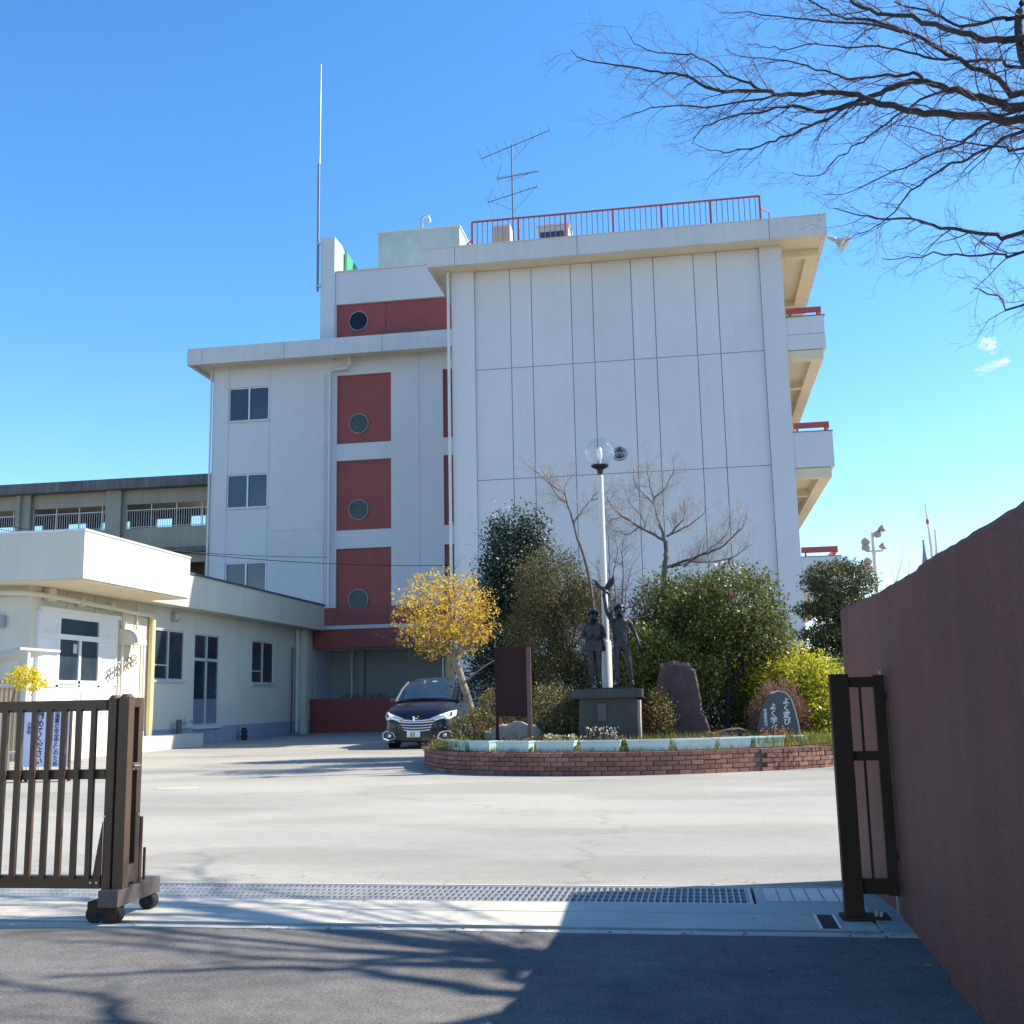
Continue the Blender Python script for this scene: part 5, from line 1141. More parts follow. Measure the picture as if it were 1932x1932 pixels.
def tubes(name, paths, mt, parent, sides=3):
    groups = {}
    for (p, r) in paths: groups.setdefault(len(p), []).append((p, r))
    VV = []; FF = []; off = 0
    for m, lst in groups.items():
        P = np.array([q[0] for q in lst], float); R_ = np.array([q[1] for q in lst], float); T = len(P)
        d = np.gradient(P, axis=1); d = unit(d); ref = np.where(np.abs(d[..., 2:3]) > 0.9, np.array([1.0, 0, 0]), np.array([0, 0, 1.0]))
        x = unit(np.cross(d, ref)); y = np.cross(d, x); a = np.arange(sides) * 2 * pi / sides
        ring_ = P[:, :, None, :] + R_[:, :, None, None] * (x[:, :, None, :] * np.cos(a)[None, None, :, None] + y[:, :, None, :] * np.sin(a)[None, None, :, None])
        VV.append(ring_.reshape(-1, 3))
        t, i, k = np.meshgrid(np.arange(T), np.arange(m - 1), np.arange(sides), indexing='ij'); k2 = (k + 1) % sides
        b0 = off + t * m * sides
        F = np.stack([b0 + i * sides + k, b0 + i * sides + k2, b0 + (i + 1) * sides + k2, b0 + (i + 1) * sides + k], -1).reshape(-1, 4)
        FF.append(F); off += T * m * sides
    me = npmesh(name, np.concatenate(VV), np.concatenate(FF), mt, base(parent) if parent else (0, 0, 0)); me.shade_smooth()
    return addobj(name, me, parent)
def spline(P, n=4):
    P = [np.array(p, float) for p in P]; P = [2 * P[0] - P[1]] + P + [2 * P[-1] - P[-2]]; out = []
    for i in range(1, len(P) - 2):
        for j in range(n):
            t = j / n; p0, p1, p2, p3 = P[i - 1:i + 3]
            out.append(0.5 * ((2 * p1) + (-p0 + p2) * t + (2 * p0 - 5 * p1 + 4 * p2 - p3) * t * t + (-p0 + 3 * p1 - 3 * p2 + p3) * t ** 3))
    out.append(P[-2]); return np.array(out)
def sprout(paths, path, rad, rng, dens, L0, up, depth, out, spread=0.75, shrink=0.55, m=5, curl=0.16, start=0.15, rmin=0.0016, flat=1.0, rk=0.5):
    """side shoots along a branch, recursively; appended to out[depth]"""
    seg_ = np.linalg.norm(np.diff(path, axis=0), axis=1); tot = seg_.sum(); n = max(1, int(tot * dens)); cumL = np.concatenate([[0], np.cumsum(seg_)])
    for q in range(n):
        s_ = tot * (start + (1 - start) * (q + rng.uniform(0, 1)) / n); i = min(np.searchsorted(cumL, s_) - 1, len(seg_) - 1); i = max(i, 0); t = (s_ - cumL[i]) / max(seg_[i], 1e-6)
        p = path[i] * (1 - t) + path[i + 1] * t; d = unit(path[i + 1] - path[i]); r0 = min((rad[i] * (1 - t) + rad[i + 1] * t) * 0.6, rk * L0 * 0.02 + rmin)
        side = unit(np.cross(d, rng.normal(size=3))); side[2] *= flat
        dd = unit(d * (1 - spread * 0.4) + side * spread + np.array(up)); L = L0 * rng.uniform(0.5, 1.15) * (1 - 0.35 * s_ / tot)
        pts = [p]; cur = p.copy(); bend = rng.normal(size=3) * curl
        for j in range(m - 1):
            dd = unit(dd + bend * 0.6 + rng.normal(size=3) * curl * 0.7 + np.array(up) * 0.25); cur = cur + dd * L / (m - 1); pts.append(cur.copy())
        pts = np.array(pts); rr = np.linspace(r0, max(rmin * 0.7, r0 * 0.25), m); out.append((pts, rr))
        if depth > 0: sprout(paths, pts, rr, rng, dens * 1.55, L0 * shrink, up, depth - 1, out, spread, shrink, m, curl, 0.2, rmin, flat, rk)

# ================================================================== OVERHEAD BARE TREE
tree = thing('bare_zelkova_tree', 'large leafless tree whose dark drooping branches reach in from the upper right', 'tree', (5.3, 7.3, 0))
LIMBS = {
1: [[2.88, 9.0, 5.94], [2.66, 9.09, 6.03], [2.31, 9.21, 6.17], [2.09, 9.29, 6.26], [1.94, 9.34, 6.36], [1.79, 9.39, 6.43], [1.7, 9.43, 6.52], [1.58, 9.47, 6.6], [1.32, 9.55, 6.68], [1.01, 9.65, 6.75], [0.88, 9.68, 6.82], [0.51, 9.79, 6.94], [0.29, 9.86, 7.07], [0.12, 9.91, 7.22], [-0.05, 9.96, 7.29], [-0.28, 10.02, 7.39], [-0.64, 10.12, 7.56], [-0.87, 10.17, 7.67], [-0.96, 10.2, 7.78]],
2: [[2.89, 9.0, 6.07], [2.75, 9.06, 6.12], [2.59, 9.13, 6.23], [2.42, 9.21, 6.37], [2.3, 9.26, 6.46], [2.16, 9.31, 6.54], [1.96, 9.39, 6.56], [1.77, 9.46, 6.54], [1.57, 9.53, 6.52], [1.36, 9.61, 6.53], [1.16, 9.68, 6.63], [1.01, 9.73, 6.67], [0.84, 9.79, 6.67], [0.55, 9.88, 6.71], [0.32, 9.96, 6.68], [0.18, 10.0, 6.54]],
3: [[0.89, 9.75, 6.85], [0.74, 9.8, 6.98], [0.62, 9.85, 7.09], [0.48, 9.9, 7.2], [0.31, 9.96, 7.4], [0.08, 10.04, 7.52], [-0.16, 10.11, 7.62], [-0.32, 10.17, 7.76], [-0.41, 10.2, 7.98]],
4: [[2.9, 9.0, 6.17], [2.81, 9.03, 6.19], [2.69, 9.07, 6.4], [2.55, 9.12, 6.53], [2.42, 9.16, 6.66], [2.28, 9.21, 6.8], [2.17, 9.24, 6.94], [1.99, 9.3, 7.09], [1.8, 9.35, 7.21], [1.6, 9.41, 7.29], [1.45, 9.46, 7.42], [1.29, 9.5, 7.58], [0.9, 9.6, 7.9]],
5: [[2.81, 8.6, 6.42], [2.66, 8.65, 6.47], [2.49, 8.7, 6.53], [2.33, 8.76, 6.66], [2.19, 8.8, 6.77], [1.96, 8.87, 6.91], [1.78, 8.92, 6.99], [1.6, 8.97, 7.15], [1.51, 9.0, 7.28], [1.2, 9.1, 7.6]],
6: [[2.86, 8.8, 6.3], [2.73, 8.87, 6.4], [2.49, 9.0, 6.53], [2.25, 9.13, 6.64], [2.06, 9.23, 6.8], [1.84, 9.33, 6.93], [1.59, 9.45, 7.04], [1.35, 9.55, 7.16], [1.1, 9.66, 7.21], [0.94, 9.73, 7.29], [0.77, 9.8, 7.39]],
7: [[2.17, 9.2, 6.5], [2.1, 9.24, 6.59], [1.96, 9.32, 6.64], [1.77, 9.41, 6.69], [1.58, 9.51, 6.77], [1.41, 9.6, 6.91], [1.19, 9.71, 7.08], [0.98, 9.8, 7.22], [0.72, 9.92, 7.33], [0.55, 10.0, 7.49]],
8: [[1.73, 9.3, 6.39], [1.55, 9.47, 6.45], [1.4, 9.6, 6.44], [1.24, 9.73, 6.44], [1.07, 9.87, 6.45], [0.9, 10.0, 6.46], [0.69, 10.17, 6.52], [0.51, 10.3, 6.57], [0.37, 10.4, 6.67], [0.23, 10.5, 6.8]],
9: [[2.36, 9.2, 6.38], [2.18, 9.46, 6.46], [2.0, 9.67, 6.43], [1.82, 9.89, 6.38], [1.67, 10.06, 6.36], [1.52, 10.21, 6.31], [1.4, 10.34, 6.26], [1.15, 10.6, 6.43]],
10: [[2.86, 9.1, 6.06], [2.73, 9.34, 6.12], [2.61, 9.53, 6.12], [2.5, 9.69, 6.1], [2.36, 9.91, 6.16], [2.16, 10.19, 6.18], [1.96, 10.45, 6.21], [1.74, 10.71, 6.23], [1.5, 11.0, 6.35]],
11: [[2.96, 9.3, 5.98], [2.81, 9.69, 6.07], [2.68, 9.99, 6.12], [2.53, 10.28, 6.19], [2.36, 10.58, 6.18], [2.22, 10.82, 6.1], [2.06, 11.06, 6.01], [1.9, 11.29, 6.02], [1.76, 11.5, 6.04]],
12: [[3.56, 11.5, 5.98], [3.29, 11.65, 6.05], [2.97, 11.82, 6.2], [2.78, 11.93, 6.3], [2.56, 12.04, 6.46], [2.32, 12.16, 6.52], [2.06, 12.28, 6.67], [1.81, 12.4, 6.81]],
13: [[3.64, 11.8, 5.88], [3.47, 11.91, 5.91], [3.15, 12.12, 6.0], [2.84, 12.31, 6.13], [2.58, 12.46, 6.17], [2.34, 12.6, 6.22]],
14: [[3.05, 9.6, 5.97], [2.94, 9.72, 6.06], [2.79, 9.9, 6.19], [2.61, 10.08, 6.35], [2.46, 10.24, 6.52], [2.26, 10.43, 6.72], [2.08, 10.6, 6.89]],
15: [[3.64, 12.0, 5.37], [3.5, 12.19, 5.5], [3.34, 12.41, 5.68], [3.27, 12.5, 5.78]],
16: [[2.83, 8.6, 6.63], [2.7, 8.66, 6.66], [2.52, 8.74, 6.68], [2.35, 8.82, 6.75], [2.22, 8.88, 6.9], [2.08, 8.94, 7.02], [1.94, 9.0, 7.13]],
17: [[1.0, 9.65, 6.75], [0.6, 9.9, 6.85], [0.2, 10.05, 6.95], [-0.1, 10.1, 7.0], [-0.35, 10.2, 7.02], [-0.5, 10.3, 7.05]],
18: [[2.0, 9.1, 6.9], [1.7, 9.2, 7.1], [1.3, 9.4, 7.3], [0.9, 9.6, 7.55], [0.5, 9.8, 7.75]]}
LR = {1: (0.034, 0.004), 2: (0.036, 0.004), 3: (0.013, 0.003), 4: (0.026, 0.006), 5: (0.030, 0.008), 6: (0.014, 0.003), 7: (0.015, 0.003), 8: (0.015, 0.003), 9: (0.011, 0.003), 10: (0.014, 0.003), 11: (0.016, 0.003),
      12: (0.018, 0.004), 13: (0.012, 0.003), 14: (0.012, 0.003), 15: (0.010, 0.003), 16: (0.018, 0.006), 17: (0.010, 0.003), 18: (0.012, 0.003)}
trng = np.random.default_rng(21)
thick = []; twigs = []
FORK = np.array([5.3, 7.35, 5.3])
JN = {1: [3.9, 8.25, 5.75], 2: [3.95, 8.3, 5.9], 4: [3.9, 8.3, 6.0], 5: [4.0, 8.0, 6.15], 6: [4.0, 8.2, 6.1], 10: [3.9, 8.3, 5.9], 11: [3.9, 8.5, 5.8], 12: [3.8, 8.1, 5.2], 13: [3.85, 8.2, 5.1], 14: [4.0, 8.8, 5.85], 15: [3.85, 8.25, 4.9], 16: [4.0, 8.0, 6.4]}
thick.append((spline([[5.45, 7.35, -0.05], [5.40, 7.38, 1.5], [5.34, 7.36, 3.5], FORK, [5.2, 7.5, 5.9], [5.1, 7.7, 6.6]], 4), None, 0.26, 0.05))
for k_, L_ in LIMBS.items():
    P_ = [np.array(p) for p in L_]
    if k_ in (12, 13, 15): P_ = [np.array([0, 0, 1.3]) + (p - np.array([0, 0, 1.3])) * (0.74 if k_ != 15 else 0.72) for p in P_]
    r0, r1 = LR[k_]; r0 *= 1.08
    if k_ in JN:
        main_pts = spline([FORK + np.array([-0.05, 0.15, 0.05 * k_ - 0.1]), (FORK + np.array(JN[k_])) / 2 + np.array([0, 0, 0.12]), JN[k_]] + P_, 3); pr = 7
        n_ = len(main_pts); rad = np.concatenate([np.linspace(r0 * (0.8 if k_ in (12, 13, 15) else 1.8), r0 * (0.8 if k_ in (12, 13, 15) else 1.0), pr), np.linspace(r0, r1, n_ - pr)])
    else:
        main_pts = spline(P_, 3); n_ = len(main_pts); rad = np.linspace(r0, r1, n_); pr = 0
    main_pts = main_pts + trng.normal(size=main_pts.shape) * 0.008
    thick.append((main_pts, rad, 0, 0))
    dn = {12: 6.0, 13: 6.0, 15: 6.5}.get(k_, 7.4)
    sprout(None, main_pts[max(pr - 1, 0):], rad[max(pr - 1, 0):], trng, dn, 0.64, (-0.10, 0.02, 0.05), 2, twigs, spread=0.62, shrink=0.50, curl=0.20, start=0.03, rmin=0.0016)
thick.append((spline([[2.80, 8.75, 7.6], [2.93, 8.7, 7.0], [2.82, 8.65, 6.70], [2.80, 8.65, 6.45], [2.88, 8.72, 6.22], [3.2, 8.6, 5.95], [4.0, 8.1, 5.7], FORK], 4), np.linspace(0.02, 0.055, 29), 0, 0))
# limbs outside the frame that throw the foreground shadows
SHL = [([FORK, [5.2, 7.5, 5.55], [5.12, 7.7, 5.8], [5.15, 7.9, 6.1], [5.23, 8.12, 6.4], [5.2, 8.4, 6.75], [5.15, 8.7, 7.1], [5.1, 9.0, 7.5]], 0.075, 0.02),
       ([FORK + np.array([0, -0.15, -0.1]), [5.25, 6.85, 5.6], [5.18, 7.0, 5.9], [5.10, 7.25, 6.2], [5.02, 7.55, 6.55], [4.85, 7.65, 6.85], [4.6, 7.6, 7.1], [4.3, 7.5, 7.3]], 0.085, 0.02),
       ([[5.2, 6.78, 5.6], [5.17, 7.27, 5.87], [5.13, 7.69, 6.0], [5.19, 7.87, 6.27], [5.18, 7.78, 6.53], [4.9, 7.8, 6.75], [4.5, 8.0, 6.95], [4.17, 8.2, 7.1], [3.9, 8.3, 7.3]], 0.055, 0.015),
       ([FORK + np.array([0.02, -0.2, -0.3]), [4.9, 6.6, 5.45], [4.5, 6.2, 5.55], [4.15, 6.05, 5.65], [3.80, 6.35, 5.92], [3.85, 6.65, 6.2], [4.0, 6.9, 6.45], [3.88, 7.1, 6.7], [3.7, 7.4, 7.05]], 0.07, 0.02),
       ([[3.78, 6.35, 5.9], [3.2, 6.0, 6.2], [2.7, 5.8, 6.5], [2.2, 5.7, 6.9]], 0.03, 0.01),
       ([[4.6, 6.3, 5.5], [4.2, 5.5, 5.9], [3.8, 4.9, 6.3], [3.5, 4.4, 6.8]], 0.04, 0.012)]
stw = []
for (P_, a, b) in SHL:
    q = spline(P_, 4); q = q + trng.normal(size=q.shape) * 0.012; rad = np.linspace(a, b, len(q)); thick.append((q, rad, 0, 0))
    sprout(None, q, rad, trng, 2.6, 1.1, (-0.05, 0.0, 0.10), 2, stw, spread=0.7, shrink=0.5, curl=0.16, rmin=0.003)
tp = [(p, (r if r is not None else np.linspace(a, b, len(p)))) for (p, r, a, b) in thick]
tubes('trunk', tp[:1], BARK, tree, 14)
for (p, r) in tp[1:]: tubes('branch', [(p, r)], BARK, tree, 7)
tag(tubes('twigs', twigs + stw, TWIG, tree, 3), kind='stuff')

# ================================================================== PLANTER TREES AND SHRUBS
# yellow-flowering round tree
yt = thing('yellow_blossom_tree', 'small round tree in yellow blossom with a pale leaning trunk beside the car', 'tree', (-4.35, 21.6, 0.4))
yr = np.random.default_rng(5)
yp = [(spline([[-4.36, 21.55, 0.3], [-4.42, 21.55, 1.0], [-4.58, 21.5, 1.6], [-4.72, 21.5, 2.05], [-4.80, 21.5, 2.3]], 4), np.linspace(0.085, 0.06, 17))]
for (a, b, c_) in ((-5.8, 21.3, 2.75), (-5.4, 21.9, 3.5), (-4.8, 21.2, 3.8), (-4.3, 21.7, 3.45), (-4.05, 21.3, 2.9), (-5.1, 20.9, 2.8), (-4.5, 22.2, 2.9)):
    q = spline([[-4.74, 21.5, 2.12], [(a * 0.5 - 4.74 * 0.5), (b + 21.5) / 2, (c_ + 2.12) / 2 - 0.08], [a, b, c_]], 5); yp.append((q, np.linspace(0.04, 0.010, len(q))))
tubes('trunk', yp, PALEBARK, yt, 8)
q = spline([[-4.55, 21.5, 1.65], [-4.1, 21.4, 1.95], [-3.7, 21.3, 2.15]], 4); tubes('branch', [(q, np.linspace(0.022, 0.01, len(q)))], PALEBARK, yt, 6)
yw = []
for (p, r) in yp[1:]: sprout(None, p, r, yr, 7, 0.62, (0, 0, 0.06), 2, yw, spread=0.85, shrink=0.55, curl=0.14, rmin=0.003, start=0.05)
tag(tubes('twigs', yw, GBARK, yt, 3), kind='stuff')
ends = np.array([p[-1] for p, r in yw] + [p[2] for p, r in yw]); C0 = np.array([-4.92, 21.5, 3.0]); e = (ends - C0) / np.array([1.12, 1.0, 0.95])
ends = ends[np.linalg.norm(e, axis=1) < 1.03]
P, D = clumps([(-4.92, 21.5, 3.0, 1.09, 0.98, 0.90)], 1250, 5, 0.030, yr, shell=(0.35, 1.03), lump=0.08)
P2 = np.repeat(ends[yr.choice(len(ends), min(1200, len(ends)), replace=False)], 3, 0); P2 = P2 + yr.normal(size=P2.shape) * 0.02
P = np.concatenate([P, P2]); o = leaves('blossom_crown', P, YELLOWL, yt, 0.040, 0.8, rng=yr)

def shrub(name, label, cat, ells, nleaf, size, mt, seed, sig=0.09, k=9, trunk=None, zmin=0.3, shell=(0.5, 1.0), aspect=0.5, extra=None, lump=0.12, bark=BARK, bias=0.5, stems=8, flat=1.0, group=None, flowers=0):
    rg = np.random.default_rng(seed); x, y = ells[0][0], ells[0][1]
    t = thing(name, label, cat, (x, y, 0.4), group)
    P, D = clumps(ells, max(4, nleaf // k), k, sig, rg, shell, zmin, flat, lump); leaves('crown' if trunk else 'foliage', P, mt, t, size, aspect, D, bias, rng=rg)
    if extra:
        for (nm, m2, cnt, s2, sh) in extra:
            P, D = clumps(ells, max(2, cnt // 5), 5, 0.05, rg, sh, zmin); tag(leaves(nm, P, m2, t, s2, 0.8, D, bias, rng=rg), kind='stuff')
    for q_ in range(flowers):
        E_ = ells[rg.integers(len(ells))]; d = unit(rg.normal(size=3)); d[1] = -abs(d[1]); d[2] = abs(d[2]) * 0.8; d = unit(d); c_ = np.array(E_[:3]) + d * np.array(E_[3:]) * 1.03
        g = MB(); g.lathe([(0.0, 0.0), (0.022, 0.01), (0.038, -0.003), (0.034, -0.02), (0.0, -0.025)], c_, 8, 'Y'); g.build('flower', REDF, t, smooth=True)
    paths = []
    if trunk:
        for tr in trunk: q = spline(tr[0], 4); paths.append((q, np.linspace(tr[1], tr[2], len(q))))
    for i in range(stems):
        E_ = ells[rg.integers(len(ells))]; d = unit(rg.normal(size=3)); d[2] = abs(d[2]); tip = np.array(E_[:3]) + d * np.array(E_[3:]) * 0.8
        b0 = np.array(trunk[i % len(trunk)][0][-1]) if trunk else np.array([E_[0] + rg.uniform(-0.1, 0.1), E_[1], 0.4])
        q = spline([b0, (b0 + tip) / 2 + rg.normal(size=3) * 0.08, tip], 4); paths.append((q, np.linspace(0.022, 0.006, len(q))))
    o_ = tubes('trunk' if trunk else 'stems', paths, bark, t, 6)
    if not trunk: tag(o_, kind='stuff')
    return t

shrub('evergreen_tree', 'dark blue-green evergreen tree, tallest behind the yellow blossom tree', 'tree',
      [(-4.2, 25.5, 4.5, 0.72, 0.8, 0.95), (-3.8, 25.5, 5.05, 0.45, 0.5, 0.70), (-4.5, 25.5, 5.15, 0.28, 0.3, 0.5), (-4.5, 25.6, 3.7, 0.65, 0.9, 0.9), (-4.4, 25.3, 2.7, 1.0, 1.0, 1.1), (-4.3, 25.2, 1.6, 1.1, 0.9, 1.0), (-3.6, 25.3, 3.6, 0.6, 0.7, 1.0)], 42000, 0.080, DARKL, 31, sig=0.12, k=9,
      trunk=[([[-4.3, 25.5, 0.3], [-4.25, 25.5, 1.6], [-4.2, 25.5, 2.8]], 0.10, 0.07)], aspect=0.42, lump=0.3)
t = shrub('grey_olive_tree', 'broad olive-grey bushy tree behind the signboard with reddish young tips', 'tree',
      [(-3.05, 23.6, 3.6, 0.82, 0.85, 0.98), (-3.4, 23.6, 2.5, 0.78, 0.9, 1.0), (-2.45, 23.6, 2.6, 0.85, 0.9, 1.05), (-3.1, 23.3, 1.4, 1.1, 0.9, 0.9), (-2.3, 23.5, 3.25, 0.5, 0.6, 0.6), (-2.1, 23.4, 1.5, 0.8, 0.8, 0.9)], 66000, 0.048, OLIVEL, 32, sig=0.09, k=10,
      trunk=[([[-2.8, 23.7, 0.3], [-2.8, 23.7, 1.3], [-2.7, 23.7, 2.2]], 0.09, 0.06)], extra=[('young_tips', RUSTL, 700, 0.045, (0.95, 1.05))], aspect=0.5, lump=0.12)
# dead looking fine twigs over the olive tree, right side
tw = []; rg = np.random.default_rng(8)
for i in range(26):
    p0 = np.array([rg.uniform(-1.9, -1.25), rg.uniform(22.3, 22.9), rg.uniform(0.7, 1.7)]); p1 = p0 + np.array([rg.uniform(-1.1, 0.2), rg.uniform(-0.2, 0.3), rg.uniform(0.8, 1.9)])
    q = spline([p0, (p0 + p1) / 2 + rg.normal(size=3) * 0.12, p1], 3); r = np.linspace(0.010, 0.004, len(q)); tw.append((q, r)); sprout(None, q, r, rg, 6, 0.45, (0, 0, 0.08), 1, tw, rmin=0.0025)
t = thing('twiggy_shrub', 'tangle of fine pale leafless twigs just left of the bronze children', 'shrub', (-1.6, 22.6, 0.5)); tubes('twigs', tw, GBARK, t, 3)

def bare_tree(name, label, limbs, seed, mt, x, y, twig_len=0.42, dens=7, sprout_mt=None, up=(0, 0, 0.12), depth=2, cat='tree'):
    t = thing(name, label, cat, (x, y, 0.4)); rg = np.random.default_rng(seed); th = []; tw = []
    for (pts, a, b) in limbs:
        q = spline(pts, 4); q = q + rg.normal(size=q.shape) * 0.008; a *= 0.82; r = np.linspace(a, b * 0.7, len(q)); th.append((q, r))
        if b < 0.03: sprout(None, q, r, rg, dens, twig_len, up, depth, tw, spread=0.85, shrink=0.5, curl=0.10, start=0.1, rmin=0.0030)
    tubes('trunk', th[:1], mt, t, 8); tubes('limbs', th[1:], mt, t, 6); tag(tubes('twigs', tw, sprout_mt or mt, t, 3), kind='stuff'); return t

bare_tree('bare_garden_tree', 'slim bare tree leaning left in front of the white wall, left of the glass globe',
  [([[-1.95, 23, 0.4], [-2.05, 23, 2.2], [-2.12, 23.0, 3.4], [-2.21, 23.0, 4.09], [-2.33, 23.0, 4.47], [-2.49, 23.0, 5.07]], 0.06, 0.032),
   ([[-2.49, 23.0, 5.07], [-2.62, 23.0, 5.54], [-2.66, 23.0, 5.63], [-2.9, 23.0, 5.81], [-3.18, 23.0, 6.06], [-3.5, 23.0, 6.37]], 0.028, 0.006),
   ([[-2.63, 23.0, 5.42], [-2.79, 22.9, 5.58], [-2.96, 22.9, 5.88], [-3.12, 22.8, 6.18]], 0.02, 0.005), ([[-2.45, 23.0, 4.96], [-2.29, 23.1, 5.21], [-2.08, 23.2, 5.48], [-1.85, 23.2, 5.72]], 0.024, 0.006),
   ([[-2.62, 23.0, 5.6], [-2.62, 23.2, 5.85], [-2.38, 23.3, 6.15]], 0.018, 0.005), ([[-2.08, 23.2, 5.48], [-1.85, 23.1, 5.5], [-1.6, 23.1, 5.75]], 0.014, 0.004)], 41, GBARK, -1.95, 23, 0.46, 11, PINKTWIG, (-0.05, 0, 0.2))
bare_tree('plum_tree', 'pruned bare plum tree with spreading budding branches in front of the white wall',
  [([[-0.55, 24, 0.4], [-0.6, 24, 2.0], [-0.68, 24.0, 2.9], [-0.62, 24.0, 3.63], [-0.61, 24.0, 3.97], [-0.55, 24.0, 4.32], [-0.55, 24.0, 4.61]], 0.11, 0.07),
   ([[-0.55, 24.0, 4.61], [-0.78, 24.0, 4.77], [-1.29, 23.8, 5.06], [-1.63, 23.7, 5.34], [-1.79, 23.6, 5.62]], 0.045, 0.010),
   ([[-0.58, 24.0, 4.61], [-0.65, 24.0, 4.97], [-0.75, 24.1, 5.33], [-0.8, 24.1, 5.69], [-0.87, 24.1, 6.08], [-0.88, 24.1, 6.44]], 0.042, 0.008),
   ([[-0.77, 24.1, 5.62], [-0.53, 24.2, 5.82], [-0.34, 24.3, 6.2], [-0.3, 24.3, 6.49]], 0.025, 0.008), ([[-0.52, 24.0, 4.73], [-0.2, 24.1, 4.89], [0.1, 24.2, 5.08], [0.4, 24.3, 5.36]], 0.03, 0.008),
   ([[-0.8, 24.1, 5.51], [-0.97, 24.0, 5.66], [-1.17, 23.9, 5.91], [-1.18, 23.8, 6.24]], 0.022, 0.008), ([[-0.57, 24.0, 4.05], [-0.17, 23.9, 4.16], [0.35, 23.8, 4.31], [0.75, 23.8, 4.5], [1.14, 23.8, 4.91], [1.18, 23.8, 5.1]], 0.045, 0.010),
   ([[-0.46, 24.0, 4.05], [-0.0, 24.1, 4.15], [0.57, 24.2, 4.16], [0.97, 24.2, 4.29], [1.28, 24.2, 4.5]], 0.03, 0.010), ([[-0.49, 24.0, 4.73], [-0.16, 24.1, 5.12], [-0.11, 24.1, 5.50]], 0.028, 0.010),
   ([[-1.29, 23.8, 5.06], [-1.4, 23.7, 5.15], [-1.57, 23.6, 5.13], [-1.78, 23.5, 5.05], [-1.95, 23.5, 5.25]], 0.02, 0.006), ([[-0.18, 24.0, 4.05], [0.17, 24.1, 4.30], [0.71, 24.2, 4.67], [0.90, 24.2, 5.15]], 0.03, 0.008),
   ([[-1.0, 23.9, 4.9], [-1.0, 23.9, 5.1], [-1.3, 24.0, 5.5], [-1.4, 24.0, 5.85]], 0.018, 0.006), ([[-1.1, 23.85, 4.95], [-1.35, 23.9, 4.80], [-1.7, 23.9, 4.9]], 0.018, 0.006)], 42, GBARK, -0.55, 24, 0.56, 10.5, PINKTWIG, (0, 0, 0.22))
bare_tree('twiggy_shrub', 'upright reddish leafless shrub rising beside the white lamp post', 
  [([[-1.55, 22.5, 0.5], [-1.55, 22.5, 1.8], [-1.6, 22.5, 3.3]], 0.028, 0.020), ([[-1.62, 22.5, 2.2], [-1.7, 22.5, 3.25], [-1.68, 22.5, 3.9], [-1.71, 22.5, 4.57], [-1.75, 22.5, 4.96], [-1.68, 22.5, 5.35]], 0.02, 0.005),
   ([[-1.5, 22.5, 2.2], [-1.45, 22.5, 3.32], [-1.41, 22.5, 3.73], [-1.42, 22.5, 4.14], [-1.38, 22.5, 4.5]], 0.03, 0.008), ([[-1.6, 22.5, 2.6], [-1.59, 22.5, 3.33], [-1.6, 22.5, 3.85], [-1.5, 22.5, 4.34], [-1.68, 22.5, 4.57]], 0.018, 0.005),
   ([[-1.5, 22.5, 2.4], [-1.37, 22.5, 3.32], [-1.24, 22.5, 3.86], [-1.07, 22.5, 4.18]], 0.016, 0.005), ([[-1.6, 22.5, 2.4], [-1.81, 22.5, 3.31], [-1.92, 22.5, 3.86], [-2.05, 22.5, 4.03]], 0.016, 0.005), ([[-1.4, 22.6, 1.8], [-1.0, 22.6, 2.7], [-0.7, 22.6, 3.2]], 0.014, 0.005), ([[-1.4, 22.6, 2.2], [-1.15, 22.6, 3.0], [-1.0, 22.6, 3.6]], 0.014, 0.005)],
  43, mat('reddish_stem', (0.16, 0.09, 0.075), 0.85, var=0.3, scale=8), -1.55, 22.5, 0.5, 8, GBARK, (0, 0, 0.22), cat='shrub')
ct = [([[0.52, 22.5, 0.35], [0.56, 22.5, 1.0], [0.62, 22.5, 1.9], [0.55, 22.5, 2.5]], 0.065, 0.04), ([[0.50, 22.5, 0.7], [0.25, 22.4, 1.4], [0.12, 22.4, 2.1], [0.0, 22.4, 2.6]], 0.035, 0.02), ([[0.60, 22.5, 0.9], [0.75, 22.5, 1.5], [0.95, 22.5, 2.2]], 0.03, 0.02), ([[0.9, 22.6, 0.4], [0.92, 22.6, 1.2], [0.9, 22.6, 2.0]], 0.04, 0.025), ([[0.6, 22.5, 1.6], [1.1, 22.3, 1.95], [1.6, 22.2, 2.05]], 0.03, 0.012)]
shrub('camellia_tree', 'round glossy dark-green camellia tree with red flowers and forked dark trunks', 'tree',
      [(0.75, 22.5, 2.95, 1.08, 0.95, 0.90), (1.25, 22.4, 2.35, 0.66, 0.8, 0.5), (0.1, 22.6, 2.7, 0.85, 0.8, 0.75)], 22000, 0.072, CAML, 51, sig=0.085, k=9, trunk=ct,
      flowers=4, extra=[('pale_tips', GREENL, 1300, 0.06, (0.95, 1.06))], zmin=1.75, aspect=0.5, lump=0.10)
shrub('camellia_tree', 'taller dark camellia behind the plum trunk with a pink bloom on top', 'tree',
      [(-0.55, 23.2, 2.85, 0.80, 0.8, 0.95), (-0.1, 23.4, 3.1, 0.75, 0.7, 0.72), (-1.0, 23.2, 2.2, 0.6, 0.7, 0.8)], 17000, 0.068, CAML, 52, sig=0.09, k=9, trunk=[([[-0.3, 23.3, 0.3], [-0.3, 23.3, 1.6], [-0.3, 23.3, 2.4]], 0.06, 0.04)],
      flowers=4, extra=[('pale_tips', GREENL, 1000, 0.06, (0.95, 1.06))], lump=0.2)
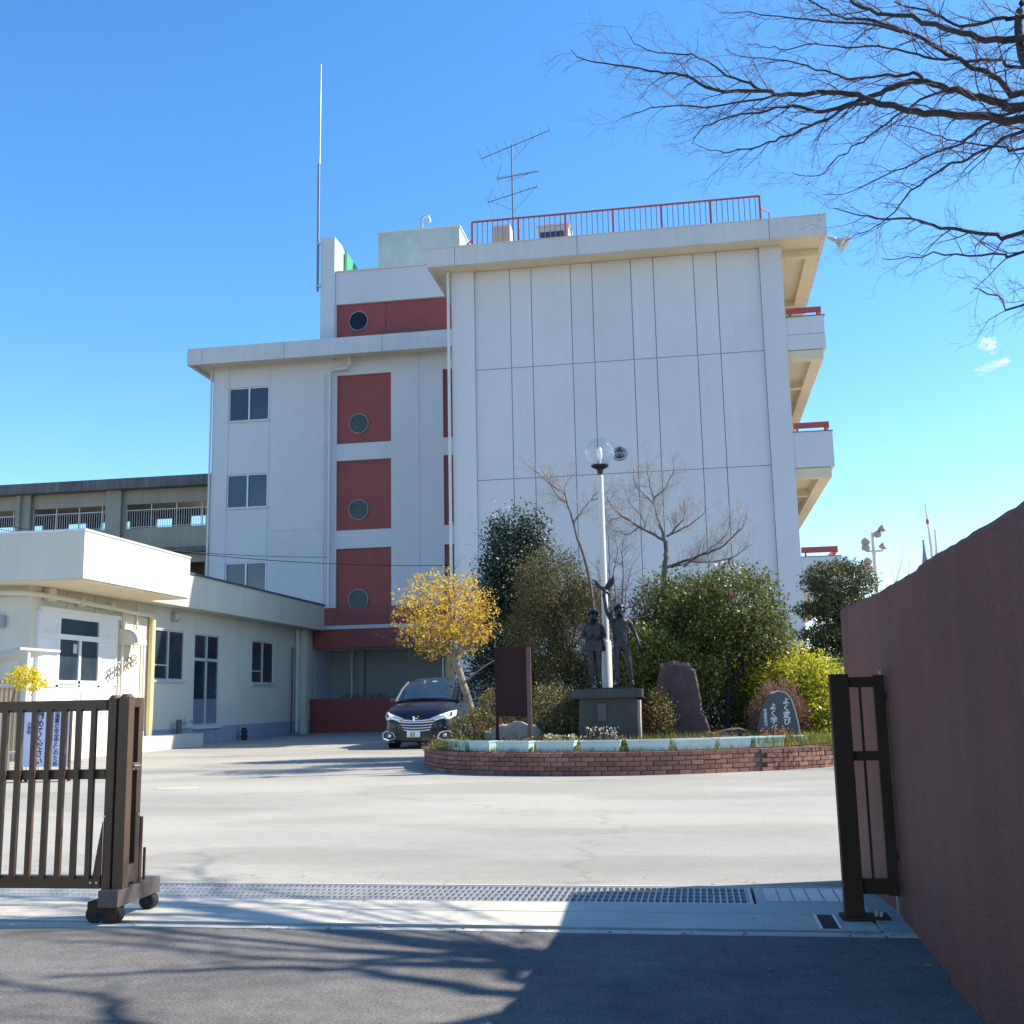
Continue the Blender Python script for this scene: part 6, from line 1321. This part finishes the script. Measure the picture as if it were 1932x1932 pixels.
shrub('leafy_shrub', 'mid-green leafy shrub filling the space behind the standing rock', 'shrub',
      [(-0.85, 22.0, 1.9, 0.75, 0.5, 0.85), (-0.2, 22.2, 1.7, 0.8, 0.5, 0.75), (-1.1, 21.95, 1.0, 0.5, 0.35, 0.8), (0.5, 22.9, 1.3, 0.9, 0.4, 0.8), (1.2, 23.0, 1.4, 0.8, 0.5, 0.8)], 24000, 0.065, GREENL, 53, sig=0.08, k=9, lump=0.15)
shrub('lime_shrub', 'bright yellow-green sunlit shrub beside the brown gate post', 'shrub',
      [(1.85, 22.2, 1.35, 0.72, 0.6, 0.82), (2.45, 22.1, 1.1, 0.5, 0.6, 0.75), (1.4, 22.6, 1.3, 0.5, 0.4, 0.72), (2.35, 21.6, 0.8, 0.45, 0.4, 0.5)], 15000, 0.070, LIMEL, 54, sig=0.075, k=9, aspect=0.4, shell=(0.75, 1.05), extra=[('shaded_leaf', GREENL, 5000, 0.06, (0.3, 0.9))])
rb_ = thing('bare_round_bush', 'dome of reddish bare twigs arching behind the inscribed stone', 'shrub', (1.5, 21.55, 0.4)); tw = []; rg = np.random.default_rng(61)
for i in range(420):
    d = unit(rg.normal(size=3)); d[2] = abs(d[2]) * 0.9 + 0.15; d = unit(d); tip = np.array([1.46, 21.35, 0.50]) + d * np.array([0.66, 0.45, 1.12]) * rg.uniform(0.85, 1.02); b0 = np.array([1.46 + rg.uniform(-0.25, 0.25), 21.5 + rg.uniform(-0.2, 0.2), 0.4])
    q = spline([b0, (b0 + tip) / 2 + rg.normal(size=3) * 0.05, tip], 3); r = np.linspace(0.008, 0.004, len(q)); tw.append((q, r)); sprout(None, q, r, rg, 7, 0.17, (0, 0, 0.15), 0, tw, rmin=0.0038, start=0.4, m=4)
tubes('twigs', tw, mat('reddish_fine_twig', (0.30, 0.14, 0.105), 0.85, var=0.3, scale=6), rb_, 3)
# cloud-pruned evergreen near the right corner of the building
shrub('pruned_evergreen', 'layered cloud-pruned evergreen between the building corner and the maroon wall', 'tree',
      [(3.5, 27.5, 3.95, 0.88, 0.8, 0.52), (3.45, 27.4, 3.25, 1.05, 0.8, 0.30), (3.3, 27.4, 2.65, 0.85, 0.8, 0.33), (3.1, 27.3, 2.05, 0.95, 0.8, 0.40), (3.5, 27.2, 1.3, 1.1, 0.8, 0.55), (4.1, 27.5, 2.9, 0.6, 0.6, 0.35)], 40000, 0.085, CLOUDL, 62, sig=0.07, k=9, flat=0.5, shell=(0.5, 1.0),
      trunk=[([[3.4, 27.7, 0], [3.4, 27.7, 1.8], [3.45, 27.7, 3.4]], 0.10, 0.05)], zmin=0.2, aspect=0.35, extra=[('rusty_tips', RUSTL, 900, 0.05, (0.98, 1.05))])
shrub('background_hedge', 'shaded green hedge behind the camellia trunks', 'hedge', [(0.2, 23.9, 1.3, 1.1, 0.4, 1.1), (1.5, 24.0, 1.3, 1.1, 0.4, 1.0), (-1.0, 24.2, 1.5, 1.0, 0.4, 1.1), (2.8, 24.2, 1.1, 0.8, 0.5, 0.9)], 22000, 0.085, GREENL, 55, sig=0.09, k=9, lump=0.1)
# azaleas
AZ = [('low bronze-green azalea mound between the car and the signboard', [(-4.22, 20.95, 0.66, 0.56, 0.5, 0.42), (-3.88, 21.3, 0.98, 0.40, 0.5, 0.50)], 71),
      ('bronze-green azalea mound between the signboard and the pedestal', [(-2.75, 21.4, 0.95, 0.55, 0.5, 0.62), (-2.45, 21.0, 0.8, 0.42, 0.4, 0.45)], 72),
      ('orange-tinged azalea mound between the pedestal and the tall rock', [(-0.78, 21.15, 0.85, 0.32, 0.35, 0.56)], 73)]
for lab, el, sd in AZ:
    shrub('azalea_bush', lab, 'shrub', el, 9000, 0.042, AZAL, sd, sig=0.05, k=9, extra=[('orange_tips', RUSTL, 650, 0.035, (0.95, 1.04))], group='clipped azalea mounds in the planter', shell=(0.7, 1.0), bias=0.8)

# dry russet plants, white seed heads, grasses
def tuft(P, h, w, rg, lean=0.35):
    n = len(P); a = rg.uniform(0, 2 * pi, n); dx = np.stack([np.cos(a), np.sin(a), np.zeros(n)], 1); hh = h * rg.uniform(0.5, 1.2, n)[:, None]
    tip = P + np.array([0, 0, 1]) * hh + dx * hh * lean * rg.uniform(0.2, 1.2, n)[:, None]; s_ = np.stack([-np.sin(a), np.cos(a), np.zeros(n)], 1) * w
    mid = (P + tip) / 2 + np.array([0, 0, 1]) * hh * 0.08
    V = np.stack([P - s_, P + s_, mid + s_ * 0.8, mid - s_ * 0.8, tip, tip], 1)
    V = V[:, :5].reshape(-1, 3); b0 = np.arange(n) * 5
    F = np.concatenate([np.stack([b0, b0 + 1, b0 + 2, b0 + 3], 1)]); F3 = np.stack([b0 + 3, b0 + 2, b0 + 4, b0 + 4], 1)
    return V, F, F3
def grass(name, P, h, w, mt, label=None, cat=None, seed=1, kind='stuff', lean=0.35):
    rg = np.random.default_rng(seed); n = len(P); a = rg.uniform(0, 2 * pi, n); dx = np.stack([np.cos(a), np.sin(a), np.zeros(n)], 1); hh = h * rg.uniform(0.5, 1.2, n)[:, None]
    tip = P + np.array([0, 0, 1]) * hh + dx * hh * lean * rg.uniform(0.2, 1.2, n)[:, None]; s_ = np.stack([-np.sin(a), np.cos(a), np.zeros(n)], 1) * w
    V = np.stack([P - s_, P + s_, tip], 1).reshape(-1, 3); me = npmesh(name, V, np.arange(n * 3).reshape(n, 3), mt); o = addobj(name, me); return tag(o, label, cat, kind=kind)
rg = np.random.default_rng(81); G = []
for i in range(11000):
    s_ = rg.uniform(0.6, 12.0); off = -abs(rg.normal(0.0, 0.34)) - 0.09; p, d, n_ = on_ring(s_, off); dens = 1.0 if (s_ > 8.2 or s_ < 2.2) else 0.55
    if rg.uniform() < dens: G.append((p[0], p[1], 0.385 + min(0.2, -off * 0.06)))
tag(grass('grass', np.array(G), 0.085, 0.0045, GRASSM, 'short yellow-green grass and weeds growing along the brick edge of the planter', 'grass', 82), kind='stuff')
G = []
for i in range(9000):
    p = np.array([rg.uniform(-4.8, 3.2), rg.uniform(19.7, 22.8)]); G.append((p[0], p[1], 0.45 + 0.03 * (p[1] - 19.7)))
grass('ground_cover', np.array(G), 0.17, 0.008, GREENL, 'green ground cover between the shrubs in the middle of the planter', 'ground cover', 83)
def dry(name, label, x, y, z, w, n, h, mt, seed, heads=None, cat='plant', dep=0.2):
    rg = np.random.default_rng(seed); t = thing(name, label, cat, (x, y, z)); paths = []; T = []
    for i in range(n):
        b0 = np.array([x + rg.uniform(-w, w), y + rg.uniform(-dep, dep), z]); tp_ = b0 + np.array([rg.normal() * 0.05, rg.normal() * 0.04, h * rg.uniform(0.5, 1.1)]); q = np.array([b0, (b0 + tp_) / 2 + rg.normal(size=3) * 0.012, tp_]); paths.append((q, np.array([0.004, 0.003, 0.002]))); T.append(tp_)
    tag(tubes('stems', paths, mat('dry_stem', (0.22, 0.13, 0.08), 0.9, var=0.2), t, 3), kind='stuff')
    T = np.array(T); P = np.repeat(T, 7, 0) - np.array([0, 0, 1]) * rg.uniform(0, h * 0.7, len(T) * 7)[:, None] + rg.normal(size=(len(T) * 7, 3)) * 0.022
    if mt: leaves('foliage', P, mt, t, 0.045, 0.45, rng=rg)
    if heads: tag(leaves('seed_heads', np.repeat(T, 5, 0) + rg.normal(size=(len(T) * 5, 3)) * 0.008, heads, t, 0.028, 0.9, rng=rg), kind='stuff')
dry('dry_plant', 'rust-coloured dry plants in front of the inscribed stone', 1.33, 20.33, 0.42, 0.24, 60, 0.30, RUSTL, 91)
dry('dry_plant', 'rust-orange dry plants over the low dark rock', 0.45, 20.25, 0.42, 0.45, 80, 0.20, RUSTL, 92)
dry('dry_plant', 'rust-coloured dry plants at the foot of the signboard', -3.25, 19.72, 0.42, 0.22, 40, 0.17, RUSTL, 93)
dry('dry_plant', 'small rusty dry plant just right of the signboard', -2.72, 19.8, 0.42, 0.10, 26, 0.22, RUSTL, 94)
dry('seeding_plant', 'yellow-green plants with tiny white seed heads left of the pedestal', -2.42, 19.75, 0.42, 0.30, 70, 0.22, GRASSM, 95, WHITEF)
dry('seeding_plant', 'thin reddish stems with tiny white heads against the pedestal front', -1.72, 19.85, 0.42, 0.28, 46, 0.32, None, 96, WHITEF)
dry('leafy_plant', 'small green plant between the signboard legs', -3.0, 19.85, 0.42, 0.16, 34, 0.24, GREENL, 97)
dry('leafy_plant', 'green weed hanging over the edge between two troughs at the pedestal', -1.29, 19.1, 0.38, 0.05, 20, 0.24, GREENL, 98, dep=0.06)
dry('leafy_plant', 'green weeds clustered at the left end of the planter beside the car', -4.75, 20.3, 0.38, 0.35, 60, 0.22, GREENL, 99)
dry('leafy_plant', 'yellow-green weeds at the foot of the lime shrub', 2.1, 20.75, 0.40, 0.4, 90, 0.16, LIMEL, 100)
dry('leafy_plant', 'small plants on top of the dark red porch planter', -13.5, 46.6, 1.44, 1.9, 110, 0.22, DARKL, 101)

# ================================================================== LEFT EDGE SMALL THINGS
aw = thing('lean_to_shelter', 'small slatted lean-to with a pale sloping roof at the left picture edge', 'shelter', (-15.9, 24, 0))
mb = MB(); mb.prism([(-19.0, 2.02), (-14.95, 2.60), (-14.95, 2.66), (-19.0, 2.10)], 22.6, 24.2, 'XZ'); mb.build('sloping_roof', mat('bluish_roof_sheet', (0.40, 0.44, 0.52), 0.5, var=0.1), aw)
MB().box(-15.05, -14.95, 22.9, 23.0, 0, 2.55).build('post', WHITEP, aw)
MB().box(-19, -15.0, 22.9, 22.96, 1.78, 1.86).build('rail', WHITEP, aw)
sl_ = MB().box(-0.03, 0.03, -0.012, 0.012, 0.15, 1.95).mesh('slat', WOODS)
for k in range(16):
    o = bpy.data.objects.new('slat', sl_); COL.objects.link(o); o.parent = aw; o.location = Vector((-15.15 - k * 0.115, 22.93, 0)) - base(aw)
rg = np.random.default_rng(111)
t = thing('yellow_shrub', 'bright yellow flowering branch hanging at the corner of the slatted lean-to', 'shrub', (-14.6, 22.3, 0))
P, D = clumps([(-14.55, 22.2, 1.98, 0.42, 0.3, 0.24), (-14.3, 22.2, 1.85, 0.3, 0.25, 0.2)], 170, 7, 0.04, rg); leaves('blossoms', P, mat('vivid_yellow_petal', (0.72, 0.58, 0.03), 0.6, var=0, island=0.25, transl=0.4), t, 0.06, 0.6, rng=rg)
q = spline([[-15.0, 22.3, 0], [-14.95, 22.3, 1.2], [-14.7, 22.25, 2.0], [-14.65, 22.2, 2.3]], 4); tubes('stem', [(q, np.linspace(0.02, 0.006, len(q)))], GBARK, t, 5)
t = thing('white_chair', 'white plastic chair seen through the gate slats near the lean-to', 'chair', (-13.4, 20.6, 0))
MB().box(-13.65, -13.2, 20.4, 20.85, 0.42, 0.46).build('seat', WHITEP, t); MB().box(-13.65, -13.2, 20.82, 20.86, 0.50, 0.90).build('backrest', WHITEP, t)
for (x, y) in ((-13.63, 20.42), (-13.22, 20.42), (-13.63, 20.83), (-13.22, 20.83)): MB().box(x - 0.015, x + 0.015, y - 0.015, y + 0.015, 0, 0.42).build('leg', WHITEP, t)

# cables strung from the left
def sag(a, b, s_, n=24): return [tuple(np.array(a) * (1 - t) + np.array(b) * t - np.array([0, 0, s_ * 4 * t * (1 - t)])) for t in np.linspace(0, 1, n)]
for (nm, lab, P_) in (('overhead_cable', 'thin black cable sagging from the left edge over the canopy to the downpipe', sag((-24.5, 31, 7.75), (-8.5, 37.75, 6.0), 0.55)),
                      ('overhead_cable', 'second thin cable just under the upper one, ending at the stair block', sag((-26, 34, 7.9), (-16.1, 46.7, 7.7), 0.35)),):
    mb = MB(); mb.tube(P_, 0.012, 5); tag(mb.build(nm, WIREM), lab, 'cable')
# ================================================================== RIGHT BACKGROUND
fl = thing('floodlight_pole', 'pale pole carrying a cluster of round floodlights beyond the pruned evergreen', 'floodlight pole', (9.5, 60, 0))
MB().tube([(9.55, 60, 0), (9.50, 60, 9.6)], [0.14, 0.09], 8).build('pole', PIPEM, fl)
LM = mat('grey_lamp_head', (0.26, 0.25, 0.26), 0.5)
for (dx, dz, yw) in ((0.45, 9.75, 0.5), (0.15, 9.45, 0.2), (-0.35, 9.05, -0.5), (-0.35, 8.75, -0.5), (0.42, 8.8, 0.4), (-0.3, 8.0, -0.4), (-0.25, 7.7, -0.4)):
    c_ = Vector((9.5 + dx, 59.8, dz)); MB().tube([c_ + Vector((-0.12 * (1 if dx > 0 else -1), 0.1, 0.03)), c_, c_ + Vector((0.16 * (1 if dx > 0 else -1), -0.12, 0.06))], [0.08, 0.18, 0.21], 12).build('lamp_head', LM, fl)
MB().box(9.1, 9.95, 59.9, 60.0, 8.55, 8.65).build('cross_arm', PIPEM, fl)
bare_tree('distant_bare_tree', 'faint thin bare tree just right of the floodlight pole', [([[9.98, 55, 0], [9.95, 55, 4], [9.9, 55, 5.6]], 0.09, 0.05), ([[9.9, 55, 5.6], [9.6, 55, 6.4], [9.45, 55, 7.2]], 0.04, 0.01), ([[9.9, 55, 5.6], [10.2, 55, 6.6], [10.3, 55, 7.6]], 0.04, 0.01), ([[10.1, 55, 6.3], [10.6, 55, 7.0], [11.0, 55, 7.25]], 0.03, 0.01), ([[9.6, 55, 6.4], [9.9, 55, 7.3], [10.1, 55, 8.1]], 0.03, 0.01)], 121, mat('grey_far_bark', (0.30, 0.28, 0.27), 0.9, var=0.2), 9.98, 55, 1.0, 2.2)
rgm = mat('ridge_ornament_metal', (0.20, 0.17, 0.28), 0.5, var=0.1)
for (x, zt, lab) in ((9.03, 7.15, 'short dark bell-shaped roof finial just above the maroon wall, left one'), (9.50, 7.55, 'short pale bell-shaped roof finial just above the maroon wall, right one')):
    t = thing('roof_finial', lab, 'roof finial', (x, 45, 5.5)); MB().lathe([(0.15, 5.3), (0.12, 6.2), (0.085, 6.45), (0.05, 6.75), (0.035, zt - 0.08), (0.07, zt - 0.04), (0.0, zt)], (x, 45, 0), 12).build('finial', rgm if x < 9.2 else WHITEP, t)
t = thing('flag_pole', 'tallest thin pale pole between the two short finials above the maroon wall', 'pole', (9.3, 45, 0)); MB().tube([(9.34, 45, 0), (9.30, 45, 6.9), (9.22, 45, 8.6)], [0.06, 0.05, 0.03], 8).build('shaft', WHITEP, t)
MB().lathe([(0.0, 7.75), (0.07, 7.8), (0.06, 7.95), (0.0, 8.0)], (9.25, 45, 0), 10).build('knob', REDMETAL, t)

# ================================================================== LITTLE CLOUDS
def cloud_mat():
    m = bpy.data.materials.new('thin_cloud'); m.use_nodes = True; N = m.node_tree.nodes; L = m.node_tree.links; N.clear()
    o = N.new('ShaderNodeOutputMaterial'); d = N.new('ShaderNodeBsdfDiffuse'); d.inputs[0].default_value = (0.95, 0.95, 0.95, 1)
    t = N.new('ShaderNodeBsdfTranslucent'); t.inputs[0].default_value = (0.95, 0.95, 0.95, 1); m1 = N.new('ShaderNodeMixShader'); L.new(d.outputs[0], m1.inputs[1]); L.new(t.outputs[0], m1.inputs[2])
    tr = N.new('ShaderNodeBsdfTransparent'); m2 = N.new('ShaderNodeMixShader'); tc = N.new('ShaderNodeTexCoord'); n = N.new('ShaderNodeTexNoise'); n.inputs['Scale'].default_value = 0.13; n.inputs['Detail'].default_value = 3
    L.new(tc.outputs['Object'], n.inputs['Vector']); r = N.new('ShaderNodeMapRange'); r.inputs[1].default_value = 0.35; r.inputs[2].default_value = 0.7; r.inputs[3].default_value = 0.02; r.inputs[4].default_value = 0.16
    L.new(n.outputs['Fac'], r.inputs[0]); L.new(r.outputs[0], m2.inputs[0]); L.new(tr.outputs[0], m2.inputs[1]); L.new(m1.outputs[0], m2.inputs[2]); L.new(m2.outputs[0], o.inputs[0]); return m
CM = cloud_mat()
crg = np.random.default_rng(5)
bm = bmesh.new(); bmesh.ops.create_icosphere(bm, subdivisions=2, radius=1.0); UV = [tuple(v.co) for v in bm.verts]; UF = [tuple(v.index for v in f.verts) for f in bm.faces]; bm.free()
for (C_, blobs, lab) in (((286, 1060, 323), ((0, 0, 4.5), (3, -3, 3.5), (-3, 4, 3)), 'smaller upper wisp of white cloud right of the building'), ((285, 1050, 297), ((-6, 0, 4.5), (4, 2, 4), (8, 5, 3)), 'larger lower wisp of white cloud right of the building')):
    mb = MB()
    for (dx, dz, sp) in blobs:
        for k in range(22):
            c_ = np.array(C_) + np.array([dx, 0, dz]) + crg.normal(size=3) * np.array([sp, 4, sp * 0.45]); r_ = crg.uniform(0.8, 2.6)
            mb.raw([(c_[0] + v[0] * r_ * 1.5, c_[1] + v[1] * r_, c_[2] + v[2] * r_ * 0.8) for v in UV], UF)
    o = mb.build('cloud', CM, None, loc=C_, fix=False); o.data.shade_smooth(); tag(o, lab, 'cloud')

# ------------------------------------------------------------------ small extras
t = thing('wall_top_bracket', 'small dark rounded bracket on the maroon wall top at the right picture edge', 'bracket', (1.12, 3.70, 1.9))
MB().lathe([(0.022, 1.88), (0.022, 2.02), (0.016, 2.05), (0.0, 2.06)], (1.115, 3.68, 0), 12).build('bracket_post', BRONZEG2, t, smooth=True)
rg = np.random.default_rng(141); Q = []
for i in range(230):
    k = rg.uniform()
    if k < 0.35: Q.append((rg.uniform(0.2, 1.06), rg.uniform(3.5, 7.2)))
    elif k < 0.55: Q.append((rg.uniform(-4, 1.0), 6.40 + rg.normal() * 0.05))
    elif k < 0.75: Q.append((rg.uniform(-5, 0.9), 8.0 + abs(rg.normal()) * 0.25))
    elif k < 0.9: p, d, n_ = on_ring(rg.uniform(0, 10), 0.06 + abs(rg.normal()) * 0.15); Q.append((p[0], p[1]))
    else: Q.append((rg.uniform(-9, 2), rg.uniform(8, 20)))
Q = np.array([(x, y, 0.012) for x, y in Q]); n = len(Q); a = rg.uniform(0, 2 * pi, n); L_ = rg.uniform(0.010, 0.024, n)[:, None]
ax = np.stack([np.cos(a), np.sin(a), rg.uniform(-0.2, 0.2, n)], 1) * L_; ay = np.stack([-np.sin(a), np.cos(a), rg.uniform(-0.2, 0.2, n)], 1) * L_ * 0.5
V = np.stack([Q - ax, Q + ay, Q + ax, Q - ay], 1).reshape(-1, 3)
o = addobj('fallen_leaves', npmesh('fallen_leaves', V, np.arange(n * 4).reshape(n, 4), mat('dry_leaf_litter', (0.20, 0.13, 0.07), 0.8, var=0, island=0.5, hue=0.03))); tag(o, 'tiny dry fallen leaves and grit scattered at the wall foot and along the gate track', 'leaf litter', kind='stuff')
